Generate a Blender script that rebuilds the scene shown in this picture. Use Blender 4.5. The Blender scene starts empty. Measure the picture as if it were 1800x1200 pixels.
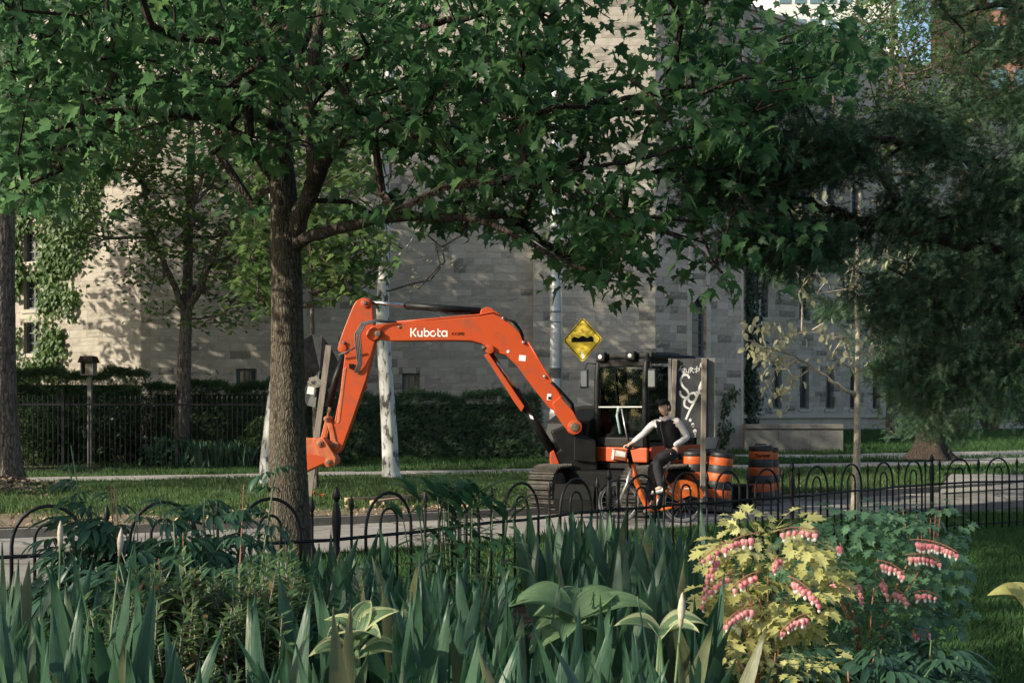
import bpy, math, random
import numpy as np
from mathutils import Vector, Matrix, Euler

# ------------------------------------------------------------------ camera, sky, sun, exposure
SC = bpy.context.scene
COL = SC.collection
F, HZ, CH = 2000.0, 725.0, 1.65          # focal length in photo pixels, horizon row, eye height
cd = bpy.data.cameras.new('camera'); cam = bpy.data.objects.new('camera', cd); COL.objects.link(cam)
cam.location = (0, 0, CH); cam.rotation_euler = (math.radians(90), 0, 0)
cd.sensor_width = 36; cd.lens = 40; cd.shift_y = 125 / 1800; cd.clip_start = .05; cd.clip_end = 800
cd.dof.use_dof = True; cd.dof.focus_distance = 17; cd.dof.aperture_fstop = 14
SC.camera = cam
SUN_EL, SUN_AZ = math.radians(25), math.atan2(-0.88, -0.47)
S = Vector((math.sin(SUN_AZ) * math.cos(SUN_EL), math.cos(SUN_AZ) * math.cos(SUN_EL), math.sin(SUN_EL)))
W = bpy.data.worlds.new('World'); SC.world = W; W.use_nodes = True
nt = W.node_tree; sky = nt.nodes.new('ShaderNodeTexSky'); sky.sky_type = 'NISHITA'; sky.sun_disc = False
sky.sun_elevation = SUN_EL; sky.sun_rotation = SUN_AZ; sky.dust_density = 2.0; sky.ozone_density = 1.5
nt.links.new(sky.outputs[0], nt.nodes['Background'].inputs[0]); nt.nodes['Background'].inputs[1].default_value = 0.15
ld = bpy.data.lights.new('sun', 'SUN'); ld.energy = 4.8; ld.angle = math.radians(.5); ld.color = (1, .93, .82)
sun = bpy.data.objects.new('sun', ld); COL.objects.link(sun); sun.rotation_euler = S.to_track_quat('Z', 'Y').to_euler()
SC.cycles.max_bounces = 6; SC.cycles.diffuse_bounces = 3; SC.cycles.glossy_bounces = 3; SC.cycles.transmission_bounces = 4; SC.cycles.transparent_max_bounces = 8
SC.view_settings.view_transform = 'Standard'; SC.view_settings.look = 'None'; SC.view_settings.exposure = 0.6
SC.view_settings.use_white_balance = True; SC.view_settings.white_balance_temperature = 6900; SC.view_settings.white_balance_tint = 6
SC.view_settings.gamma = 1; SC.view_settings.use_curve_mapping = False

R = random.Random(11); NR = np.random.RandomState(5)
def P(u, v, d): return Vector(((u - 900) / F * d, d, CH + (HZ - v) / F * d))
def lerp(a, b, t): return a + (b - a) * t

# ------------------------------------------------------------------ materials
MATS = {}
def mat(name, col, rough=.7, var=.18, scale=6, bump=0, bscale=60, metal=0, col2=None, stretch=None, spec=.4, thr=None, detail=6):
    if name in MATS: return MATS[name]
    m = bpy.data.materials.new(name); m.use_nodes = True; MATS[name] = m
    n, l = m.node_tree.nodes, m.node_tree.links; b = n['Principled BSDF']
    b.inputs['Roughness'].default_value = rough; b.inputs['Metallic'].default_value = metal
    b.inputs['Specular IOR Level'].default_value = spec
    tc = n.new('ShaderNodeTexCoord'); mp = n.new('ShaderNodeMapping'); l.new(tc.outputs['Object'], mp.inputs[0])
    if stretch: mp.inputs['Scale'].default_value = stretch
    nz = n.new('ShaderNodeTexNoise'); nz.inputs['Scale'].default_value = scale; nz.inputs['Detail'].default_value = detail
    nz.inputs['Roughness'].default_value = .62
    l.new(mp.outputs[0], nz.inputs['Vector'])
    cr = n.new('ShaderNodeValToRGB'); l.new(nz.outputs[0], cr.inputs[0])
    c1 = [c * (1 - var) for c in col]; c2 = list(col2) if col2 else [c * (1 + var) for c in col]
    cr.color_ramp.elements[0].color = (*c1, 1); cr.color_ramp.elements[1].color = (*c2, 1)
    a, z = thr if thr else (.3, .72)
    cr.color_ramp.elements[0].position = a; cr.color_ramp.elements[1].position = z
    l.new(cr.outputs[0], b.inputs['Base Color'])
    if bump:
        n2 = n.new('ShaderNodeTexNoise'); n2.inputs['Scale'].default_value = bscale; n2.inputs['Detail'].default_value = 5
        l.new(mp.outputs[0], n2.inputs['Vector'])
        bp = n.new('ShaderNodeBump'); bp.inputs['Strength'].default_value = bump; bp.inputs['Distance'].default_value = .02
        l.new(n2.outputs[0], bp.inputs['Height']); l.new(bp.outputs[0], b.inputs['Normal'])
    return m
def leafmat(name, a, b_, trans=.3, rough=.5, spec=.35, hue3=None, tcol=None, stripe=None):
    m = bpy.data.materials.new(name); m.use_nodes = True; MATS[name] = m
    n, l = m.node_tree.nodes, m.node_tree.links; b = n['Principled BSDF']; out = n['Material Output']
    b.inputs['Roughness'].default_value = rough; b.inputs['Specular IOR Level'].default_value = spec
    g = n.new('ShaderNodeNewGeometry'); oi = n.new('ShaderNodeObjectInfo')
    ad = n.new('ShaderNodeMath'); ad.operation = 'ADD'; l.new(g.outputs['Random Per Island'], ad.inputs[0]); l.new(oi.outputs['Random'], ad.inputs[1])
    fr = n.new('ShaderNodeMath'); fr.operation = 'FRACT'; l.new(ad.outputs[0], fr.inputs[0])
    cr = n.new('ShaderNodeValToRGB'); l.new(fr.outputs[0], cr.inputs[0])
    cr.color_ramp.elements[0].color = (*a, 1); cr.color_ramp.elements[1].color = (*b_, 1)
    if hue3:
        e = cr.color_ramp.elements.new(.9); e.color = (*b_, 1); cr.color_ramp.elements[-1].color = (*hue3, 1)
    tc = n.new('ShaderNodeTexCoord'); nz = n.new('ShaderNodeTexNoise'); nz.inputs['Scale'].default_value = 35
    l.new(tc.outputs['Object'], nz.inputs['Vector'])
    mx = n.new('ShaderNodeMix'); mx.data_type = 'RGBA'; mx.blend_type = 'MULTIPLY'; mx.inputs[0].default_value = .35
    l.new(cr.outputs[0], mx.inputs[6]); l.new(nz.outputs[0], mx.inputs[7]); l.new(mx.outputs[2], b.inputs['Base Color'])
    if stripe:      # parallel veins along the blade
        mp = n.new('ShaderNodeMapping'); mp.inputs['Scale'].default_value = (1, .04, .04); l.new(tc.outputs['Object'], mp.inputs[0])
        vn = n.new('ShaderNodeTexNoise'); vn.inputs['Scale'].default_value = stripe; vn.inputs['Detail'].default_value = 3; l.new(mp.outputs[0], vn.inputs['Vector'])
        vr = n.new('ShaderNodeMapRange'); vr.inputs[3].default_value = .55; vr.inputs[4].default_value = 1.35; l.new(vn.outputs[0], vr.inputs[0])
        m3 = n.new('ShaderNodeMix'); m3.data_type = 'RGBA'; m3.blend_type = 'MULTIPLY'; m3.inputs[0].default_value = 1; l.new(mx.outputs[2], m3.inputs[6]); l.new(vr.outputs[0], m3.inputs[7]); l.new(m3.outputs[2], b.inputs['Base Color'])
        bp = n.new('ShaderNodeBump'); bp.inputs['Strength'].default_value = .5; bp.inputs['Distance'].default_value = .004; l.new(vn.outputs[0], bp.inputs['Height']); l.new(bp.outputs[0], b.inputs['Normal'])
    tr = n.new('ShaderNodeBsdfTranslucent')
    if tcol: tr.inputs[0].default_value = (*tcol, 1)
    else:
        hs = n.new('ShaderNodeHueSaturation'); hs.inputs['Value'].default_value = 1.9; hs.inputs['Hue'].default_value = .485; l.new(cr.outputs[0], hs.inputs['Color']); l.new(hs.outputs[0], tr.inputs[0])
    ms = n.new('ShaderNodeMixShader'); ms.inputs[0].default_value = trans
    l.new(b.outputs[0], ms.inputs[1]); l.new(tr.outputs[0], ms.inputs[2]); l.new(ms.outputs[0], out.inputs[0])
    return m
def barkmat(name, c1, c2, sc=14, bump=.8, zs=.16):
    m = bpy.data.materials.new(name); m.use_nodes = True; MATS[name] = m
    n, l = m.node_tree.nodes, m.node_tree.links; b = n['Principled BSDF']; b.inputs['Roughness'].default_value = .9
    b.inputs['Specular IOR Level'].default_value = .15
    tc = n.new('ShaderNodeTexCoord'); mp = n.new('ShaderNodeMapping'); mp.inputs['Scale'].default_value = (1, 1, zs)
    l.new(tc.outputs['Object'], mp.inputs[0])
    nw = n.new('ShaderNodeTexNoise'); nw.inputs['Scale'].default_value = 5; l.new(tc.outputs['Object'], nw.inputs['Vector'])
    va = n.new('ShaderNodeMixRGB'); va.blend_type = 'ADD'; va.inputs[0].default_value = .12
    l.new(mp.outputs[0], va.inputs[1]); l.new(nw.outputs['Color'], va.inputs[2])
    vo = n.new('ShaderNodeTexVoronoi'); vo.feature = 'DISTANCE_TO_EDGE'; vo.inputs['Scale'].default_value = sc * 1.7; l.new(va.outputs[0], vo.inputs['Vector'])
    nz = n.new('ShaderNodeTexNoise'); nz.inputs['Scale'].default_value = sc * 2; nz.inputs['Detail'].default_value = 8; l.new(va.outputs[0], nz.inputs['Vector'])
    mu = n.new('ShaderNodeMath'); mu.operation = 'MULTIPLY_ADD'; l.new(vo.outputs['Distance'], mu.inputs[0]); mu.inputs[1].default_value = 1.6; l.new(nz.outputs[0], mu.inputs[2])
    cr = n.new('ShaderNodeValToRGB'); l.new(mu.outputs[0], cr.inputs[0])
    cr.color_ramp.elements[0].color = (*c1, 1); cr.color_ramp.elements[1].color = (*c2, 1); cr.color_ramp.elements[0].position = .42; cr.color_ramp.elements[1].position = .95
    l.new(cr.outputs[0], b.inputs['Base Color'])
    bp = n.new('ShaderNodeBump'); bp.inputs['Strength'].default_value = bump; bp.inputs['Distance'].default_value = .03
    l.new(mu.outputs[0], bp.inputs['Height']); l.new(bp.outputs[0], b.inputs['Normal'])
    return m
M = {}
M['bark'] = barkmat('maple bark', (.025, .021, .016), (.125, .105, .08), 24, .55, .14)
M['bark_dark'] = barkmat('dark bark', (.02, .015, .012), (.07, .055, .045), 18)
M['bark_grey'] = barkmat('grey brown bark', (.05, .04, .034), (.19, .155, .13), 9)
M['bark_pale'] = barkmat('pale young bark', (.28, .24, .18), (.52, .46, .37), 30, .3, .3)
M['plane'] = mat('mottled pale bark', (.16, .15, .135), .8, .2, 5.5, .25, 40, col2=(.62, .60, .57), stretch=(1.3, 1.3, .45), thr=(.43, .475), spec=.2)
M['maple'] = leafmat('maple leaf', (.030, .080, .036), (.070, .150, .060), .5, .48, .3, (.12, .22, .08))
M['yardleaf'] = leafmat('linden leaf', (.04, .09, .035), (.09, .155, .055), .35, .5, .3, (.16, .17, .06))
M['paleleaf'] = leafmat('pale spring leaf', (.07, .14, .045), (.14, .21, .075), .4)
M['yellowleaf'] = leafmat('yellowish young leaf', (.34, .34, .19), (.50, .47, .31), .4, .6)
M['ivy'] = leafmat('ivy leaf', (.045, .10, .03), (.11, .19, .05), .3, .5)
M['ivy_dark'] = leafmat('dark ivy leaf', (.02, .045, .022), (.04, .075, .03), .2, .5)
M['yew'] = leafmat('yew needle', (.034, .074, .042), (.075, .14, .072), .22, .6, .25, (.12, .10, .05))
M['yew_lit'] = leafmat('hedge needle', (.03, .065, .028), (.08, .14, .05), .15, .6, .2)
M['iris'] = leafmat('iris leaf', (.030, .084, .048), (.066, .138, .078), .22, .42, .35, (.17, .17, .08), stripe=220)
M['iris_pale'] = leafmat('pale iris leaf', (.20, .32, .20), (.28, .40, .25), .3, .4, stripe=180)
M['peony'] = leafmat('peony leaf', (.034, .085, .05), (.06, .13, .075), .28, .4, .4)
M['spirea'] = leafmat('spirea leaf', (.08, .15, .06), (.15, .23, .09), .3, .5, .3, (.22, .11, .06))
M['lily'] = leafmat('lily leaf', (.025, .085, .045), (.055, .135, .065), .25, .4)
M['hosta'] = leafmat('hosta leaf', (.14, .23, .12), (.18, .28, .14), .35, .5, .3, stripe=110)
M['hosta_dark'] = leafmat('blue green hosta leaf', (.09, .18, .11), (.12, .22, .13), .3, .5, stripe=110)
M['hosta_edge'] = leafmat('cream hosta edge', (.42, .46, .24), (.50, .52, .30), .4, .5)
M['gold'] = leafmat('golden leaf', (.36, .36, .11), (.52, .50, .20), .22, .55)
M['bleed'] = leafmat('blue green lobed leaf', (.055, .13, .07), (.115, .22, .12), .25, .5)
M['grass'] = leafmat('grass blade', (.035, .085, .03), (.07, .14, .045), .3, .6, .2)
M['grass_dry'] = leafmat('sunny verge grass', (.045, .095, .035), (.09, .155, .055), .3, .6, .2, (.22, .20, .11))
M['stem'] = mat('green stem', (.10, .16, .07), .6)
M['redstem'] = mat('reddish stem', (.30, .13, .08), .6)
M['pink'] = leafmat('pink petal', (.66, .24, .26), (.82, .45, .44), .3, .5)
M['white_petal'] = leafmat('white petal', (.80, .72, .70), (.85, .8, .78), .3, .5)
M['bud'] = mat('papery bud', (.42, .36, .28), .7, .25, 30)
M['lawn'] = mat('lawn soil', (.035, .06, .022), .95, .4, 3, .5, 50, col2=(.075, .10, .04))
M['soil'] = mat('garden soil', (.035, .026, .018), .95, .4, 9, .8, 40)
M['road'] = mat('worn concrete road', (.30, .28, .26), .85, .12, 1.2, .15, 120, detail=12)
M['yewcore'] = mat('shade dark hedge core', (.010, .017, .010), .95, .3, 9)
M['curb'] = mat('kerb concrete', (.16, .145, .13), .9, .25, 4, .4, 60)
M['slab'] = mat('pavement concrete', (.30, .28, .255), .9, .15, 2, .2, 90)
M['dirt'] = mat('bare dirt', (.20, .15, .105), .95, .35, 5, .6, 60)
M['iron'] = mat('black iron', (.007, .007, .008), .5, .3, 20, .1, 90, spec=.3)
M['orange'] = mat('orange machine paint', (.52, .075, .02), .42, .1, 5, .06, 90, spec=.35, col2=(.27, .075, .045), thr=(.5, .74), detail=12)
M['orange_dusty'] = mat('dusty orange paint', (.50, .09, .03), .55, .25, 7, .05, 120, col2=(.52, .17, .08))
M['black'] = mat('black machine paint', (.008, .009, .010), .45, .4, 4, .05, 80, col2=(.018, .017, .016), spec=.18)
M['rubber'] = mat('black rubber', (.008, .008, .008), .8, .3, 12, .1, spec=.12)
M['track'] = mat('dusty steel track', (.035, .031, .028), .75, .35, 9, .3, 60, col2=(.085, .075, .065), metal=.1)
M['chrome'] = mat('steel rod', (.55, .55, .56), .25, .1, metal=1)
M['pin'] = mat('greasy steel pin', (.16, .13, .11), .5, .4, 20, metal=.5)
M['hose'] = mat('grey hose', (.09, .09, .095), .5, .2, 20)
M['white'] = mat('white paint', (.80, .79, .77), .5, .04)
M['galv'] = mat('galvanised steel', (.58, .58, .58), .5, .2, 3, .05, 60, metal=.35, stretch=(2, 2, .5))
M['yellow'] = mat('yellow reflective sheeting', (.78, .54, .03), .45, .08, 4)
M['wood'] = mat('weathered timber', (.21, .185, .155), .85, .3, 7, .3, 50, stretch=(3, 3, .4))
M['timber'] = mat('new timber beam', (.42, .30, .19), .8, .2, 6, .2, 50)
M['board'] = mat('painted plywood', (.045, .045, .05), .8, .35, 3, .1, 40, col2=(.09, .09, .095))
M['board_bare'] = mat('greyed plywood', (.20, .195, .19), .85, .2, 6)
M['drum'] = mat('orange drum plastic', (.56, .105, .02), .5, .12, 5, .03, 60, col2=(.42, .10, .04), thr=(.45, .75), detail=10)
M['drumband'] = mat('dark drum band', (.025, .025, .027), .5, .25, 8)
M['grime'] = mat('grimy drum base', (.10, .09, .085), .8, .3, 10)
M['lightstone'] = mat('pale limestone', (.42, .375, .322), .9, .10, 5, .25, 50)
M['stone1'] = mat('buff limestone', (.38, .337, .285), .9, .13, 4, .4, 35)
M['stone2'] = mat('grey limestone', (.33, .292, .247), .92, .18, 5, .6, 28)
M['stone3'] = mat('dark rough stone', (.21, .186, .158), .95, .35, 9, 1.0, 22, col2=(.30, .265, .225))
M['mortar'] = mat('mortar', (.27, .25, .22), .95, .1, 9)
M['concrete'] = mat('weathered concrete', (.17, .16, .145), .9, .25, 2.5, .3, 40)
M['glass'] = mat('dark window glass', (.035, .042, .05), .12, .2, spec=.7)
M['frame'] = mat('grey window frame', (.13, .14, .15), .6)
M['denim'] = mat('black trousers', (.018, .017, .02), .85, .25, 25, .2, 60)
M['fleece'] = mat('black fleece', (.012, .012, .014), .95, .3, 30, .3, 90, spec=.1)
M['shirt'] = mat('pale grey knit', (.58, .55, .56), .9, .06, 14, .3, 60, spec=.1)
M['skin'] = mat('skin', (.66, .42, .33), .5, .06, 12)
M['hair'] = mat('brown hair', (.07, .045, .03), .7)
M['bikeorange'] = mat('bicycle orange', (.52, .11, .022), .35, .06, 4)
M['tyre'] = mat('grey tyre', (.10, .10, .10), .8)
M['silver'] = mat('silver metal', (.5, .5, .5), .35, .1, metal=.8)
M['lens'] = mat('lamp lens', (.7, .7, .68), .12)
M['mirror'] = mat('mirror glass', (.25, .27, .30), .15, .05, metal=.6)
M['mesh_sheet'] = mat('black plastic sheet', (.010, .011, .013), .6, .4, 4, .6, 7, col2=(.022, .023, .025))
M['wire'] = mat('tangled wire', (.30, .27, .22), .6)
M['brick'] = mat('red brown facade', (.28, .15, .11), .9)
M['facade'] = mat('white tower facade', (.62, .61, .60), .7)
M['towerglass'] = mat('tower glazing', (.12, .19, .22), .15)
def cracked(m):      # fine cracks and repaired joints in the carriageway
    n, l = m.node_tree.nodes, m.node_tree.links; b = n['Principled BSDF']; src = b.inputs['Base Color'].links[0].from_socket
    tc = n.new('ShaderNodeTexCoord'); wn = n.new('ShaderNodeTexNoise'); wn.inputs['Scale'].default_value = 2.2; wn.inputs['Detail'].default_value = 6; l.new(tc.outputs['Object'], wn.inputs['Vector'])
    ad = n.new('ShaderNodeMixRGB'); ad.blend_type = 'ADD'; ad.inputs[0].default_value = .5; l.new(tc.outputs['Object'], ad.inputs[1]); l.new(wn.outputs['Color'], ad.inputs[2])
    vo = n.new('ShaderNodeTexVoronoi'); vo.feature = 'DISTANCE_TO_EDGE'; vo.inputs['Scale'].default_value = .55; l.new(ad.outputs[0], vo.inputs['Vector'])
    cr = n.new('ShaderNodeValToRGB'); cr.color_ramp.elements[0].position = .006; cr.color_ramp.elements[1].position = .02; cr.color_ramp.elements[0].color = (.3, .29, .28, 1); l.new(vo.outputs['Distance'], cr.inputs[0])
    s2 = n.new('ShaderNodeTexNoise'); s2.inputs['Scale'].default_value = .8; s2.inputs['Detail'].default_value = 9; l.new(tc.outputs['Object'], s2.inputs['Vector'])
    c2 = n.new('ShaderNodeValToRGB'); c2.color_ramp.elements[0].position = .35; c2.color_ramp.elements[1].position = .6; c2.color_ramp.elements[0].color = (.62, .60, .58, 1); l.new(s2.outputs[0], c2.inputs[0])
    m1 = n.new('ShaderNodeMixRGB'); m1.blend_type = 'MULTIPLY'; m1.inputs[0].default_value = 1; l.new(src, m1.inputs[1]); l.new(cr.outputs[0], m1.inputs[2])
    m2 = n.new('ShaderNodeMixRGB'); m2.blend_type = 'MULTIPLY'; m2.inputs[0].default_value = 1; l.new(m1.outputs[0], m2.inputs[1]); l.new(c2.outputs[0], m2.inputs[2]); l.new(m2.outputs[0], b.inputs['Base Color'])
cracked(M['road'])
def clearglass():
    m = bpy.data.materials.new('cab glass'); m.use_nodes = True; n, l = m.node_tree.nodes, m.node_tree.links
    g = n.new('ShaderNodeBsdfGlossy'); g.inputs['Roughness'].default_value = .03; g.inputs[0].default_value = (.9, .95, 1, 1)
    t = n.new('ShaderNodeBsdfTransparent'); t.inputs[0].default_value = (.80, .86, .86, 1)
    f = n.new('ShaderNodeFresnel'); f.inputs[0].default_value = 1.36
    s = n.new('ShaderNodeMixShader'); l.new(f.outputs[0], s.inputs[0]); l.new(t.outputs[0], s.inputs[1]); l.new(g.outputs[0], s.inputs[2])
    l.new(s.outputs[0], n['Material Output'].inputs[0]); return m
M['cabglass'] = clearglass()

# ------------------------------------------------------------------ object helpers
def tag(o, label=None, cat=None, group=None, kind=None):
    if label: o['label'] = label
    if cat: o['category'] = cat
    if group: o['group'] = group
    if kind: o['kind'] = kind
    return o
def thing(name, label, cat, loc=(0, 0, 0), rz=0, group=None):
    o = bpy.data.objects.new(name, None); COL.objects.link(o); o.location = loc; o.rotation_euler = (0, 0, rz)
    o.empty_display_size = .2
    return tag(o, label, cat, group)
def link(name, me, parent=None, loc=None, rot=None, scale=None):
    o = bpy.data.objects.new(name, me); COL.objects.link(o)
    if parent: o.parent = parent
    if loc is not None: o.location = loc
    if rot is not None: o.rotation_euler = rot
    if scale is not None: o.scale = scale
    return o
def copy_tree(o, parent=None):
    c = o.copy(); COL.objects.link(c)
    if parent: c.parent = parent
    for ch in list(o.children): copy_tree(ch, c)
    return c
def wp(parent, p):   # world point into a (possibly rotated) parent's frame
    if parent is None: return Vector(p)
    a = -parent.rotation_euler.z; q = Vector(p) - parent.location
    return Vector((q.x * math.cos(a) - q.y * math.sin(a), q.x * math.sin(a) + q.y * math.cos(a), q.z))
class MB:
    def __init__(s): s.v = []; s.f = []; s.m = []
    def add(s, vs, fs, mi=0):
        b = len(s.v); s.v += [tuple(v) for v in vs]; s.f += [tuple(i + b for i in f) for f in fs]; s.m += [mi] * len(fs); return s
    def box(s, c, size, rz=0, mi=0, rx=0, ry=0, bev=0):
        e = Euler((rx, ry, rz)).to_matrix(); x, y, z = [k / 2 for k in size]; c = Vector(c)
        vs = [c + e @ Vector((i * x, j * y, k * z)) for i in (-1, 1) for j in (-1, 1) for k in (-1, 1)]
        return s.add(vs, [(0, 1, 3, 2), (4, 6, 7, 5), (0, 4, 5, 1), (2, 3, 7, 6), (0, 2, 6, 4), (1, 5, 7, 3)], mi)
    def tube(s, pts, rad, n=8, mi=0, caps=True, sq=1.0):
        pts = [Vector(p) for p in pts]; k = len(pts)
        if not hasattr(rad, '__len__'): rad = [rad] * k
        base = len(s.v); prev = None
        for i, p in enumerate(pts):
            t = (pts[min(i + 1, k - 1)] - pts[max(i - 1, 0)]);
            if t.length < 1e-9: t = Vector((0, 0, 1))
            t.normalize()
            if prev is None:
                a = Vector((0, 0, 1)) if abs(t.z) < .9 else Vector((1, 0, 0)); a = t.cross(a).normalized()
            else:
                a = prev - t * prev.dot(t)
                a = a.normalized() if a.length > 1e-6 else t.orthogonal().normalized()
            prev = a; b = t.cross(a)
            for j in range(n):
                q = 2 * math.pi * j / n; s.v.append(tuple(p + (a * math.cos(q) + b * math.sin(q) * sq) * rad[i]))
        for i in range(k - 1):
            for j in range(n):
                a0 = base + i * n + j; a1 = base + i * n + (j + 1) % n; s.f.append((a0, a1, a1 + n, a0 + n)); s.m.append(mi)
        if caps:
            s.f.append(tuple(base + j for j in range(n))[::-1]); s.m.append(mi)
            s.f.append(tuple(base + (k - 1) * n + j for j in range(n))); s.m.append(mi)
        return s
    def lathe(s, prof, c=(0, 0, 0), n=20, mi=0, mat4=None, mis=None):
        base = len(s.v); c = Vector(c)
        for r, z in prof:
            for j in range(n):
                q = 2 * math.pi * j / n; p = Vector((r * math.cos(q), r * math.sin(q), z))
                s.v.append(tuple((mat4 @ p if mat4 else p) + c))
        for i in range(len(prof) - 1):
            for j in range(n):
                a0 = base + i * n + j; a1 = base + i * n + (j + 1) % n; s.f.append((a0, a1, a1 + n, a0 + n)); s.m.append(mis[i] if mis else mi)
        return s
    def prism(s, poly, o, ax, ay, th, mi=0):      # poly in (ax, ay) plane from o, extruded +-th/2 along ax x ay
        o = Vector(o); ax = Vector(ax); ay = Vector(ay); nn = ax.cross(ay).normalized(); k = len(poly)
        vs = [o + ax * a + ay * b + nn * th / 2 for a, b in poly] + [o + ax * a + ay * b - nn * th / 2 for a, b in poly]
        fs = [tuple(range(k)), tuple(range(2 * k - 1, k - 1, -1))] + [(i, i + k, (i + 1) % k + k, (i + 1) % k) for i in range(k)]
        return s.add(vs, fs, mi)
    def mesh(s, name, mats, smooth=False):
        me = bpy.data.meshes.new(name); me.from_pydata(s.v, [], s.f)
        for m in (mats if isinstance(mats, (list, tuple)) else [mats]): me.materials.append(m)
        if max(s.m, default=0) > 0: me.polygons.foreach_set('material_index', s.m)
        if smooth: me.shade_smooth() if hasattr(me, 'shade_smooth') else me.polygons.foreach_set('use_smooth', [True] * len(s.f))
        me.update(); return me
    def build(s, name, mats, parent=None, smooth=False, label=None, kind=None, bevel=0, origin=None):
        if origin is not None:
            O = Vector(origin); s.v = [tuple(Vector(p) - O) for p in s.v]
        elif parent is not None and parent.get('_w'):
            s.v = [tuple(wp(parent, p)) for p in s.v]
        o = link(name, s.mesh(name, mats, smooth), parent)
        if origin is not None: o.location = Vector(origin)
        if bevel:
            b = o.modifiers.new('bevel', 'BEVEL'); b.width = bevel; b.segments = 2; b.limit_method = 'ANGLE'; b.angle_limit = math.radians(40)
        return tag(o, label, None, None, kind)
def root(name, label, cat, loc=(0, 0, 0), rz=0, group=None):   # an empty whose parts are given in world coordinates
    o = thing(name, label, cat, loc, rz, group); o['_w'] = 1; return o
def trimesh(name, V, T, m, mi=None):
    me = bpy.data.meshes.new(name); V = np.asarray(V, np.float32); T = np.asarray(T, np.int32)
    me.vertices.add(len(V)); me.vertices.foreach_set('co', V.ravel())
    me.loops.add(T.size); me.loops.foreach_set('vertex_index', T.ravel())
    me.polygons.add(len(T)); me.polygons.foreach_set('loop_start', np.arange(0, T.size, 3, dtype=np.int32)); me.polygons.foreach_set('loop_total', np.full(len(T), 3, np.int32))
    for k in (m if isinstance(m, (list, tuple)) else [m]): me.materials.append(k)
    if mi is not None: me.polygons.foreach_set('material_index', np.asarray(mi, np.int32))
    me.update(calc_edges=True); return me
def basis(tip, nor):      # (n,3) tips, normals -> (n,3,3) with columns side, tip, normal
    t = tip / (np.linalg.norm(tip, axis=1, keepdims=True) + 1e-9)
    n = nor - t * (nor * t).sum(1, keepdims=True); n /= (np.linalg.norm(n, axis=1, keepdims=True) + 1e-9)
    x = np.cross(t, n); return np.stack([x, t, n], axis=2)
def cloud(tv, tt, pos, B, sc):
    tv = np.asarray(tv); tt = np.asarray(tt); n = len(pos)
    V = np.einsum('nij,kj->nki', B, tv) * np.asarray(sc).reshape(n, 1, 1) + np.asarray(pos)[:, None, :]
    T = tt[None] + (np.arange(n) * len(tv))[:, None, None]
    return V.reshape(-1, 3), T.reshape(-1, 3)
def join(parts):
    V = []; T = []; b = 0
    for v, t in parts: V.append(v); T.append(t + b); b += len(v)
    return np.concatenate(V), np.concatenate(T)

# leaf templates: base at origin, tip along +y, unit length
def fan(outline, c, droop=.25, fold=.1):
    pts = [(c[0], c[1])] + list(outline); V = []
    for x, y in pts: V.append((x, y, -droop * y * y + fold * abs(x) * 1.2))
    k = len(outline); return np.array(V), np.array([(0, i + 1, (i + 1) % k + 1) for i in range(k)])
def sym(half): return half + [(-x, y) for x, y in half[::-1] if abs(x) > 1e-6]
MAPLE = fan(sym([(0, 0), (.16, -.07), (.42, .0), (.30, .13), (.58, .27), (.47, .36), (.60, .60), (.36, .53), (.20, .60), (.22, .78), (.12, .80), (0, 1.05)]), (0, .33), .3, .12)
OVAL = fan(sym([(0, 0), (.26, .22), (.30, .5), (.16, .82), (0, 1)]), (0, .45), .3, .15)
MAPLE2 = fan(sym([(0, 0), (.13, -.05), (.36, .06), (.28, .17), (.46, .40), (.36, .44), (.42, .70), (.26, .60), (.16, .68), (.18, .86), (.09, .88), (0, 1.12)]), (0, .35), .55, .32)
SMALL = (np.array([(0, 0, 0), (.28, .45, .06), (0, 1, -.12), (-.28, .45, .06)]), np.array([(0, 1, 2), (0, 2, 3)]))
NARROW = (np.array([(0, 0, 0), (.09, .35, .02), (.07, .7, -.06), (0, 1, -.2), (-.07, .7, -.06), (-.09, .35, .02)]), np.array([(0, 1, 5), (1, 2, 4), (1, 4, 5), (2, 3, 4)]))
LOBED = fan(sym([(0, 0), (.10, .16), (.40, .20), (.30, .34), (.52, .50), (.33, .56), (.38, .78), (.20, .76), (.12, .82), (0, 1.02)]), (0, .45), .25, .15)
def spray_template(nn=9, w=.34, seed=1):
    r = random.Random(seed); V = []; T = []
    for i in range(nn):
        y = .06 + .86 * i / nn
        for s in (-1, 1):
            b = len(V); L = w * (1 - .45 * y) * r.uniform(.75, 1.1); z = -.12 * y * y
            V += [(0, y - .034, z), (0, y + .034, z), (s * L * .86, y + L * .55, z + r.uniform(-.12, .1))]; T.append((b, b + 1, b + 2))
    b = len(V); V += [(-.012, 0, 0), (.012, 0, 0), (0, 1, -.12)]; T.append((b, b + 1, b + 2))
    return np.array(V), np.array(T)
SPRAY = spray_template()
def rnd(n, a=-1, b=1): return NR.uniform(a, b, n)
def leafmesh(name, tpl, m): return trimesh(name, tpl[0], tpl[1], m)

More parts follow.
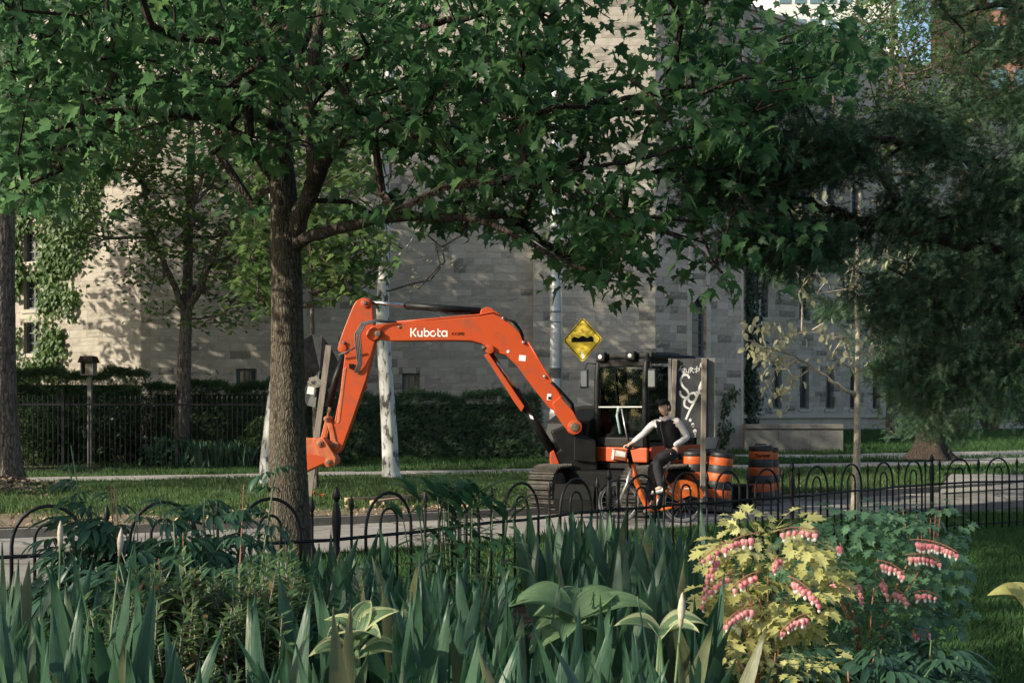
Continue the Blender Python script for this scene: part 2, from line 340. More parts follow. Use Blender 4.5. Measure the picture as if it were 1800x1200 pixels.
def grow(seeds, targets, root_pt, seg=.5, wob=.06, rng=R):
    """seeds: nodes [(pos, parent)], targets joined to nearest inner node; returns nodes, parents, leaf counts"""
    pos = [np.array(s[0], float) for s in seeds]; par = [s[1] for s in seeds]
    root_pt = np.array(root_pt, float); T = sorted([np.array(t, float) for t in targets], key=lambda t: np.linalg.norm(t - root_pt))
    ends = []; arr = np.array(pos); cap = len(pos)
    buf = np.zeros((cap + len(T) * 24 + 10, 3)); buf[:cap] = arr; n = cap
    for t in T:
        dd = np.linalg.norm(buf[:n] - t, axis=1); dr = np.linalg.norm(buf[:n] - root_pt, axis=1)
        k = int(np.argmin(dd + .35 * np.maximum(0, dr - np.linalg.norm(t - root_pt) * .97) * 3))
        a = buf[k].copy(); L = np.linalg.norm(t - a); m = max(1, min(20, int(L / seg))); cur = k
        bow = np.array([rng.uniform(-1, 1), rng.uniform(-1, 1), rng.uniform(.2, 1.2)]) * L * .10
        for i in range(1, m + 1):
            f = i / m; q = a + (t - a) * f + bow * math.sin(math.pi * f) + np.array([rng.uniform(-1, 1) for _ in range(3)]) * wob * (0 if i == m else 1)
            buf[n] = q; par.append(cur); cur = n; n += 1
        ends.append(cur)
    return buf[:n].copy(), par, ends
def twigs_mesh(pos, par, ends, nseed, r_end=.006, r_max=.06, expo=.5, n=4, mb=None, mi=0):
    cnt = np.zeros(len(pos))
    for e in ends:
        k = e
        while k is not None and k >= nseed: cnt[k] += 1; k = par[k]
    mb = mb or MB()
    rr = np.minimum(r_max, r_end * np.maximum(1, cnt) ** expo)
    for k in range(nseed, len(pos)):
        p = par[k]; rp = rr[p] if p >= nseed else rr[k] * 1.1
        mb.tube([pos[p], pos[k]], [min(rp, rr[k] * 1.5), rr[k]], n, mi, False)
    return mb
def inpoly(u, v, poly):
    c = False; j = len(poly) - 1
    for i in range(len(poly)):
        if (poly[i][1] > v) != (poly[j][1] > v) and u < (poly[j][0] - poly[i][0]) * (v - poly[i][1]) / (poly[j][1] - poly[i][1]) + poly[i][0]: c = not c
        j = i
    return c
def uv_of(p): return 900 + p[0] / p[1] * F, HZ - (p[2] - CH) / p[1] * F

# ------------------------------------------------------------------ ground, road, kerbs, pavements
def interp(xs, ys, sl, sr):
    def f(x):
        if x <= xs[0]: return ys[0] + sl * (x - xs[0])
        if x >= xs[-1]: return ys[-1] + sr * (x - xs[-1])
        return float(np.interp(x, xs, ys))
    return f
yn = interp([-5, -2.4, 6.5, 12], [9.3, 12.35, 18.3, 22.3], .75, .70)      # near road edge
yf = interp([-6.7, -2.8, 0, 4.8, 11.4], [14.9, 16.6, 18.1, 20.9, 25.4], .5, .73)  # far kerb
def gz(x, y):
    if y < yn(x): return .06 + .02 * math.sin(x * 1.3 + y)
    if y < yf(x): return 0.0
    s = lerp(.105, .042, min(1, max(0, (x - 1) / 4)))
    return .10 + min(.72, max(0, y - 30.5) * s) + .012 * math.sin(x * 1.7) * math.sin(y * 1.3)
xs = [-500, -300, -200, -120, -80] + list(np.arange(-60, -14, 3)) + list(np.arange(-14, 16, .5)) + list(np.arange(16, 110, 3)) + [150, 220, 320, 500]
def strip(name, lo, hi, rows, zf, m, label=None):
    V = []; Fc = []
    for x in xs:
        for r in rows: y = lerp(lo(x), hi(x), r); V.append((x, y, zf(x, y, r)))
    k = len(rows)
    for i in range(len(xs) - 1):
        for j in range(k - 1): a = i * k + j; Fc.append((a, a + k, a + k + 1, a + 1))
    me = bpy.data.meshes.new(name); me.from_pydata(V, [], Fc); me.materials.append(M[m]); me.update()
    return tag(link(name, me), label, None, None, 'structure')
rows = [0, .5, .8, .92, .96, .98, .99, .995, 1]
strip('lawn', lambda x: -500, lambda x: yn(x) - .0, rows, lambda x, y, r: .06 + .02 * math.sin(x * 1.3 + y) - (.06 if r == 1 else 0), 'lawn', 'dark green lawn and bed on the near side of the iron fence')
strip('road', lambda x: yn(x) - .02, lambda x: yf(x) + .02, [0, .25, .5, .75, 1], lambda x, y, r: 0.004, 'road', 'pale worn road running behind the iron fence')
rows2 = [k * .27 for k in (0, .01, .02, .04, .06, .08, .1, .115, .13, .145, .16, .18, .2, .25, .4, 1)] + [.5, 1]
strip('verge', yf, lambda x: 600, rows2, lambda x, y, r: gz(x, y + .001), 'lawn', 'grass verge and lawn rising behind the far kerb')
def kerb(name, f, off, label):
    t = root(name, label, None); t['kind'] = 'structure'; del t['_w']
    x = -13.0; ms = None
    while x < 15:
        a = Vector((x, f(x) + off, 0)); b = Vector((x + 1.1, f(x + 1.1) + off, 0)); d = b - a
        if ms is None: ms = MB().box((0, 0, .055), (1, .16, .13)).mesh('kerb_stone', M['curb'])
        o = link('kerb_stone', ms, t, (a + b) / 2, (0, 0, math.atan2(d.y, d.x)), (d.length - .012, 1, 1)); x += 1.1
    return t
k1 = kerb('kerb', yf, .07, 'grey kerb stones along the far edge of the road'); k1['label'] = 'grey kerb stones along the far edge of the road'
k2 = kerb('kerb', yn, -.07, 'low kerb stones along the near road edge behind the iron fence')
# pavement slabs
sw = interp([-10.6, -4.2, 6.3, 25], [25.6, 28.1, 31.2, 35], .38, .2)
pv = tag(thing('pavement', 'narrow pale concrete pavement beyond the verge', None), None, None, None, 'structure')
sm = MB().box((0, 0, 0), (1, 1, .06)).mesh('paving_slab', M['slab'])
x = -20.0
while x < 24:
    a = Vector((x, sw(x), 0)); b = Vector((x + 1.25, sw(x + 1.25), 0)); d = b - a; c = (a + b) / 2; w = 1.9
    link('paving_slab', sm, pv, (c.x, c.y, gz(c.x, c.y) + .012 + R.uniform(0, .006)), (0, 0, math.atan2(d.y, d.x)), (d.length - .03, w, 1)); x += 1.25
# wide path that crosses the lawn on the right, and a patch of bare earth on the verge
def flat(name, pts, m, dz, label, th=None):
    me = bpy.data.meshes.new(name); n = len(pts); V = [(x, y, gz(x, y) + dz) for x, y in pts]
    me.from_pydata(V, [], [tuple(range(n))]); me.materials.append(M[m]); me.update(); return tag(link(name, me), label, None, None, 'structure')
def ribbonpatch(name, A, B, m, dz, label, n=30):
    V = []
    for i in range(n + 1):
        t = i / n; k = t * (len(A) - 1); j = min(int(k), len(A) - 2); f = k - j
        p = Vector(A[j]).lerp(Vector(A[j + 1]), f); q = Vector(B[j]).lerp(Vector(B[j + 1]), f)
        for r in (0, .25, .5, .75, 1):
            s = p.lerp(q, r); V.append((s.x, s.y, gz(s.x, s.y) + dz))
    Fc = [(i * 5 + j, i * 5 + j + 1, i * 5 + j + 6, i * 5 + j + 5) for i in range(n) for j in range(4)]
    me = bpy.data.meshes.new(name); me.from_pydata(V, [], Fc); me.materials.append(M[m]); me.update(); return tag(link(name, me), label, None, None, 'structure')
ribbonpatch('path', [(6.9, 34.6), (9.5, 33.8), (14, 33.2), (22, 33.5)], [(6.9, 35.4), (9.5, 35.2), (14, 36.4), (24, 40)], 'slab', .05, 'pale path running from the building corner across the lawn')
ribbonpatch('driveway', [(8.6, 22.9), (12, 25.2)], [(12, 30.8), (17, 31.5)], 'slab', .03, 'pale driveway apron crossing the verge at right')
ribbonpatch('bare_earth', [(-4.6, 16.0), (-3, 16.9), (-1, 17.9)], [(-4.2, 17.6), (-2.4, 18.4), (-.8, 19.0)], 'dirt', .012, 'bare trampled earth beside the far kerb')
ribbonpatch('bare_earth', [(-9.5, 14.0), (-7.5, 14.9), (-5, 15.9)], [(-10, 17.0), (-8, 17.6), (-5, 17.2)], 'dirt', .012, 'bare earth with wood chips beneath the left street tree')
ribbonpatch('flower_bed', [(-9, 2.0), (-2, 2.0), (1.2, 2.0)], [(-8, 6), (-1.5, 8.0), (1.4, 10.3)], 'soil', .02, 'dark garden soil beneath the irises')

# ------------------------------------------------------------------ stone building
def openings_hit(ops, a0, a1, z0, z1):
    for (b0, b1, c0, c1) in ops:
        if a1 > b0 + .01 and a0 < b1 - .01 and z1 > c0 + .01 and z0 < c1 - .01: return (b0, b1, c0, c1)
    return None
def stone_verts(a0, a1, z0, z1, out, rough, r):
    g = .0035; a0 += g; a1 -= g; z0 += g; z1 -= g; V = []
    for j in range(3):
        for i in range(4):
            e = 0 if (i in (0, 3) or j in (0, 2)) else r.uniform(.0, rough)
            V.append((lerp(a0, a1, i / 3), -(out + e), lerp(z0, z1, j / 2)))
    B = [(a0, 0, z0), (a1, 0, z0), (a1, 0, z1), (a0, 0, z1)]
    Fq = [(j * 4 + i, j * 4 + i + 1, j * 4 + i + 5, j * 4 + i + 4) for j in range(2) for i in range(3)]
    n = 12; Fq += [(0, n, n + 1, 3, 2, 1), (3, n + 1, n + 2, 11, 7), (11, n + 2, n + 3, 8, 9, 10), (8, n + 3, n, 0, 4)]
    return V + B, Fq
STONEM = ['lightstone', 'stone1', 'stone2', 'stone3']
BLD = thing('stone_building', 'large buff stone gothic building with ivy and narrow pointed windows behind the excavator', 'building')
ind_left = [290]
def wall(name, p0, p1, z0, z1, ops=(), course=(.19, .27), width=(.32, .75), darkp=.12, solo=None, seed=1, plinth=None, quoins=True, label=None):
    r = random.Random(seed); a = Vector((p0[0], p0[1], 0)); b = Vector((p1[0], p1[1], 0)); L = (b - a).length; d = (b - a) / L
    rz = math.atan2(d.y, d.x)
    base = MB(); base.box((L / 2, .31, (z0 + z1) / 2), (L, .02, z1 - z0))       # dark inner face behind the window openings
    W_ = link(name, base.mesh(name, M['frame']), BLD, a, (0, 0, rz)); tag(W_, label)
    mb = MB(); mo = MB(); z = z0; row = 0
    while z < z1 - .05:
        h = r.uniform(*course); big = plinth and z < plinth
        if big: h = .42
        if plinth and z < plinth < z + h + .1: h = plinth - z
        h = min(h, z1 - z); x = 0
        band = .5 + .5 * math.sin(z * 1.7 + seed)
        while x < L - .01:
            w = r.uniform(*width) * (1.9 if big else 1)
            if quoins and x == 0: w = .55 if row % 2 else .3
            w = min(w, L - x)
            if L - (x + w) < .2: w = L - x
            hit = openings_hit(ops, x, x + w, z, z + h)
            xx0, xx1 = x, x + w
            if hit:
                segs = []
                if x < hit[0] - .04: segs.append((x, hit[0]))
                if x + w > hit[1] + .04: segs.append((hit[1], x + w))
                if z < hit[2] < z + h - .02 or z + .02 < hit[3] < z + h:      # course straddles sill or head: split vertically
                    zz = (z, hit[2]) if z < hit[2] < z + h - .02 else (hit[3], z + h)
                    pieces = [(max(x, hit[0]), min(x + w, hit[1]), zz[0], zz[1])]
                else: pieces = []
                pieces += [(s0, s1, z, z + h) for s0, s1 in segs]
            else: pieces = [(x, x + w, z, z + h)]
            for (s0, s1, t0, t1) in pieces:
                if s1 - s0 < .02 or t1 - t0 < .02: continue
                cx = (s0 + s1) / 2
                n = math.sin(cx * 1.1 + seed * 3) * math.sin(t0 * .9 + seed) + r.uniform(-.5, .5)
                if big: mi = r.choice((0, 1, 1)); ro = .004
                else:
                    q = r.random()
                    mi = 3 if q < darkp * (1.6 if n > .4 else .5) else (2 if q < .32 + darkp + .15 * n else (1 if q < .82 else 0)); ro = (.004, .008, .018, .045)[mi]
                wld = a + d * cx; u, v = uv_of((wld.x, wld.y, t0))
                if (s1 - s0) > .45 and (t1 - t0) > .2 and not big and r.random() < .22 and not solo: 
                    sub = [(s0, s1, t0, (t0 + t1) / 2), (s0, s1, (t0 + t1) / 2, t1)]
                else: sub = [(s0, s1, t0, t1)]
                for (c0, c1, e0, e1) in sub:
                    V, Fq = stone_verts(c0, c1, e0, e1, r.uniform(0, .006) if mi < 3 else r.uniform(0, .014), ro, r)
                    V = [(x_, y_ + (0 if k < 12 else .30), z_) for k, (x_, y_, z_) in enumerate(V)]
                    if solo and ind_left[0] > 0 and solo(u, v):
                        s = MB().add(V, Fq); O = Vector((cx, 0, (e0 + e1) / 2)); s.v = [tuple(Vector(p) - O) for p in s.v]
                        link('stone', s.mesh('stone', M[STONEM[mi]]), W_, O); ind_left[0] -= 1
                    else: mb.add(V, Fq, mi)
                mo.add([(s0, .005, t0), (s1, .005, t0), (s1, .005, t1), (s0, .005, t1)], [(0, 1, 2, 3)])
            x += w
        z += h; row += 1
    o = mb.build('stonework', [M[k] for k in STONEM], W_); tag(o, None, None, None, 'stuff')
    mo.build('mortar', M['mortar'], W_)
    return W_, d
def window(W_, x0, x1, z0, z1, pointed=False, mull=0, bars=0, label=None):
    f = MB(); t = .07; y = .16
    f.box(((x0 + t / 2), y, (z0 + z1) / 2), (t, .05, z1 - z0)); f.box(((x1 - t / 2), y, (z0 + z1) / 2), (t, .05, z1 - z0))
    f.box(((x0 + x1) / 2, y, z0 + t / 2), (x1 - x0 - 2 * t, .05, t)); f.box(((x0 + x1) / 2, y, z1 - t / 2), (x1 - x0 - 2 * t, .05, t))
    for i in range(mull): f.box((lerp(x0, x1, (i + 1) / (mull + 1)), y, (z0 + z1) / 2), (.05, .045, z1 - z0 - 2 * t))
    for i in range(bars): f.box(((x0 + x1) / 2, y + .003, lerp(z0, z1, (i + 1) / (bars + 1))), (x1 - x0 - 2 * t, .035, .035))
    o = f.build('window_frame', M['frame'], W_)
    MB().box(((x0 + x1) / 2, y + .03, (z0 + z1) / 2), (x1 - x0 - .04, .01, z1 - z0 - .04)).build('pane', M['glass'], W_)
    s = MB().prism([(x0 - .08, -.05), (x1 + .08, -.05), (x1 + .08, .14), (x0 - .08, .14)], (0, 0, z0 - .07), (1, 0, 0), (0, 1, 0), .12)
    s.build('window_sill', M['lightstone'], W_)
D0 = 36.0
def X36(u, y=D0): return (u - 900) / F * y
def Zv(v, y): return CH + (HZ - v) / F * y
# facade A (behind the excavator)
xA0, xA1 = X36(248), X36(938)
opsA = [(X36(415) - xA0, X36(451) - xA0, Zv(684, 36), Zv(648, 36)), (X36(707) - xA0, X36(738) - xA0, Zv(692, 36), Zv(656, 36))]
A_, dA = wall('facade', (xA0, D0), (xA1, D0), .3, 17.2, opsA, solo=lambda u, v: 540 < u < 940 and 440 < v < 650 and R.random() < .62, seed=3, darkp=.12, width=(.34, .74), label='broad stone facade in shade behind the hedge')
for o in opsA: window(A_, o[0], o[1], o[2], o[3], mull=2)
# facade B, a shallow projection, and C, turned away with the pointed window
xB0, xB1 = xA1, X36(1152, 35.7)
B_, dB = wall('facade', (xB0, 35.66), (xB1, 35.66), .1, 17.2, [], solo=lambda u, v: 940 < u < 1152 and 500 < v < 660 and R.random() < .5, seed=5, darkp=.10, width=(.45, .9), plinth=1.75, label='projecting flat stone bay behind the road sign')
MB().box((xB0, 35.84, 8.65), (.02, .345, 17.1)).build('return_wall', M['lightstone'], BLD)
pC0, pC1 = (xB1 + .003, 35.663), ((1305 - 900) / F * 37.4, 37.4)
LC = math.hypot(pC1[0] - pC0[0], pC1[1] - pC0[1])
cw0, cw1 = .40 * LC, .57 * LC
def zc(v): return Zv(v, 36.4)
opsC = [(cw0, cw1, zc(628), zc(518)), (cw0, cw1, zc(300), zc(190)), (cw0, cw1, zc(40), zc(-60))]
C_, dC = wall('facade', pC0, pC1, .1, 17.2, opsC, solo=lambda u, v: u > 1152 and 330 < v < 700 and R.random() < .8, seed=8, darkp=.34, width=(.28, .6), course=(.17, .25), plinth=1.75, label='rough stone bay with narrow pointed window')
for (a, b, c, d) in opsC:
    window(C_, a, b, c, d - .38, mull=0, bars=3)
    h = (b - a) / 2; mid = (a + b) / 2          # pointed head: two stone spandrels
    for s in (-1, 1):
        MB().prism([(s * h, -.40), (s * h, .02), (0, .02), (s * .03, -.05), (s * h * .55, -.2)], (mid, .06, d), (1, 0, 0), (0, 0, 1), .18).build('spandrel', M['lightstone'], C_)
    for s in (a - .09, b + .09):
        for k in range(int((d - c) / .45) + 1):
            z = c + k * .45; MB().box((s, -.012, z + .22), (.17, .05, .44)).build('jamb_stone', M['lightstone'], C_)
# tall pale mullion strips above the pointed window
for s in (cw0 - .06, cw1 + .06):
    mb = MB(); z = zc(500)
    while z < zc(320): mb.box((s, -.02, z + .25), (.12, .06, .49)); z += .5
    mb.build('moulding', M['lightstone'], C_)
# corner quoins of C and end return
MB().box((LC - .02, .0, 8.6), (.10, .04, 17.0)).build('corner_moulding', M['lightstone'], C_)
MB().box((pC1[0] - .1, pC1[1] + 4.5, 8.6), (.2, 9.0, 17.0)).build('return_wall', M['stone2'], BLD)
# wing D, receding to the right
d0 = Vector((pC1[0] + .2, 45.6)); dd = Vector((.78, .626)); LD = 30
wlow = []; ops = []
def onD(u):   # distance along D at photo column u
    k = (u - 900) / F; t = (k * d0.y - d0.x) / (dd.x - k * dd.y); return t
for ua, ub in ((1316, 1328), (1357, 1374), (1406, 1422), (1451, 1466), (1494, 1507), (1534, 1546), (1573, 1584)):
    t0, t1 = onD(ua), onD(ub); ya = d0.y + dd.y * t0; ops.append((t0, t1, Zv(718, ya), Zv(640, ya)))
lowz = (ops[0][2], ops[0][3] )
ops = [(a, b, lowz[0], lowz[1]) for a, b, _, _ in ops]
up = []
for ua, ub in ((1326, 1350), (1403, 1424), (1480, 1500), (1555, 1572), (1620, 1636)):
    t0, t1 = onD(ua), onD(ub); up.append((t0, t1, Zv(552, 46.5), Zv(438, 46.5)))
up2 = []
for ua, ub in ((1326, 1340), (1357, 1371), (1405, 1421), (1452, 1466), (1497, 1510), (1540, 1552), (1610, 1622)):
    t0, t1 = onD(ua), onD(ub); up2.append((t0, t1, Zv(352, 46.5), Zv(285, 46.5)))
arch = []
for ua, ub in ((1357, 1373), (1452, 1466), (1540, 1552)):
    t0, t1 = onD(ua), onD(ub); arch.append((t0, t1, Zv(180, 46.5), Zv(75, 46.5)))
DW, _ = wall('wing', (d0.x, d0.y), (d0.x + dd.x * LD, d0.y + dd.y * LD), .3, 18.4, ops + up + up2 + arch, seed=12, darkp=.12, plinth=1.5, quoins=False, label='long wing with rows of narrow windows receding behind the lawn')
for o in ops: window(DW, *o)
for o in up: window(DW, *o, mull=1, bars=4)
for o in up2: window(DW, *o, bars=2)
for o in arch: window(DW, *o, bars=3)
for z in (1.5, 18.45): MB().box((LD / 2, -.05, z), (LD, .16, .16)).build('string_course', M['lightstone'], DW)
# sunlit face E at left, receding left
pE0, pE1 = (-18.3, 38.6), (xA0 - .002, D0 + .001)
LE = math.hypot(pE1[0] - pE0[0], pE1[1] - pE0[1]); dE = Vector((pE1[0] - pE0[0], pE1[1] - pE0[1])) / LE
def onE(u):
    k = (u - 900) / F; return (k * pE0[1] - pE0[0]) / (dE.x - k * dE.y)
opsE = []
for va, vb in ((568, 622), (488, 545), (410, 462), (320, 372), (230, 282)):
    for ua, ub in ((42, 70),): opsE.append((onE(ua), onE(ub), Zv(vb, 38), Zv(va, 38)))
E_, _ = wall('facade', pE0, pE1, .3, 17.2, opsE, seed=21, darkp=.04, width=(.5, 1.0), label='sunlit ivy covered stone face at the left')
for o in opsE: window(E_, *o, mull=1, bars=2)
# unseen building mass added behind the faces to block light
MB().prism([(xA0 + .4, 36.4), (xB1, 36.4), (pC1[0] - .3, 38.0), (pC1[0] - .3, 60), (-17.8, 60), (-17.8, 39.2)], (0, 0, 8.6), (1, 0, 0), (0, 1, 0), 16.9).build('blocking_mass', M['concrete'], BLD)
n = Vector((-dd.y, dd.x))
q = [d0 + n * .4, d0 + dd * LD + n * .4, d0 + dd * LD + n * 10, d0 + n * 10]
MB().prism([(p.x, p.y) for p in q], (0, 0, 9.3), (1, 0, 0), (0, 1, 0), 18.0).build('blocking_mass', M['concrete'], BLD)
# low concrete wall beside the path
lw = root('low_wall', 'low grey concrete wall with a capping slab beside the path at the building corner', 'wall', (7.4, 36.9, 0))
xa, xb = 7.55, 10.7
for i in range(3):
    w = (xb - xa) / 3; MB().box((xa + w * (i + .5), 37.0, .62), (w - .008, .5, 1.0)).build('panel', M['concrete'], lw)
    MB().box((xa + w * (i + .5), 37.0, 1.205), (w - .006, .62, .15)).build('capstone', M['curb'], lw, bevel=.01)
# towers far behind at upper right
def tower(name, label, cx, cy, w, d, z1, m, gm, cols, rows_, z0=20, rz=0):
    t = thing(name, label, 'building', (cx, cy, 0), rz)
    MB().box((0, 0, z1 / 2), (w, d, z1)).build('wall', M[m], t)
    wm = MB().box((0, 0, 0), (w / cols * .7, .1, (z1 - z0) / rows_ * .62)).mesh('window', M[gm])
    for i in range(cols):
        for j in range(rows_): link('window', wm, t, (-w / 2 + w * (i + .5) / cols, -d / 2 - .03, z0 + (z1 - z0) * (j + .5) / rows_))
tower('office_tower', 'white tower with glazed bands far behind the wing roof', 25.5, 95, 9.5, 12, 46, 'facade', 'towerglass', 8, 8)
tower('apartment_tower', 'red brown tower with large windows far behind the right hand trees', 45.5, 100, 13, 12, 52, 'brick', 'towerglass', 6, 9)

# ------------------------------------------------------------------ iron fences
def stroke(mb, pts, w, o, ax, ay, off=0, mi=0, k0=0):     # flat painted stroke on a surface
    nn = Vector(ax).cross(Vector(ay)).normalized(); o = Vector(o); ax = Vector(ax); ay = Vector(ay)
    for i in range(len(pts) - 1):
        a = Vector(pts[i]); b = Vector(pts[i + 1]); d = (b - a)
        if d.length < 1e-6: continue
        s = Vector((-d.y, d.x)).normalized() * w / 2; e = d.normalized() * w * .28
        z = off + (k0 + i) * .00025
        q = [a - e + s, a - e - s, b + e - s, b + e + s]
        mb.add([o + ax * p.x + ay * p.y + nn * z for p in q], [(0, 1, 2, 3)], mi)
FP = [Vector((-4.15, 6.95)), Vector((-1.28, 8.3)), Vector((.93, 10.9)), Vector((3.1, 12.6)), Vector((5.5, 14.9)), Vector((8.3, 16.2))]
FZ = .06; HRAIL, HSP, HARCH = .66, .97, .98
post_m = MB().lathe([(.026, 0), (.026, .60), (.024, .62), (.024, .66), (.029, .70), (.034, .80), (.032, .86), (.016, .935), (.016, .95), (.026, .96), (.030, .985), (.022, 1.02), (.006, 1.05), (0, 1.055)], n=10).mesh('post', M['iron'], True)
spear_m = MB().tube([(0, 0, 0), (0, 0, HSP - .12)], .011, 6).lathe([(.010, HSP - .13), (.016, HSP - .12), (.010, HSP - .105), (.012, HSP - .10), (.022, HSP - .065), (.016, HSP - .035), (.004, HSP + .01), (0, HSP + .015)], n=7).mesh('spear_picket', M['iron'], True)
def archmesh(name, half, top, rr):
    pts = [(-half, 0, 0), (-half, 0, top - half * 1.15)]
    for i in range(1, 12): a = math.pi * (1 - i / 12); pts.append((half * math.cos(a), 0, top - half * 1.15 + half * 1.15 * math.sin(a)))
    pts += [(half, 0, top - half * 1.15), (half, 0, 0)]
    return MB().tube(pts, rr, 7).mesh(name, M['iron'], True)
rng_panels = ['behind the left irises', 'between the maple trunk and the lily clump', 'in front of the cyclist', 'behind the bleeding hearts', 'behind the shaded lawn at right']
for i in range(5):
    a, b = FP[i], FP[i + 1]; L = (b - a).length; d = (b - a) / L; rz = math.atan2(d.y, d.x)
    t = thing('fence_panel', 'black hoop and spear iron fence panel ' + rng_panels[i], 'fence', (a.x, a.y, FZ), rz, 'hoop and spear garden fence panels')
    link('post', post_m, t, (0, 0, 0))
    nu = 4; u_ = (L - .10) / (nu * 5 + 1); x = .05 + u_
    rail = []
    for k in range(9): rail.append((L * k / 8, 0, HRAIL + .006 * math.sin(k * 1.9 + i)))
    MB().tube(rail, .014, 6).build('rail', M['iron'], t, True)
    MB().tube([(0, 0, .10), (L, 0, .10)], .009, 6).build('rail', M['iron'], t, True)
    am = archmesh('hoop', u_ * 1.5, HARCH, .0125); im = archmesh('inner_hoop', u_ * .55, .86, .0105)
    link('spear_picket', spear_m, t, (x - u_ * .4, 0, 0))
    for k in range(nu):
        c = x + u_ * (.9 + 1.1) + k * 5 * u_
        link('hoop', am, t, (c, 0, 0)); link('inner_hoop', im, t, (c, 0, 0)); link('spear_picket', spear_m, t, (c + u_ * 2.5 - (u_ * .4 if k == nu - 1 else 0), 0, 0))
# tall picket fence of the far yard
ff = [(-14.5, 29.2), (-11.6, 29.4), (-8.75, 29.7), (-5.95, 30.1), (-4.6, 30.5)]
pk = MB().box((0, 0, .95), (.022, .022, 1.9)).lathe([(.016, 1.9), (.022, 1.93), (.004, 2.0)], n=4).mesh('picket', M['iron'])
pp = MB().box((0, 0, 1.02), (.07, .07, 2.04)).lathe([(.05, 2.04), (.045, 2.08), (.05, 2.12), (.02, 2.18)], n=8).mesh('post', M['iron'])
where = ['leftmost, behind the big left trunk', 'behind the nesting box post side of the yard', 'in front of the forked yard tree', 'right end, seen between maple and sycamore']
for i in range(4):
    a, b = Vector(ff[i]), Vector(ff[i + 1]); L = (b - a).length; d = (b - a) / L
    t = thing('yard_fence_panel', 'tall black picket fence panel ' + where[i], 'fence', (a.x, a.y, .10), math.atan2(d.y, d.x), 'tall picket fence panels of the yard')
    link('post', pp, t, (0, 0, 0));
    if i == 3: link('post', pp, t, (L, 0, 0))
    for z, s in ((.12, .035), (1.76, .045)): MB().box((L / 2, 0, z), (L, .035, s)).build('rail', M['iron'], t)
    n = int(L / .125)
    for k in range(1, n): link('picket', pk, t, (L * k / n, .0, 0))

# ------------------------------------------------------------------ lamp pole, road sign
t = root('utility_pole', 'tall grey metal utility pole with bands, conduit and torn posters behind the excavator boom', 'pole', (2.35 * 0 + (976 - 900) / F * 27.5, 27.5, .1))
px_, py_ = (976 - 900) / F * 27.5, 27.5
MB().lathe([(.30, .1), (.27, .14), (.17, .30), (.135, .34), (.13, 3), (.115, 8), (.095, 15)], (px_, py_, 0), 20).build('shaft', M['galv'], t, True)
MB().tube([(px_ + .15, py_ - .05, .2), (px_ + .15, py_ - .05, 11)], .022, 8).build('conduit', M['galv'], t, True)
for z in (2.2, 3.85, 4.1, 5.4, 7.2, 9.0): MB().lathe([(.137, z - .03), (.142, z - .028), (.142, z + .028), (.137, z + .03)], (px_, py_, 0), 20).build('band', M['silver'], t, True)
for z, m in ((1.55, 'white'), (1.0, 'board_bare'), (2.6, 'concrete')):
    MB().lathe([(.139, z - .12), (.141, z - .11), (.141, z + .12), (.139, z + .13)], (px_, py_, 0), 20).build('torn_poster', M[m], t, True)
sc_ = P(1024, 597, 27.2); yaw = math.radians(-32)
ax = Vector((math.cos(yaw), math.sin(yaw), 0)); ay = Vector((0, 0, 1)); h = .545
t = root('bump_sign', 'yellow diamond road sign with a black bump symbol fixed beside the grey pole', 'road sign', tuple(sc_))
dia = lambda k: [(0, -k), (k, 0), (0, k), (-k, 0)]
def rdia(k, r=.05):
    o = []
    for (x, y) in dia(k):
        q = Vector((x, y)); n_ = Vector((-y, x)).normalized(); c = q * (1 - r / k)
        for s in (-1, 0, 1): o.append(tuple(c + (n_ * s * r * .9) + (q.normalized() * r * .35 if s == 0 else Vector((0, 0)))))
    return o
MB().prism(rdia(h), sc_, ax, ay, .012).build('plate', M['yellow'], t)
nrm = ax.cross(ay); f_ = sc_ + nrm * .0068
mb = MB()
pts = rdia(h * .93); stroke(mb, pts + [pts[0]], .022, f_, ax, ay, .0005); 
mb.build('border', M['rubber'], t)
MB().prism([(-.30, -.055), (.30, -.055), (.30, .03), (.235, .085), (.13, .04), (.01, .10), (-.11, .04), (-.215, .085), (-.30, .03)], f_, ax, ay, .004).build('bump_symbol', M['rubber'], t)
st = MB()
for a, b, r_ in ((0, -.36, .035), (.035, -.41, .03), (-.02, -.31, .02), (.015, -.44, .018)): st.prism([(a + r_ * math.cos(k), b + r_ * 1.2 * math.sin(k)) for k in (0, 1.2, 2.3, 3.3, 4.4, 5.4)], f_ + nrm * (.001 + r_ * .02), ax, ay, .002)
st.build('sticker', M['white'], t)
for z in (.18, -.18): MB().tube([(px_ + .10, py_ + .04, sc_.z + z), (sc_.x - .25, sc_.y + .175, sc_.z + z)], .014, 6).build('bracket', M['galv'], t)

# ------------------------------------------------------------------ nesting box on its post
t = root('little_library', 'small brown gabled box on a grey post beside the yard fence', 'box', (P(158, 700, 29.9).x, 29.9, .1))
bx = P(158, 700, 29.9).x; zb = Zv(660, 29.9)
MB().box((bx, 29.9, (zb + .1) / 2), (.10, .10, zb - .1)).build('post', M['concrete'], t)
MB().box((bx - .15, 29.82, zb + .17), (.03, .3, .33)).box((bx + .15, 29.82, zb + .17), (.03, .3, .33)).box((bx, 29.82, zb + .02), (.27, .3, .03)).box((bx, 29.96, zb + .17), (.27, .02, .33)).build('case', M['wood'], t)
MB().box((bx + .05, 29.68, zb + .17), (.18, .015, .30)).build('door', M['wood'], t)
MB().prism([(-.22, 0), (.22, 0), (.15, .17), (-.15, .17)], (bx, 29.82, zb + .335), (1, 0, 0), (0, 0, 1), .42).build('roof', M['bark_dark'], t)

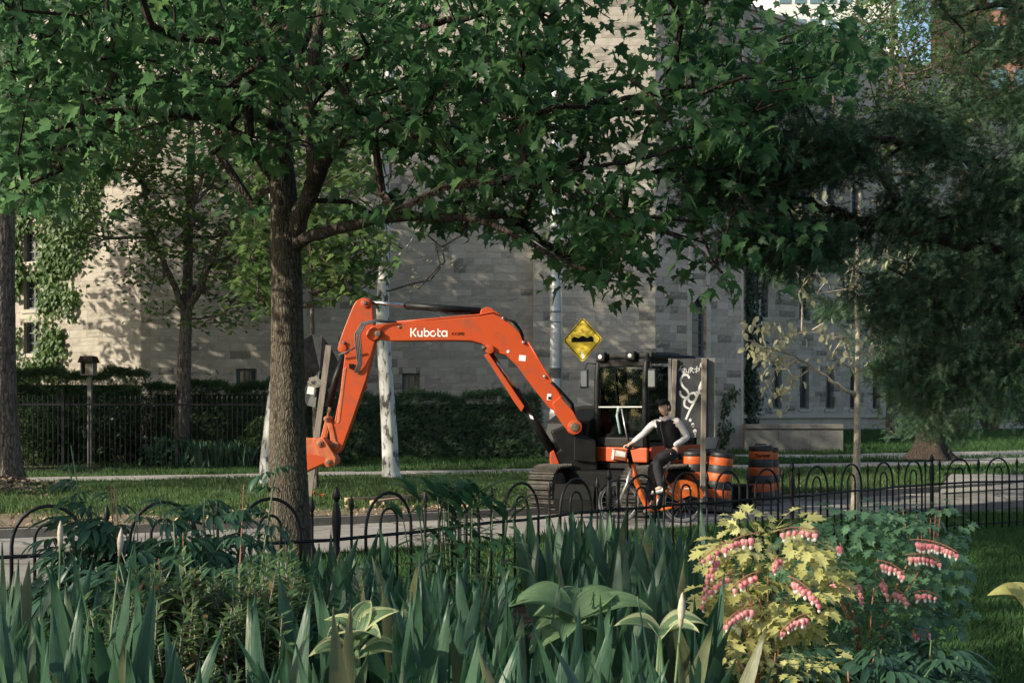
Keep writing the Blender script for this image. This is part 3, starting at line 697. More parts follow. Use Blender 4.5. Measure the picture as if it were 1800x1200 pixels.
# ------------------------------------------------------------------ excavator
EY = 19.0
def XZ(u, v): return ((u - 900) / F * EY, CH + (HZ - v) / F * EY)
EX = root('excavator', 'orange and black tracked excavator with its boom raised to the left of the glazed cab', 'excavator', (2.0, 19.5, .1))
XA, ZA = Vector((1, 0, 0)), Vector((0, 0, 1))
def plate(name, pts, th, m, y=EY, parent=EX, bevel=.012, label=None):
    pp_ = [XZ(u, v) for u, v in pts]
    cx = sum(p[0] for p in pp_) / len(pp_)
    o = MB().prism([(a, b) for a, b in pp_], (0, y, 0), XA, ZA, th).build(name, M[m], None, bevel=bevel, label=label)
    if parent is EX: o.location = Vector(EX.location) * -1
    o.parent = parent
    return o
def tb(name, pts, r, m, n=12, y=EY, parent=EX, depth=None):
    w = [(XZ(u, v)[0], y + (k[0] if k else 0), XZ(u, v)[1]) for (u, v, *k) in pts]
    o = MB().tube(w, r, n).build(name, M[m], None, True)
    if parent is EX: o.location = Vector(EX.location) * -1
    o.parent = parent
    return o
def boss(u, v, r, th, m='orange', y=EY, parent=EX, name='pin_boss'):
    x, z = XZ(u, v)
    o = MB().tube([(x, y - th / 2, z), (x, y + th / 2, z)], r, 18).build(name, M[m], None, True, bevel=.006)
    if parent is EX: o.location = Vector(EX.location) * -1
    o.parent = parent
    return o
boom_pts = [(649, 583), (655, 575), (668, 571), (745, 565), (845, 557), (868, 553), (893, 566), (913, 585), (930, 607), (950, 640), (976, 680), (1003, 722), (1016, 745), (1016, 756), (1009, 762), (1001, 759), (975, 722), (966, 717), (940, 685), (910, 645), (890, 625), (874, 621), (861, 616), (848, 605), (830, 600), (800, 599), (690, 600), (668, 597), (655, 594)]
boom = plate('boom', boom_pts, .34, 'orange')
# raised edge flanges and the thicker foot
plate('boom_foot', [(970, 708), (984, 697), (1006, 722), (1018, 745), (1018, 757), (1008, 764), (999, 760), (976, 727)], .46, 'orange', parent=boom)
plate('boom_head', [(646, 590), (650, 580), (660, 576), (672, 582), (671, 594), (660, 600), (650, 597)], .42, 'orange', parent=boom)
plate('cylinder_mount', [(843, 556), (846, 545), (855, 540), (866, 543), (874, 556), (866, 562)], .24, 'orange', parent=boom)
tb('hydraulic_pipe', [(690, 568, -.15), (760, 562, -.15), (840, 555, -.15), (868, 549, -.15), (890, 560, -.15)], .016, 'orange', 8, parent=boom)
tb('hydraulic_pipe', [(690, 566, .1), (760, 560, .1), (840, 552, .1), (868, 545, .1)], .016, 'orange', 8, parent=boom)
tb('hydraulic_pipe', [(928, 602, -.19), (948, 636, -.19), (972, 676, -.19), (985, 694, -.19)], .014, 'orange', 8, parent=boom)
for (u, v, r, th, m) in ((1009, 750, .075, .50, 'pin'), (667, 588, .05, .50, 'pin'), (861, 615, .075, .44, 'orange'), (851, 612, .03, .47, 'pin'), (704, 576, .025, .37, 'pin')):
    boss(u, v, r, th, m, parent=boom)
boss(1009, 750, .12, .47, 'orange', parent=boom)
# arm
arm = plate('arm', [(640, 524), (652, 527), (656, 540), (657, 560), (662, 598), (655, 630), (645, 668), (622, 735), (602, 790), (590, 800), (582, 790), (590, 740), (600, 690), (605, 650), (608, 625), (600, 618), (597, 606), (606, 580), (622, 540), (628, 530)], .27, 'orange')
plate('arm_lug', [(636, 668), (645, 674), (646, 682), (640, 687), (632, 682)], .12, 'orange', parent=arm)
plate('arm_rib', [(605, 648), (612, 645), (600, 742), (594, 745)], .285, 'orange_dusty', parent=arm)
for (u, v, r, th, m) in ((644, 534, .075, .33, 'orange'), (644, 534, .035, .37, 'pin'), (604, 613, .075, .33, 'orange'), (607, 603, .025, .36, 'pin'), (591, 782, .07, .34, 'orange_dusty'), (591, 782, .04, .37, 'pin')):
    boss(u, v, r, th, m, parent=arm)
ac = tb('arm_cylinder', [(714, 537), (845, 547)], .062, 'black', 16)
boss(717, 537, .07, .02, 'black', parent=ac)
tb('rod', [(652, 531), (716, 537.2)], .032, 'chrome', 12, parent=ac)
tb('hose', [(755, 543, -.07), (790, 552, -.08), (820, 552, -.08), (836, 548, -.07)], .012, 'rubber', 6, parent=ac)
bc = tb('bucket_cylinder', [(606, 622), (590, 665), (578, 715)], .055, 'black', 14, y=EY)
tb('rod', [(585, 690), (575, 735)], .028, 'chrome', 10, parent=bc)
# boom cylinder with guard
bo = tb('boom_cylinder', [(905, 685), (975, 800)], .075, 'black', 16, y=EY - .05)
tb('rod', [(864, 622), (906, 686)], .036, 'chrome', 12, y=EY - .05, parent=bo)
plate('cylinder_guard', [(851, 624), (860, 622), (922, 714), (917, 724), (905, 708), (872, 656)], .12, 'orange', y=EY - .12, parent=bo)
plate('label_sticker', [(930, 728), (936, 731), (938, 737), (932, 735)], .004, 'white', y=EY - .128, parent=bo, bevel=0)
# linkage and bucket
for dy in (-.14, .14):
    plate('side_link', [(574, 733), (579, 730), (588, 748), (594, 778), (590, 786), (584, 783), (582, 760)], .035, 'orange_dusty', y=EY + dy)
    plate('side_link', [(573, 738), (580, 745), (570, 782), (562, 780)], .03, 'orange_dusty', y=EY + dy * .6)
boss(577, 736, .05, .36, 'orange_dusty'); boss(577, 736, .028, .4, 'pin')
bk = plate('bucket', [(545, 770), (560, 768), (572, 772), (590, 800), (594, 806), (592, 816), (582, 820), (575, 815), (555, 822), (538, 830), (515, 822), (500, 800), (505, 780), (525, 768)], .62, 'orange_dusty')
plate('bucket_ear', [(555, 770), (574, 768), (596, 803), (594, 816), (580, 820), (566, 800)], .30, 'orange_dusty', y=EY - .18, parent=bk)
plate('bucket_side', [(545, 795), (575, 800), (576, 812), (545, 826)], .02, 'orange', y=EY - .322, parent=bk)
for u, v in ((568, 778), (583, 810)): boss(u, v, .06, .70, 'orange_dusty', parent=bk); boss(u, v, .035, .74, 'pin', parent=bk)
# hoses at the arm joint and along the boom
for k in range(4):
    tb('hose', [(700 - k * 4, 568, -.2), (665, 564 + k, -.26), (640 + k * 2, 570 + k, -.3), (628 + k * 3, 590, -.3), (630 + k * 3, 615, -.26), (632 + k * 2, 640, -.2), (626 + k * 2, 655, -.17)], .013, 'hose', 7, parent=arm)
tb('hose', [(598, 625, -.2), (612, 620, -.22), (628, 612, -.24)], .014, 'hose', 7, parent=arm)
for k in range(3):
    tb('hose', [(884 + k * 2, 560, -.2 + k * .1), (900 + k * 3, 566, -.2 + k * .1), (913 + k * 2, 582, -.2 + k * .1), (920 + k, 600, -.2 + k * .1)], .015, 'rubber', 7, parent=boom)
    tb('hose', [(968 + k * 2, 672, -.2 + k * .1), (985 + k * 2, 690, -.2 + k * .1), (1003 + k * 2, 710, -.2 + k * .1), (1006 + k * 2, 730, -.2 + k * .1)], .018, 'rubber', 7, parent=boom)
for u, v in ((885, 561), (920, 603), (957, 662)): boss(u, v, .025, .42, 'silver', parent=boom, name='hose_clamp')
plate('valve_block', [(616, 640), (624, 640), (624, 648), (616, 648)], .04, 'rubber', y=EY - .155, parent=arm, bevel=.003)
# maker's name in white rounded stencil letters on the boom side, data stickers
yb = EY - .1725
def AB(u, v): x, z = XZ(u, v); return (x, z)
mb = MB(); k = 0
def arcp(cx, cy, rx, ry, a0, a1, n=10): return [(cx + rx * math.cos(math.radians(lerp(a0, a1, i / n))), cy + ry * math.sin(math.radians(lerp(a0, a1, i / n)))) for i in range(n + 1)]
lt = [[(0, 0), (0, 14)], [(8.5, 14), (2.8, 7), (8.5, 0)],                                  # K
      [(12, 9.5), (12, 4), (13, 1.5), (15.5, .6), (18, 1.2), (19, 3)], [(19, 9.5), (19, 0)],     # u
      [(23.5, 14), (23.5, 1)], arcp(27.5, 5, 4, 4.6, 130, -130),                              # b
      arcp(38.5, 5, 4.6, 4.6, 60, 400)[:-1],                                                    # o
      [(47, 13), (47, 3.5), (48.2, 1), (51, .6)], [(47, 9), (51.5, 9)],                          # t
      arcp(58, 5, 4.2, 4.6, 40, 320), [(62.4, 9.6), (62.4, 0)]]                                  # a
ox, oz = AB(724, 592.5); s_ = EY / F
for L_ in lt:
    stroke(mb, [(x * s_, y * s_ ) for x, y in L_], 2.3 * s_, (ox, yb, oz), XA, ZA, 0, k0=k); k += 0
o = mb.build('maker_name', M['white'], None); o.location = -Vector(EX.location); o.parent = boom; o.matrix_parent_inverse = Matrix.Identity(4)
o.location = (0, 0, 0)
mb = MB()
ox, oz = AB(795, 590)
for L_ in ([(0, 0), (0, 4)], [(3, 4), (0, 2), (3, 0)], [(4.5, 4), (7.5, 0)], [(7.5, 4), (4.5, 0)], [(10, 0), (10, 4), (12.5, 4), (12.5, 0), (10, 0)], [(14, 0), (14, 4), (16.5, 4), (16.5, 2), (14, 2)], [(18, 0), (18, 4), (20.5, 4), (20.5, 0), (18, 0)]):
    stroke(mb, [((x + y * .3) * s_, y * s_) for x, y in L_], .9 * s_, (ox, yb, oz), XA, ZA)
o = mb.build('model_number', M['rubber'], None); o.parent = boom
def fixlabel(u0, v0, u1, v1, m='white', rot=0, y=yb):
    c = Vector(AB((u0 + u1) / 2, (v0 + v1) / 2)); w = (u1 - u0) * s_ / 2; h = (v1 - v0) * s_ / 2
    pts = [Matrix.Rotation(rot, 2) @ Vector(p) + c for p in ((-w, -h), (w, -h), (w, h), (-w, h))]
    o = MB().prism([tuple(p) for p in pts], (0, y, 0), XA, ZA, .003).build('label_sticker', M[m], None); o.parent = boom
fixlabel(912, 625, 924, 635, rot=-.1); fixlabel(891, 616, 895, 621, rot=-.6); fixlabel(961, 692, 968, 703, rot=-.1); fixlabel(963, 697, 968, 702, 'rubber', -.1, yb - .003)

# upper structure: frame rotated towards the camera's left
th = math.radians(38); CN = Vector((2.22, 18.55)); fwd = Vector((-math.sin(th), -math.cos(th))); lft = Vector((math.cos(th), -math.sin(th)))
def U(f, l, z): p = CN + fwd * f + lft * l; return Vector((p.x, p.y, z))   # f forward of the near front cab corner, l to the machine's left
RZ = math.atan2(-fwd.x, fwd.y) - math.pi / 2 + math.pi / 2
rzU = math.atan2(lft.y, lft.x)
def ubox(name, f0, f1, l0, l1, z0, z1, m, parent=EX, bevel=.02, label=None):
    c = U((f0 + f1) / 2, (l0 + l1) / 2, (z0 + z1) / 2)
    mb = MB().box(c, (abs(l1 - l0), abs(f1 - f0), z1 - z0), rzU)
    o = mb.build(name, M[m], None, bevel=bevel, label=label)
    if parent is EX: o.location = -Vector(EX.location)
    o.parent = parent
    return o
def utube(name, pts, r, m, n=8, parent=EX):
    o = MB().tube([U(*p) for p in pts], r, n).build(name, M[m], None, True)
    if parent is EX: o.location = -Vector(EX.location)
    o.parent = parent
    return o
ubox('turntable', -1.9, .05, -1.75, -.15, .72, .86, 'black')
ubox('platform', -2.1, .08, -2.05, .02, .86, 1.0, 'black', bevel=.03)
sk = ubox('side_skirt', -1.85, -.02, .0, .05, .88, 1.10, 'orange', bevel=.02)
ubox('front_skirt', .06, .12, -.98, .05, .84, 1.08, 'orange', bevel=.02)
MB_ = ubox('label_sticker', .122, .126, -.62, -.50, .93, .99, 'white', bevel=0)
ubox('label_sticker', .126, .1275, -.60, -.52, .95, .975, 'hose', bevel=0)
ubox('counterweight', -2.25, -1.7, -1.95, -.35, .9, 1.75, 'orange', bevel=.12)
ubox('engine_hood', -2.0, -.9, -2.05, -1.02, 1.0, 1.72, 'black', bevel=.10)
ho = ubox('side_hood', -.95, .15, -2.03, -1.05, 1.0, 1.45, 'black', bevel=.12)
# sloped front cover of the hood
hp = [(.1, 1.0), (.25, 1.15), (.12, 1.5), (-.35, 1.72), (-1.0, 1.78), (-1.0, 1.0)]
o = MB().prism([(a, z) for a, z in hp], U(0, -1.52, 0), Vector((fwd.x, fwd.y, 0)), ZA, .9).build('sloped_hood', M['black'], None, bevel=.04); o.location = -Vector(EX.location); o.parent = EX
# swing bracket with lamp mirrors
sb = plate('swing_bracket', [(968, 757), (982, 752), (1003, 742), (1020, 742), (1024, 765), (1046, 772), (1050, 826), (1012, 828), (988, 824), (972, 830), (966, 800), (985, 790), (975, 775)], .36, 'black', y=EY + .05, bevel=.03)
plate('bracket_plate', [(1008, 768), (1046, 775), (1046, 812), (1008, 808)], .04, 'black', y=EY - .17)
plate('bracket_tip', [(966, 795), (973, 790), (982, 812), (984, 828), (968, 828)], .30, 'orange', y=EY)
tb('lower_pin', [(975, 826), (977, 836)], .12, 'pin', 14, y=EY)
# cab: posts, roof, glazing
zf, zt = 1.02, 2.52; cw, cl = 1.0, 1.62
cab = ubox('cab_floor', -cl, 0, -cw, 0, 1.0, 1.14, 'black', bevel=.02)
def cbox(*a, **k): k['parent'] = cab; cab_in = ubox(*a, **k); cab_in.location = (0, 0, 0); return cab_in
def ctube(*a, **k): k['parent'] = cab; o = utube(*a, **k); o.location = (0, 0, 0); return o
for l in (-cw + .03, -.03):
    ctube('cab_post', [(0.0, l, 1.1), (.04, l, 1.6), (.03, l, 2.2), (.0, l, 2.45), (-.03, l, 2.56)], .055, 'black')
    ctube('cab_post', [(-.82, l, 1.1), (-.84, l, 1.8), (-.86, l, 2.5)], .04, 'black')
    ctube('cab_post', [(-cl + .03, l, 1.1), (-cl + .03, l, 2.2), (-cl + .12, l, 2.5)], .045, 'black')
cbox('cab_roof', -cl, .02, -cw - .01, .01, 2.52, 2.64, 'black', bevel=.045)
cbox('roof_hatch', -1.3, -.5, -.85, -.15, 2.64, 2.67, 'black', bevel=.01)
cbox('front_header', -.06, .03, -cw + .05, -.05, 2.40, 2.53, 'black', bevel=.02)
cbox('front_sill', -.02, .07, -cw + .05, -.05, 1.08, 1.24, 'black', bevel=.02)
cbox('windscreen', .045, .051, -cw + .07, -.07, 1.76, 2.40, 'cabglass', bevel=0)
cbox('lower_windscreen', .035, .041, -cw + .07, -.07, 1.24, 1.73, 'cabglass', bevel=0)
cbox('windscreen_bar', .04, .065, -cw + .07, -.07, 1.735, 1.755, 'silver', bevel=0)
cbox('door_glass', -.80, -.02, -.022, -.016, 1.2, 2.42, 'cabglass', bevel=0)
cbox('side_glass', -1.55, -.88, -.022, -.016, 1.5, 2.42, 'cabglass', bevel=0)
cbox('side_glass', -1.55, -.05, -cw + .016, -cw + .022, 1.3, 2.42, 'cabglass', bevel=0)
cbox('rear_glass', -cl + .02, -cl + .026, -cw + .1, -.1, 1.5, 2.42, 'cabglass', bevel=0)
cbox('door_panel', -1.55, -.86, -.04, 0, 1.14, 1.5, 'black', bevel=.01)
cbox('rear_panel', -cl, -cl + .03, -cw + .05, -.05, 1.14, 1.5, 'black', bevel=.01)
ctube('wiper', [(.07, -.55, 1.80), (.075, -.60, 2.30)], .012, 'rubber', 5)
ctube('grab_rail', [(.09, -.34, 1.2), (.10, -.38, 1.4), (.10, -.45, 1.72)], .013, 'silver', 6)
cbox('seat_back', -1.05, -.93, -.75, -.28, 1.45, 2.1, 'rubber', bevel=.05)
cbox('seat', -1.0, -.5, -.75, -.28, 1.35, 1.5, 'rubber', bevel=.05)
for l in (-.78, -.22): ctube('control_lever', [(-.42, l, 1.3), (-.36, l, 1.62)], .014, 'rubber', 6)
cbox('display_monitor', -.25, -.2, -.28, -.12, 1.7, 1.85, 'rubber', bevel=.01)
ctube('seat_strap', [(-.2, -.70, 1.75), (-.12, -.68, 1.6), (-.1, -.6, 1.3)], .022, 'white', 6)
for l in (-.86, -.28):
    cbox('lamp_housing', .02, .12, l - .09, l + .09, 2.50, 2.66, 'black', bevel=.02)
    o = MB().lathe([(0, 0), (.036, 0), (.042, -.02)], (0, 0, 0), 14, mat4=Matrix.Rotation(-rzU, 3, 'Z').inverted() @ Matrix.Rotation(math.pi / 2, 3, 'X')).build('lamp_lens', M['lens'], cab, True)
    o.location = U(.125, l, 2.58)
def mirror(l, z, side):
    ctube('mirror_arm', [(-.05, l, z + .25), (.12, l + side * .12, z + .26), (.14, l + side * .16, z + .12)], .012, 'black', 6)
    cbox('mirror', .12, .16, l + side * .16 - .08, l + side * .16 + .08, z - .16, z + .16, 'black', bevel=.03)
    cbox('mirror_glass', .162, .166, l + side * .16 - .06, l + side * .16 + .06, z - .13, z + .13, 'mirror', bevel=0)
mirror(-cw, 2.22, -1); mirror(0, 2.2, 1)
cbox('work_lamp', -.12, -.02, -.04, .06, 2.55, 2.64, 'black', bevel=.02)
# undercarriage and tracks
tdir = Vector((.52, .854)); tn = Vector((tdir.y, -tdir.x)); rzT = math.atan2(tdir.y, tdir.x)
def track(px, py, nm):
    r = .33; Lc = 2.15; w = .45
    c = Vector((px, py)); 
    tk = MB()
    prof = []
    for i in range(9): a = math.pi / 2 + math.pi * i / 8; prof.append((r * math.cos(a), r * math.sin(a) + r))
    for i in range(9): a = -math.pi / 2 + math.pi * i / 8; prof.append((Lc + r * math.cos(a), r * math.sin(a) + r))
    o3 = Vector((px, py, .10)); A3 = Vector((tdir.x, tdir.y, 0))
    frame = MB().prism([(x * .93 + .07, (z - r) * .82 + r) for x, z in prof], o3, A3, ZA, w * .62).build('track_frame', M['rubber'], None); frame.location = -Vector(EX.location); frame.parent = EX
    per = 2 * Lc + 2 * math.pi * r; n = int(per / .155)
    sm_ = MB().box((0, 0, 0), (.13, w, .03)).box((.03, 0, .03), (.022, w, .035)).box((-.03, 0, .025), (.018, w, .028)).mesh('track_shoe', M['track'])
    for i in range(n):
        s = per * i / n
        if s < Lc: x, z, a = s, 2 * r, 0
        elif s < Lc + math.pi * r: q = (s - Lc) / r; x, z, a = Lc + r * math.sin(q), r + r * math.cos(q), q
        elif s < 2 * Lc + math.pi * r: x, z, a = Lc - (s - Lc - math.pi * r), 0, math.pi
        else: q = (s - 2 * Lc - math.pi * r) / r; x, z, a = -r * math.sin(q), r - r * math.cos(q), math.pi + q
        p = o3 + A3 * x + ZA * (z + (.0)); ob = link('track_shoe', sm_, EX, p - Vector(EX.location))
        ob.rotation_euler = (Matrix.Rotation(rzT, 3, 'Z') @ Matrix.Rotation(a, 3, 'Y')).to_euler()
    for x in (0.02, Lc):
        o = MB().tube([Vector((px, py, .10 + r)) + A3 * x - Vector((tn.x, tn.y, 0)) * w * .40, Vector((px, py, .10 + r)) + A3 * x + Vector((tn.x, tn.y, 0)) * w * .40], .25, 20).build('idler_wheel', M['track'], None, True, bevel=.02); o.location = -Vector(EX.location); o.parent = EX
track(.62, 18.62, 'l'); track(.62 + tn.x * 1.65, 18.62 + tn.y * 1.65, 'r')
mid = Vector((.62, 18.62)) + tn * .82 + tdir * 1.1
o = MB().box((mid.x, mid.y, .52), (1.7, 1.3, .36), rzT).build('undercarriage', M['rubber'], None, bevel=.04); o.location = -Vector(EX.location); o.parent = EX
bl = mid - tdir * 1.75
o = MB().prism([(-.02, -.0), (.10, .02), (.05, .2), (.08, .42), (-.02, .42), (-.07, .2)], (bl.x, bl.y, .12), Vector((tdir.x, tdir.y, 0)), ZA, .7).build('dozer_blade', M['rubber'], None, bevel=.01); o.location = -Vector(EX.location); o.parent = EX

# ------------------------------------------------------------------ leaning sheet, stakes and beams on the verge
t = root('plastic_sheet', 'crumpled black plastic sheet snagged on a timber stake behind the maple', 'sheet', tuple(P(560, 700, 20.2)))
bl_pts = [(530, 600), (548, 588), (566, 590), (582, 612), (600, 650), (608, 668), (590, 690), (570, 705), (556, 716), (540, 712), (528, 690), (524, 640)]
c0 = (562, 650); V = []; Fc = []
for ring in (0, .35, .7, 1):
    for (u, v) in bl_pts:
        p = P(lerp(c0[0], u, ring), lerp(c0[1], v, ring), 20.2); p.y += .09 * math.sin(u * .33 + v * .19) * ring + .07 * ring * math.cos(v * .31); V.append(p)
n = len(bl_pts)
Fc = [(k * n + i, k * n + (i + 1) % n, (k + 1) * n + (i + 1) % n, (k + 1) * n + i) for k in range(3) for i in range(n)]
o = MB().add(V, Fc).build('sheet', M['mesh_sheet'], t); s = o.modifiers.new('s', 'SOLIDIFY'); s.thickness = .012
mb = MB()
for k in range(9):
    a = R.uniform(0, 6); pts = []
    for i in range(9): a += R.uniform(.5, 1.1); pts.append(P(553 + math.cos(a) * R.uniform(5, 14), 672 + math.sin(a) * R.uniform(3, 12), 20.1))
    mb.tube(pts, .006, 5)
mb.build('wire_tangle', M['wire'], t); 
MB().box(P(546, 686, 20.08), (.12, .01, .13), ry=.15).build('paper_note', M['white'], t)
def stake(u0, v0, u1, v1, d, w, m, label, th=.045, d2=None):
    a, b = P(u0, v0, d), P(u1, v1, d2 or d); dr = (b - a); L = dr.length
    t = root('timber_stake', label, 'stake', tuple(b), 0, None)
    mb = MB(); q = dr.normalized(); sx = q.cross(Vector((0, 1, 0))).normalized(); sy = q.cross(sx)
    for p in (a, b):
        for i, j in ((-1, -1), (1, -1), (1, 1), (-1, 1)): mb.v.append(tuple(p + sx * i * w / 2 + sy * j * th / 2))
    mb.f = [(0, 1, 2, 3), (7, 6, 5, 4)] + [(i, i + 4, (i + 1) % 4 + 4, (i + 1) % 4) for i in range(4)]; mb.m = [0] * 6
    me = mb; me.v = [tuple(wp(t, p)) for p in me.v]
    # single mesh thing
    bpy.data.objects.remove(t); O = b
    me.v = [tuple(Vector(p) + b - O) for p in me.v]
    o = link('timber_stake', me.mesh('timber_stake', M[m]), None, O); bv = o.modifiers.new('b', 'BEVEL'); bv.width = .004
    return tag(o, label, 'stake')
stake(578, 607, 543, 872, 19.9, .105, 'wood', 'long weathered timber stake leaning beside the maple trunk', d2=19.9)
for (u0, v0, u1, v1, d, lab) in ((608, 879, 752, 872, 19.2, 'long squared timber beam lying on bare earth beside the kerb'), (655, 893, 712, 889, 18.6, 'short squared timber beam lying in front of the longer one')):
    a = P(u0, v0, d); b = P(u1, v1, d + .9); a.z = b.z = .16; c = (a + b) / 2; dv = b - a
    o = link('timber_beam', MB().box((0, 0, 0), (dv.length, .13, .11)).mesh('timber_beam', M['timber']), None, c, (0, 0, math.atan2(dv.y, dv.x))); o.modifiers.new('b', 'BEVEL').width = .008
    tag(o, lab, 'beam')
sc2 = MB(); c0 = P(556, 864, 20.5)
for k in range(5): a = k * 1.3; sc2.add([(0, 0, .02), (.12 * math.cos(a), .12 * math.sin(a), .0), (.13 * math.cos(a + .8), .13 * math.sin(a + .8), .05 + .04 * (k % 2))], [(0, 1, 2)])
o = link('orange_netting', sc2.mesh('orange_netting', M['drum']), None, (c0.x, c0.y, .12)); o.scale = (1.5, 1, 1.6); tag(o, 'scrap of orange plastic netting lying in the grass behind the maple', 'netting'); o.modifiers.new('s', 'SOLIDIFY').thickness = .004

# ------------------------------------------------------------------ plywood board with graffiti and its stakes
BY = 19.35 - 1.0
BY = 18.0
t = root('hoarding_board', 'dark painted plywood board sprayed with white graffiti beside the cab', 'board', (P(1215, 700, BY).x, BY, 1.2))
def PB(u, v): q = P(u, v, BY); return (q.x, q.z)
a = PB(1175, 769); b = PB(1244, 630); c = PB(1257, 630)
MB().box(((a[0] + b[0]) / 2, BY, (a[1] + b[1]) / 2), (b[0] - a[0], .018, b[1] - a[1])).build('board', M['board'], t)
MB().box(((b[0] + c[0]) / 2 + .001, BY + .012, (a[1] + b[1]) / 2 + .01), (c[0] - b[0], .018, b[1] - a[1])).build('bare_board_edge', M['board_bare'], t)
MB().box((PB(1177, 0)[0] , BY - .012, (a[1] + b[1]) / 2), (.045, .005, b[1] - a[1])).build('bare_strip', M['board_bare'], t)
mb = MB(); o0 = (0, BY - .0095, 0)
def G2(pts, w): stroke(mb, [PB(*p) for p in pts], w, o0, XA, ZA, 0)
def sm2(pts, n=6):     # Catmull-Rom through photo points
    o = []; q = [pts[0]] + list(pts) + [pts[-1]]
    for i in range(1, len(q) - 2):
        for k in range(n):
            t_ = k / n; a0, a1, a2, a3 = [Vector(x) for x in q[i - 1:i + 3]]
            o.append(tuple(.5 * ((2 * a1) + (a2 - a0) * t_ + (2 * a0 - 5 * a1 + 4 * a2 - a3) * t_ * t_ + (3 * a1 - a0 - 3 * a2 + a3) * t_ ** 3)))
    return o + [pts[-1]]
z = lambda x, y: (1020 + x / 4, 610 + y / 4)
S1 = [z(765, 215), z(750, 195), z(720, 200), z(705, 235), z(720, 275), z(750, 305), z(762, 340), z(735, 355), z(705, 335), z(700, 310)]
G2(sm2(S1), .034)
G2(sm2([z(800, 320), z(770, 330), z(757, 360), z(775, 385), z(805, 375), z(815, 345), z(800, 320)]), .034)
G2(sm2([z(757, 360), z(735, 370), z(732, 410), z(760, 430)]), .032)
G2(sm2([z(852, 245), z(838, 280), z(830, 320), z(800, 385), z(770, 440), z(742, 505)]), .034)
G2([z(815, 315), z(850, 325)], .03); G2([z(845, 290), z(855, 285)], .03)
for x, y, r_ in ((772, 512, .022), (790, 545, .026), (793, 552, .02), (805, 590, .03), (807, 602, .018)): 
    c = PB(*z(x, y)); mb.prism([(c[0] + r_ * math.cos(k * .785), c[1] + r_ * 1.25 * math.sin(k * .785)) for k in range(8)], (0, BY - .0105, 0), XA, ZA, .001)
G2([z(806, 600), z(808, 630)], .008)
for L_ in ([(704, 145), (722, 180)], [(700, 160), (735, 150), (730, 168), (712, 170), (738, 180), (722, 186)], [(742, 150), (744, 175), (758, 178), (766, 148)], [(766, 148), (760, 185)], [(772, 182), (776, 142), (792, 150), (778, 162), (798, 180)], [(802, 155), (832, 150)], [(820, 135), (814, 180)], [(806, 172), (828, 168)], [(834, 165), (846, 112), (856, 150)], [(836, 145), (856, 132)], [(690, 165), (705, 140), (712, 130)]):
    G2([z(*p) for p in L_], .012)
mb.build('graffiti', M['white'], t)
stake(1186.5, 631, 1180, 790, BY - .04, .072, 'wood', 'grey timber stake at the left edge of the graffiti board', d2=BY - .04)
stake(1238, 629, 1235, 893, BY - .05, .08, 'wood', 'tall pale timber stake in front of the graffiti board', d2=BY - .05)

# ------------------------------------------------------------------ construction drums
def drum(u, vtop, vbot, d, tx, ty, label, text=None, taper=1):
    c = P(u, vbot, d); hh = (vbot - vtop) / F * d; s = hh / 1.08; gz_ = .1 if d > 20.3 else 0
    t = thing('traffic_drum', label, 'traffic drum', (c.x, c.y, c.z), 0, 'orange and black striped traffic drums'); t.rotation_euler = (tx, ty, 0); t.scale = (s,) * 3
    MB().lathe([(0, 0), (.30, 0), (.31, .03), (.29, .09), (.25, .10)], n=24).build('base', M['grime'], t, True)
    prof = [(.245, .09), (.24, .19), (.237, .195), (.237, .34), (.234, .345), (.232, .50), (.226, .505), (.224, .65), (.218, .655), (.216, .80), (.21, .805), (.208, .93), (.19, .95)]
    mis = [0, 0, 1, 0, 0, 0, 1, 0, 0, 0, 1, 0]
    mis = [1, 1, 0, 1, 1, 0, 0, 1, 1, 0, 0, 0]
    for k in range(0, 6):
        z0 = .10 + .145 * k; r0 = .245 - .007 * k
        MB().lathe([(r0, z0), (r0 + .003, z0 + .01), (r0 + .001, z0 + .075), (r0 - .001, z0 + .135), (r0 - .008, z0 + .145)], n=28).build('dark_band' if k % 2 == 0 else 'orange_band', M['drumband'] if k % 2 == 0 else M['drum'], t, True)
    MB().lathe([(.205, .965), (.212, .97), (.212, 1.04), (.19, 1.055), (.0, 1.06)], n=24).build('lid', M['drumband'], t, True)
    MB().tube([(-.1, 0, 1.05), (-.09, 0, 1.085), (.09, 0, 1.085), (.1, 0, 1.05)], .014, 6).build('handle', M['drumband'], t, True)
    if text:
        cu = bpy.data.curves.new('text', 'FONT'); cu.body = text; cu.size = .085; cu.align_x = 'CENTER'; cu.extrude = .001; cu.offset = .002
        o = bpy.data.objects.new('text', cu); COL.objects.link(o); dg = bpy.context.evaluated_depsgraph_get(); me = bpy.data.meshes.new_from_object(o.evaluated_get(dg)); bpy.data.objects.remove(o)
        for v in me.vertices:
            x, y, z_ = v.co; a = x / .222; v.co = (.2225 * math.sin(a), -(.2225 + z_) * math.cos(a), y + .865)
        me.materials.clear(); me.materials.append(M['rubber']); me.name = 'lettering'; link('lettering', me, t)
    return t
drum(1259, 792, 897, 18.75, 0, .10, 'leaning striped drum just right of the tall pale stake', None)
drum(1222, 790, 893, 18.9, 0, -.02, 'striped drum between the graffiti board and the cyclist', None)
drum(1190, 797, 893, 19.2, 0, .01, 'striped drum directly behind the cyclist with black letters', 'KN')
drum(1247, 790, 885, 19.6, 0, .03, 'striped drum hidden behind the leaning one')
drum(1337, 781, 887, 20.4, 0, 0, 'upright striped drum with lettering at the right of the group', 'Toronto')
drum(1350, 784, 882, 21.0, 0, -.02, 'striped drum behind the upright lettered one')
c = P(1297, 880, 19.6); bx_ = root('black_crate', 'low black plastic crate on the road between the striped drums', 'crate', (c.x, c.y, 0))
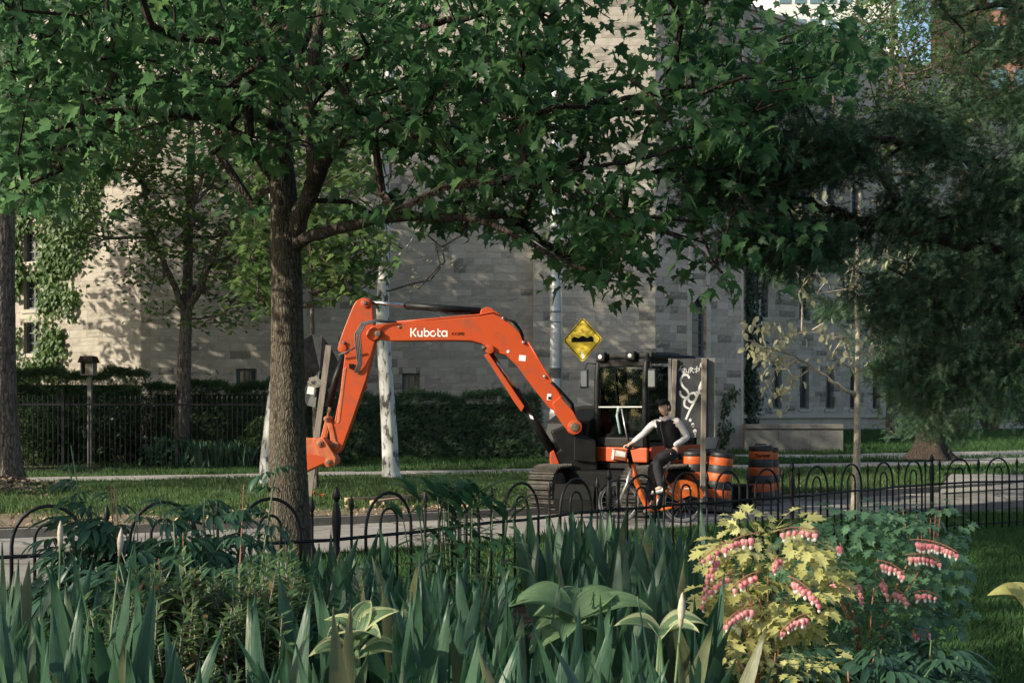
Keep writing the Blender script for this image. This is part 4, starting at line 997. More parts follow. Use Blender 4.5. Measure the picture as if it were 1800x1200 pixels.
MB().box((c.x, c.y, .19), (.42, .36, .36)).build('body', M['rubber'], bx_, bevel=.02); MB().box((c.x, c.y, .395), (.46, .40, .05)).build('lid', M['black'], bx_, bevel=.01)

# ------------------------------------------------------------------ trees
def px(p, d=None): return P(p[0], p[1], p[2])
def limb(pts, r0, r1, jit=.0, sub=4, n=10):
    Q = [P(*p) if len(p) == 3 else Vector(p[:3]) for p in pts]; out = []
    for i in range(len(Q) - 1):
        a0 = Q[max(i - 1, 0)]; a1 = Q[i]; a2 = Q[i + 1]; a3 = Q[min(i + 2, len(Q) - 1)]
        for k in range(sub):
            t = k / sub; out.append(.5 * ((2 * a1) + (a2 - a0) * t + (2 * a0 - 5 * a1 + 4 * a2 - a3) * t * t + (3 * a1 - a0 - 3 * a2 + a3) * t ** 3))
    out.append(Q[-1]); m = len(out) - 1
    out = [p + Vector((R.uniform(-jit, jit), R.uniform(-jit, jit), R.uniform(-jit, jit))) if 0 < i < m else p for i, p in enumerate(out)]
    return out, [lerp(r0, r1, (i / m) ** .8) for i in range(m + 1)]
def ridged(mb, pts, rad, n=40, amp=.05, seed=0, flare=None):
    """trunk skin with lumpy cross-section"""
    r = random.Random(seed); k = len(pts); ph = [r.uniform(0, 6.28) for _ in range(6)]
    base = len(mb.v)
    for i, p in enumerate(pts):
        for j in range(n):
            q = 2 * math.pi * j / n
            rr = rad[i] * (1 + amp * (.5 * math.sin(3 * q + ph[0] + i * .11) + .35 * math.sin(5 * q + ph[1] - i * .17) + .25 * math.sin(9 * q + ph[2] + i * .3)) + r.uniform(-.012, .012))
            if flare:
                f = max(0, 1 - (p.z - pts[0].z) / flare[0]); rr *= 1 + f * f * flare[1] * (1 + .45 * math.sin(4 * q + ph[3]) + .3 * math.sin(7 * q + ph[4]))
            mb.v.append((p.x + rr * math.cos(q), p.y + rr * math.sin(q), p.z))
    for i in range(k - 1):
        for j in range(n): a0 = base + i * n + j; a1 = base + i * n + (j + 1) % n; mb.f.append((a0, a1, a1 + n, a0 + n)); mb.m.append(0)
    mb.f.append(tuple(base + (k - 1) * n + j for j in range(n))); mb.m.append(0)
    return mb
def trunk(name, parent, pts, r0, r1, m, flare=(.7, .5), n=40, seed=0, sub=8, label=None):
    Q, rad = limb(pts, r0, r1, 0, sub)
    mb = MB(); ridged(mb, Q, rad, n, .05, seed, flare)
    return mb.build(name, M[m], parent, True, label), Q, rad
def leaves_at(tips, per, size, spread, tpl, flat=.55, down=.25, sizevar=.3, out=None):
    """arrays for leaves scattered round twig ends; returns pos, B, scale"""
    n = len(tips) * per; t = np.repeat(np.asarray(tips), per, axis=0)
    off = NR.normal(0, 1, (n, 3)) * np.array(spread); pos = t + off
    ang = NR.uniform(0, 2 * math.pi, n); tip = np.stack([np.cos(ang), np.sin(ang), -down + NR.normal(0, .35, n)], 1)
    tip[:, :2] += .6 * off[:, :2] / (np.abs(off[:, :2]).max() + 1e-6)
    nor = np.stack([NR.normal(0, flat, n), NR.normal(0, flat, n), np.ones(n)], 1)
    return pos, basis(tip, nor), size * (1 + NR.uniform(-sizevar, sizevar, n))
def foliage(parent, tips, per, size, spread, tpl, m, nsolo=0, solo=None, name='leaf', **k):
    pos, B, sc = leaves_at(tips, per, size, spread, tpl, **k)
    idx = np.arange(len(pos)); pick = np.array([], int)
    if nsolo:
        vis = np.array([solo(*uv_of(p)) if p[1] > 1 else False for p in pos]); cand = idx[vis]
        key = sc[cand] / pos[cand][:, 1]; pick = cand[np.argsort(-key)][:nsolo]
        ms = leafmesh(name, tpl, M[m])
        for i in pick:
            mm = Matrix(B[i].tolist()) * float(sc[i]); o = bpy.data.objects.new(name, ms); COL.objects.link(o); o.parent = parent
            m4 = mm.to_4x4(); m4.translation = wp(parent, pos[i]) if parent.get('_w') else Vector(pos[i]); o.matrix_local = m4
    rest = np.setdiff1d(idx, pick)
    V, T = cloud(tpl[0], tpl[1], pos[rest], B[rest], sc[rest])
    if parent.get('_w'): V = V - np.array(parent.location)
    o = link('foliage', trimesh('foliage', V, T, M[m]), parent); tag(o, None, None, None, 'stuff'); return o
def seeds_from(limbs):
    out = []
    for Q, rad in limbs:
        b = len(out)
        for i, p in enumerate(Q): out.append((tuple(p), None if i == 0 else b + i - 1))
    return out
def shift(mb, parent): return mb

# --- the big maple in front -------------------------------------------------
mt = root('maple_tree', 'large dark green maple with ridged trunk just behind the hoop fence, left of the excavator', 'tree', tuple(P(512, 996, 12.0).xy) + (.0,))
_, TQ, TR = trunk('trunk', mt, [(512, 1003, 12.), (511, 960, 12.), (509, 880, 12.), (507, 800, 12.), (506, 720, 12.), (505, 620, 12), (504, 520, 12), (502, 430, 12), (498, 340, 12), (492, 270, 12), (494, 180, 12.1), (500, 90, 12.3), (515, -40, 12.6), (520, -240, 13), (530, -480, 13.2)], .238, .09, 'bark', flare=(.5, .28), n=64, seed=4, sub=7)
LM = {}
def mk(nm, pts, r0, r1, par=mt, m='bark_dark', jit=.012):
    Q, rad = limb(pts, r0, r1, jit, 5); LM[nm] = (Q, rad); MB().tube(Q, rad, 10).build('limb', M[m], par, True); return Q
mk('r1', [(512, 425, 12), (530, 375, 11.9), (552, 315, 11.8), (549, 255, 11.7), (546, 180, 11.7), (556, 80, 11.6), (580, -60, 11.4), (620, -300, 11.2)], .115, .045, m='bark')
mk('r2', [(548, 330, 11.8), (566, 290, 11.7), (596, 246, 11.5), (650, 214, 11.2), (720, 190, 10.9), (800, 140, 10.6), (900, 100, 10.3), (1010, 60, 10)], .095, .025)
mk('r3', [(512, 440, 12), (540, 418, 11.8), (590, 403, 11.4), (650, 388, 11), (710, 380, 10.6), (800, 384, 10.2), (860, 392, 9.9), (920, 420, 9.7), (1000, 462, 9.5), (1060, 480, 9.4)], .075, .012)
mk('r4', [(650, 214, 11.2), (700, 215, 11), (745, 235, 10.8), (790, 270, 10.6), (850, 295, 10.4), (930, 318, 10.1), (1020, 350, 9.9), (1110, 390, 9.8), (1200, 420, 9.7), (1270, 480, 9.6)], .06, .012)
mk('l1', [(500, 330, 12), (470, 292, 11.9), (440, 256, 11.7), (405, 228, 11.5), (350, 206, 11.2), (270, 200, 10.8), (190, 197, 10.5), (110, 225, 10.1), (40, 300, 9.8)], .085, .018)
mk('l2', [(498, 230, 12), (440, 200, 11.7), (360, 150, 11.4), (285, 140, 11), (240, 165, 10.8), (210, 172, 10.7), (120, 160, 10.3), (10, 120, 10)], .06, .015)
mk('l3', [(210, 170, 10.7), (203, 120, 10.7), (196, 60, 10.6), (185, -20, 10.5), (180, -120, 10.4)], .028, .012)
mk('u1', [(494, 200, 12), (470, 130, 12.3), (440, 60, 12.6), (420, -30, 12.9), (380, -260, 13.4)], .09, .04)
mk('u2', [(548, 180, 11.7), (620, 110, 11.6), (740, 50, 11.4), (860, 20, 11.2), (1000, -40, 11), (1150, -60, 10.9)], .05, .02)
mk('r5', [(800, 140, 10.6), (900, 170, 10.5), (1010, 185, 10.4), (1120, 170, 10.4), (1240, 150, 10.4), (1350, 130, 10.4), (1450, 105, 10.4)], .04, .01)
mk('r6', [(930, 318, 10.1), (1010, 300, 10), (1100, 285, 10), (1200, 262, 10), (1290, 250, 10)], .026, .01)
CROWN = [(-60, -80), (-60, 330), (0, 372), (60, 372), (110, 340), (150, 290), (210, 245), (300, 240), (360, 262), (400, 330), (470, 400), (520, 330), (600, 330), (640, 400), (700, 395), (760, 360), (800, 390), (860, 470), (905, 400), (950, 400), (990, 470), (1040, 505), (1110, 520), (1130, 430), (1190, 400), (1240, 480), (1290, 520), (1310, 440), (1390, 430), (1400, 380), (1340, 300), (1330, 200), (1440, 165), (1515, 130), (1500, 60), (1400, 10), (1330, -80)]
HOLES = [((300, 228), (110, 50)), ((235, 130), (36, 26)), ((700, 292), (84, 50)), ((1120, 245), (66, 52)), ((620, 330), (40, 34)), ((760, 340), (60, 26)), ((1075, 22), (120, 62)), ((1340, 20), (80, 44)), ((420, 300), (45, 40)), ((510, 130), (24, 80)), ((500, 300), (32, 80)), ((780, 10), (60, 24)), ((1110, 110), (70, 40)), ((1010, 70), (40, 30)), ((860, 250), (34, 24)), ((1185, 345), (72, 50)), ((960, 370), (40, 24)), ((1060, 330), (30, 20)), ((880, 420), (20, 30)), ((590, 300), (26, 50))]
tg = []
while len(tg) < 830:
    u, v = R.uniform(-60, 1515), R.uniform(-80, 530)
    if not inpoly(u, v, CROWN): continue
    if any(((u - h[0][0]) / h[1][0]) ** 2 + ((v - h[0][1]) / h[1][1]) ** 2 < 1 for h in HOLES) and R.random() < .88: continue
    if v > 380 and u < 760 and R.random() < .5: continue
    if v > 400 and u > 880 and R.random() < .42: continue
    if v > 300 and u > 1180 and R.random() < .3: continue
    d = R.uniform(9.0, 13.4) if u < 900 else R.uniform(9.0, 11.6)
    if abs(u - 505) < 50 and d < 12.3 and v > 180 : continue
    tg.append(tuple(P(u, v, d)))
up_ = []
while len(up_) < 430:      # the rest of the crown above the frame
    a = R.uniform(0, 2 * math.pi); rr = R.random() ** .5 * 6.2; z = R.uniform(5.2, 11.5)
    rr *= (1 - max(0, (z - 7) / 5.2) ** 1.6 * .8)
    x, y = -2.0 + rr * math.cos(a), 12.0 + rr * math.sin(a) * .95
    if y > 3.5: 
        u, v = uv_of((x, y, z))
        if v < -20 or y > 13.2 and v < 120: up_.append((x, y, z))
seeds = seeds_from([(TQ, TR)] + list(LM.values()))
pos, par, ends = grow(seeds, tg + up_, TQ[30], .38, .03)
nseed = len(seeds)
tw = twigs_mesh(pos, par, ends, nseed, .0055, .045, .5, 4); tag(tw.build('twigs', M['bark_dark'], mt), None, None, None, 'stuff')
tips = pos[ends]; nvis = len(tg)
order = sorted(range(len(ends)), key=lambda i: 0)
low_t = [p for p in tips if uv_of(p)[1] > -60]; hi_t = [p for p in tips if uv_of(p)[1] <= -60]
foliage(mt, low_t[1::2], 13, .110, (.22, .22, .06), MAPLE2, 'maple', down=.5, flat=.6, sizevar=.45)
foliage(mt, low_t[::2], 13, .110, (.22, .22, .06), MAPLE, 'maple', 290, lambda u, v: 0 < u < 1520 and v > 5, name='maple_leaf', down=.35, flat=.5, sizevar=.42)
foliage(mt, hi_t, 11, .135, (.26, .26, .16), (MAPLE[0], MAPLE[1]), 'maple', flat=.5)

# --- generic broadleaf street tree ------------------------------------------
def simple_tree(name, label, trunk_pts, r0, r1, barkm, crown_pts, leafm, tpl, per, size, spread, flare=(.7, .5), limbs=(), twr=.006, cat='tree', group=None, seg=.6, n=28, seed=1, nsolo=0, solo=None, tw_m=None, rmax=.06, flat=.6, down=.2, lname='leaf'):
    b = P(*trunk_pts[0]); t = root(name, label, cat, tuple(b), 0, group)
    _, Q, rad = trunk('trunk', t, trunk_pts, r0, r1, barkm, flare, n, seed, 6)
    L = [(Q, rad)]
    for pts, a, c in limbs:
        q, rr = limb(pts, a, c, .02, 4); MB().tube(q, rr, 9).build('limb', M[barkm], t, True); L.append((q, rr))
    s = seeds_from(L); pos, par, ends = grow(s, crown_pts, Q[len(Q) // 2], seg, .04)
    tag(twigs_mesh(pos, par, ends, len(s), twr, rmax, .5, 4).build('twigs', M[tw_m or barkm], t), None, None, None, 'stuff')
    if per: foliage(t, pos[ends], per, size, spread, tpl, leafm, nsolo, solo, lname, flat=flat, down=down)
    return t
def blob_pts(n, c, r, holes=0.0, mask=None, seed=1):
    rr = random.Random(seed); out = []
    while len(out) < n:
        v = Vector((rr.gauss(0, 1), rr.gauss(0, 1), rr.gauss(0, 1))).normalized() * (rr.random() ** .45)
        p = (c[0] + v.x * r[0], c[1] + v.y * r[1], c[2] + v.z * r[2])
        if mask is None or mask(*p): out.append(p)
    return out
# left trunk, base in the mulch
simple_tree('street_tree', 'thick brown trunk at the left picture edge rooted in wood chips', [(12, 868, 23.6), (12, 840, 23.6), (8, 760, 23.6), (4, 650, 23.6), (4, 540, 23.6), (6, 440, 23.6), (8, 330, 23.6), (10, 150, 23.6), (0, -150, 23.6)], .36, .15, 'bark_grey',
            blob_pts(240, (-11.2, 23.6, 10.0), (4.2, 4.0, 3.6), seed=2), 'maple', MAPLE, 12, .20, (.42, .42, .25), flare=(.8, .45), n=40, seed=5)
chip = (np.array([(-.5, -.2, 0), (.5, -.25, .05), (.45, .25, 0), (-.45, .2, .1)]), np.array([(0, 1, 2), (0, 2, 3)]))
nchip = 1500; cp = np.stack([NR.normal(-10.0, 1.1, nchip), NR.normal(21.6, .9, nchip), np.zeros(nchip)], 1)
ok = np.array([yf(p[0]) + .1 < p[1] for p in cp]); cp = cp[ok]; cp[:, 2] = [gz(p[0], p[1]) + .25 * math.exp(-((p[0] + 10.4) ** 2 + (p[1] - 23) ** 2) / 1.3) + NR.uniform(0, .03) for p in cp]
V, T = cloud(chip[0], chip[1], cp, basis(rnd(len(cp) * 3).reshape(-1, 3), np.array([[0, 0, 1]] * len(cp)) + rnd(len(cp) * 3, -.5, .5).reshape(-1, 3)), NR.uniform(.05, .16, len(cp)))
tag(link('wood_chips', trimesh('wood_chips', V, T, M['dirt'])), 'scattered pale wood chips round the foot of the left trunk', 'wood chips', None, 'stuff')
# forked tree inside the yard
yd = 32.0
ycr = []
while len(ycr) < 330:
    u, v = R.uniform(110, 640), R.uniform(90, 600)
    if ((u - 370) / 265) ** 2 + ((v - 370) / 200) ** 2 > 1: continue
    if v > 470 and (u < 200 or 290 < u < 345): continue
    if 150 < u < 250 and 300 < v < 600 and R.random() < .55: continue
    ycr.append(tuple(P(u, v, R.uniform(29.2, 33.6))))
simple_tree('yard_tree', 'forked brown tree with small leaves inside the yard behind the picket fence', [(318, 838, yd), (319, 780, yd), (322, 700, yd), (325, 620, yd), (328, 550, yd), (330, 480, yd), (332, 380, yd), (336, 260, yd), (330, 120, yd)], .26, .08, 'bark_grey',
            ycr + blob_pts(230, (-8.6, 31, 12.8), (5.5, 3, 3.6), seed=4), 'ivy', SMALL, 24, .19, (.36, .36, .17), limbs=[([(328, 560, yd), (312, 515, yd - .3), (292, 470, yd - .6), (270, 420, yd - .8), (240, 350, yd - 1)], .12, .04), ([(329, 545, yd), (352, 505, yd - .4), (378, 440, yd - .7), (420, 380, yd - 1), (480, 330, yd - 1.2)], .12, .04)], seed=7, twr=.01, rmax=.08, tw_m='bark_grey')
# pale plane trees with sparse twigs
def pxcr(n, u0, u1, v0, v1, d0, d1, seed, fn=None):
    rr = random.Random(seed); out = []
    while len(out) < n:
        u, v = rr.uniform(u0, u1), rr.uniform(v0, v1)
        if ((u - (u0 + u1) / 2) / ((u1 - u0) / 2)) ** 2 + ((v - (v0 + v1) / 2) / ((v1 - v0) / 2)) ** 2 > 1: continue
        if fn and not fn(u, v): continue
        out.append(tuple(P(u, v, rr.uniform(d0, d1))))
    return out
simple_tree('plane_tree', 'straight plane tree with mottled white bark behind the excavator arm', [(689, 851, 26), (687, 825, 26), (684, 760, 26), (680, 690, 26), (676, 620, 26), (673, 540, 26), (677, 450, 26), (676, 350, 26), (680, 220, 26), (690, 60, 26), (700, -120, 26)], .215, .09, 'plane',
            pxcr(150, 540, 830, 180, 520, 24.6, 27.4, 3) + blob_pts(120, (-2.8, 26, 10.5), (3.4, 3, 3.4), seed=9), 'yellowleaf', SMALL, 5, .10, (.22, .22, .14), flare=(.5, .25), rmax=.022, limbs=[([(674, 560, 26), (655, 525, 25.7), (628, 500, 25.4), (585, 480, 25)], .05, .015), ([(676, 480, 26), (710, 440, 25.6), (740, 400, 25.2)], .045, .015)], twr=.008, tw_m='bark_grey', seed=3)
simple_tree('plane_tree', 'slanting plane tree with white bark half hidden behind the maple trunk', [(467, 865, 24), (468, 840, 24), (472, 790, 24), (480, 720, 24), (490, 640, 24.2), (497, 540, 24.4), (492, 420, 24.5), (478, 300, 24.5), (480, 190, 24.5), (500, 80, 24.5), (515, -80, 24.5)], .17, .10, 'plane',
            pxcr(70, 400, 640, 60, 420, 23.5, 25.5, 8) + blob_pts(90, (-4.9, 24.4, 10), (2.8, 2.6, 3), seed=12), 'paleleaf', OVAL, 8, .17, (.25, .25, .15), flare=(.3, .2), rmax=.022, twr=.008, tw_m='bark_grey', seed=8)
# sunlit young maple leaves hanging behind the big trunk come from a second young maple
simple_tree('young_maple', 'young maple with bright sunlit leaves showing beside the big trunk', [(556, 862, 22.3), (553, 700, 22.3), (549, 560, 22.3), (546, 430, 22.3), (548, 300, 22.3)], .05, .03, 'bark_grey',
            pxcr(46, 425, 475, 360, 560, 21.3, 23, 21) + pxcr(90, 530, 670, 370, 520, 21.3, 23, 22) + pxcr(60, 430, 660, 180, 400, 21.5, 23, 23), 'paleleaf', MAPLE, 9, .17, (.2, .2, .14), flare=(.3, .1), n=14, twr=.006, tw_m='bark_grey', seed=9)
# young pale tree on the right in front
def f_young(u, v): return not (1340 < u < 1460 and v > 640)
simple_tree('young_tree', 'slender young tree with pale lit trunk and thin creamy leaves just behind the right fence', [(1502, 915, 17), (1503, 870, 17), (1506, 800, 17), (1507, 740, 17), (1507, 660, 17), (1508, 600, 17), (1506, 520, 17), (1508, 430, 17), (1512, 340, 17)], .068, .022, 'bark_pale',
            pxcr(34, 1310, 1400, 555, 640, 16.5, 17.2, 31) + pxcr(14, 1340, 1400, 640, 700, 16.6, 17, 32) + pxcr(60, 1350, 1620, 330, 540, 16.2, 17.8, 33) + pxcr(26, 1400, 1560, 560, 640, 16.5, 17.4, 34), 'yellowleaf', OVAL, 3, .11, (.07, .07, .07), flare=(.3, .25),
            limbs=[([(1503, 695, 17), (1480, 680, 16.9), (1450, 660, 16.8), (1420, 640, 16.7), (1390, 622, 16.6), (1350, 612, 16.5), (1312, 598, 16.5)], .034, .008), ([(1505, 660, 17), (1492, 645, 17), (1470, 630, 16.9), (1450, 610, 16.8), (1440, 600, 16.8)], .018, .006), ([(1507, 660, 17), (1520, 645, 17), (1533, 632, 17)], .014, .006), ([(1385, 620, 16.6), (1370, 600, 16.6), (1360, 580, 16.6)], .012, .004)],
            n=16, twr=.0035, rmax=.02, seg=.25, nsolo=120, solo=lambda u, v: v > 380, lname='leaf', down=1.2, flat=.8)
# light green tree far right behind, and big dark trunk on the right lawn
simple_tree('ginkgo_tree', 'airy light green tree behind the yews near the wing roof', [(1568, 770, 42), (1566, 600, 42), (1562, 400, 42), (1565, 200, 42), (1570, 0, 42)], .22, .08, 'bark_grey',
            pxcr(400, 1430, 1760, -60, 330, 38, 44, 41), 'ivy', SMALL, 22, .18, (.5, .5, .35), seed=14, twr=.012)
# unseen trees added beyond the left edge and behind the photographer to cast dapple
def shade(name, label, x, y, h, r, n, per=10, size=.3, seed=1, low=.45):
    b = Vector((x, y, gz(x, y))); t = root(name, label, 'tree', tuple(b)); r_ = random.Random(seed)
    Q = [b + Vector((.15 * math.sin(i), .1 * math.cos(i), h * .85 * i / 10)) for i in range(11)]; rad = [lerp(.32, .08, i / 10) for i in range(11)]
    ridged(MB_t := MB(), Q, rad, 18, .05, seed, (.8, .5)); MB_t.build('trunk', M['bark_grey'], t, True)
    s = seeds_from([(Q, rad)]); pos, par, ends = grow(s, blob_pts(n, (x, y, h * (1 + low) / 2), (r, r, h * (1 - low) / 2), seed=seed), Q[4], 1.0, .06)
    tag(twigs_mesh(pos, par, ends, len(s), .015, .10, .5, 4).build('twigs', M['bark_grey'], t), None, None, None, 'stuff')
    foliage(t, pos[ends], per, size, (.55, .55, .35), SMALL, 'yardleaf'); return t
SHADE = [(-18.5, 29.6, 15, 3.6, 330, 'tall street tree left of the picture, shading the stone facade'), (-21, 25.2, 21, 4.2, 330, 'very tall street tree left of the picture'), (-15.5, 21, 16, 4.2, 170, 'street tree left of the picture beside the road'),
         (-14.2, 0.0, 14, 3.4, 150, 'tall park tree behind the photographer on the left'), (-12, -8.2, 15, 4.2, 150, 'park tree behind the photographer'), (-24, 14, 17, 4.6, 170, 'park tree across the road at far left')]
for i, (x, y, h, r, n, lab) in enumerate(SHADE): shade('added_shade_tree', lab, x, y, h, r, n, seed=50 + i, low=.22 if i < 2 else .45, per=15 if i < 2 else 10, size=.4 if i < 2 else .3)

n = 9000; q_ = NR.rand(n); yy = NR.uniform(-40, 30, n); hh = 8.5 + 1.6 * np.sin(yy * .35) + 1.1 * np.sin(yy * .9 + 1)  # unseen tree belt added so the cab glass reflects dark foliage
pos = np.stack([-44 + NR.normal(0, 1.6, n) - .05 * yy, yy, hh * NR.rand(n) ** .7], 1)
V, T = cloud(OVAL[0], OVAL[1], pos, basis(rnd(n * 3).reshape(-1, 3), np.stack([np.ones(n), rnd(n, -.5, .5), rnd(n, 0, 1)], 1)), NR.uniform(.5, 1.1, n))
tag(link('far_wood', trimesh('far_wood', V, T, M['yardleaf'])), 'belt of park trees across the lawn beyond the left edge', 'wood', None, 'stuff')
n = 6000; xx = NR.uniform(-75, -19.5, n); hh = 11 + 2 * np.sin(xx * .3) + 1.2 * np.sin(xx * .8 + 2)
pos = np.stack([xx, 56 + NR.normal(0, 1.8, n), hh * NR.rand(n) ** .7], 1)
V, T = cloud(OVAL[0], OVAL[1], pos, basis(rnd(n * 3).reshape(-1, 3), np.stack([rnd(n, -.5, .5), -np.ones(n), rnd(n, 0, 1)], 1)), NR.uniform(.6, 1.2, n))
tag(link('far_wood', trimesh('far_wood', V, T, M['yardleaf'])), 'row of leafy trees far behind the left end of the building', 'wood', None, 'stuff')

# ------------------------------------------------------------------ yews on the right
def yew(name, label, base, trunk_pts, r0, r1, boughs, targets, per, size, barkm='bark_dark', seed=1, cloudm='yew', flare=(.8, .6)):
    t = root(name, label, 'tree', tuple(base))
    _, Q, rad = trunk('trunk', t, trunk_pts, r0, r1, barkm, flare, 36, seed, 5)
    L = [(Q, rad)]
    for pts, a, c in boughs:
        q, rr = limb(pts, a, c, .03, 4); MB().tube(q, rr, 8).build('bough', M[barkm], t, True); L.append((q, rr))
    s = seeds_from(L); pos, par, ends = grow(s, targets, Q[len(Q) // 2], .35, .03)
    tag(twigs_mesh(pos, par, ends, len(s), .004, .04, .5, 3).build('twigs', M[barkm], t), None, None, None, 'stuff')
    E = pos[ends]; pr = pos[[par[e] for e in ends]]; dirs = E - pr; dirs /= (np.linalg.norm(dirs, axis=1, keepdims=True) + 1e-6)
    n = len(E) * per; c = np.repeat(E, per, axis=0); dd_ = np.repeat(dirs, per, axis=0)
    k = NR.uniform(-.9, .3, n)[:, None]; p = c + dd_ * k * size * 2.4 + NR.normal(0, 1, (n, 3)) * np.array([.09, .09, .045]) * (size / .16)
    tip = dd_ + NR.normal(0, .55, (n, 3)); tip[:, 2] -= .25
    B = basis(tip, np.stack([NR.normal(0, .5, n), NR.normal(0, .5, n), np.ones(n)], 1))
    V, T = cloud(SPRAY[0], SPRAY[1], p, B, size * NR.uniform(.7, 1.25, n)); V = V - np.array(t.location)
    tag(link('foliage', trimesh('foliage', V, T, M[cloudm]), t), None, None, None, 'stuff'); return t
YP = [(1190, 345), (1215, 300), (1270, 290), (1280, 230), (1240, 215), (1300, 160), (1420, 170), (1560, 200), (1600, 120), (1590, 40), (1640, -60), (1900, -60), (1900, 750), (1760, 740), (1690, 700), (1600, 740), (1555, 640), (1545, 520), (1500, 520), (1440, 480), (1400, 500), (1340, 470), (1300, 440), (1230, 400)]
YH = [((1470, 350), (80, 60)), ((1440, 300), (20, 20)), ((1640, 110), (60, 80)), ((1400, 330), (24, 22)), ((1330, 330), (30, 14)), ((1270, 345), (26, 12)), ((1570, 250), (44, 30)), ((1500, 190), (40, 24)), ((1730, 220), (50, 30)), ((1650, 350), (46, 22)), ((1780, 420), (40, 30)), ((1500, 430), (40, 30)), ((1740, 30), (46, 40))]
tg = []
while len(tg) < 1040:
    u, v = R.uniform(1180, 1900), R.uniform(-60, 750)
    if not inpoly(u, v, YP) or (any(((u - h[0][0]) / h[1][0]) ** 2 + ((v - h[0][1]) / h[1][1]) ** 2 < 1 for h in YH) and R.random() < .93): continue
    # layered boughs: thin out between the tiers
    tier = math.sin((v + .22 * (u - 1200)) / 23.0)
    if tier < -.2 and R.random() < .8: continue
    if u < 1400 and R.random() < .12: continue
    tg.append(tuple(P(u, v, R.uniform(10.6, 13.4))))
k = 0
while k < 170:
    u, v = R.uniform(1185, 1480), R.uniform(150, 450)
    if inpoly(u, v, YP) and math.sin((v + .22 * (u - 1200)) / 23.0) > -.3: tg.append(tuple(P(u, v, R.uniform(10.8, 12.4)))); k += 1
yew('yew_tree', 'near dark yew whose long boughs reach in from the right picture edge', (6.9, 12.6, .06),
    [tuple(P(2010, 990, 12.6)) , ] and [(2000, 990, 12.6), (1990, 800, 12.6), (1985, 600, 12.6), (1980, 400, 12.6), (1975, 150, 12.6), (1970, -150, 12.6)], .30, .12,
    [([(1985, 330, 12.6), (1850, 290, 12.5), (1760, 288, 12.3), (1680, 270, 12.2), (1590, 250, 12), (1500, 245, 11.9), (1400, 240, 11.7), (1300, 245, 11.5)], .10, .015),
     ([(1980, 220, 12.6), (1880, 185, 12.7), (1790, 176, 12.6), (1700, 178, 12.5), (1620, 190, 12.3), (1540, 215, 12.1)], .09, .015),
     ([(1985, 480, 12.6), (1850, 460, 12.2), (1700, 430, 12), (1560, 400, 11.8), (1470, 372, 11.6), (1380, 348, 11.5), (1280, 325, 11.3), (1210, 318, 11.2)], .09, .012),
     ([(1980, 60, 12.6), (1860, 20, 12.4), (1760, 10, 12.3), (1680, 30, 12.2)], .08, .02),
     ([(1982, 720, 12.6), (1860, 680, 12.3), (1740, 640, 12.0), (1640, 640, 11.9)], .07, .012), ([(1985, 620, 12.6), (1860, 560, 12.3), (1740, 520, 12.1), (1640, 500, 12), (1560, 470, 11.9)], .08, .012)], tg, 21, .175, seed=3, cloudm='yew')
tg = []
YP2 = [(1320, 440), (1420, 400), (1600, 380), (1900, 330), (1900, 640), (1840, 720), (1740, 730), (1680, 760), (1600, 760), (1560, 720), (1540, 680), (1500, 640), (1440, 560), (1400, 520)]
while len(tg) < 620:
    u, v = R.uniform(1320, 1900), R.uniform(330, 780)
    if not inpoly(u, v, YP2): continue
    if ((u - 1470) / 50) ** 2 + ((v - 500) / 30) ** 2 < 1 or (u < 1500 and v > 560): continue
    if u < 1560 and R.random() < .4: continue
    tg.append(tuple(P(u, v, R.uniform(20, 27))))
yew('yew_tree', 'massive spreading yew with flared furrowed trunk on the shaded right lawn', tuple(P(1635, 806, 30)), [(1640, 806, 29), (1638, 790, 29), (1635, 740, 29), (1640, 680, 29), (1655, 600, 29), (1680, 480, 29), (1700, 300, 29)], .40, .16,
    [([(1645, 640, 29), (1600, 620, 26), (1560, 640, 24), (1530, 660, 23)], .12, .03), ([(1650, 620, 29), (1720, 600, 26), (1800, 600, 24), (1880, 610, 23)], .12, .03), ([(1670, 540, 29), (1600, 500, 26), (1500, 480, 24), (1400, 470, 22.5)], .12, .02), ([(1690, 450, 29), (1780, 430, 26), (1860, 420, 24)], .12, .03)],
    tg, 22, .27, barkm='bark_dark', seed=6, cloudm='yew')

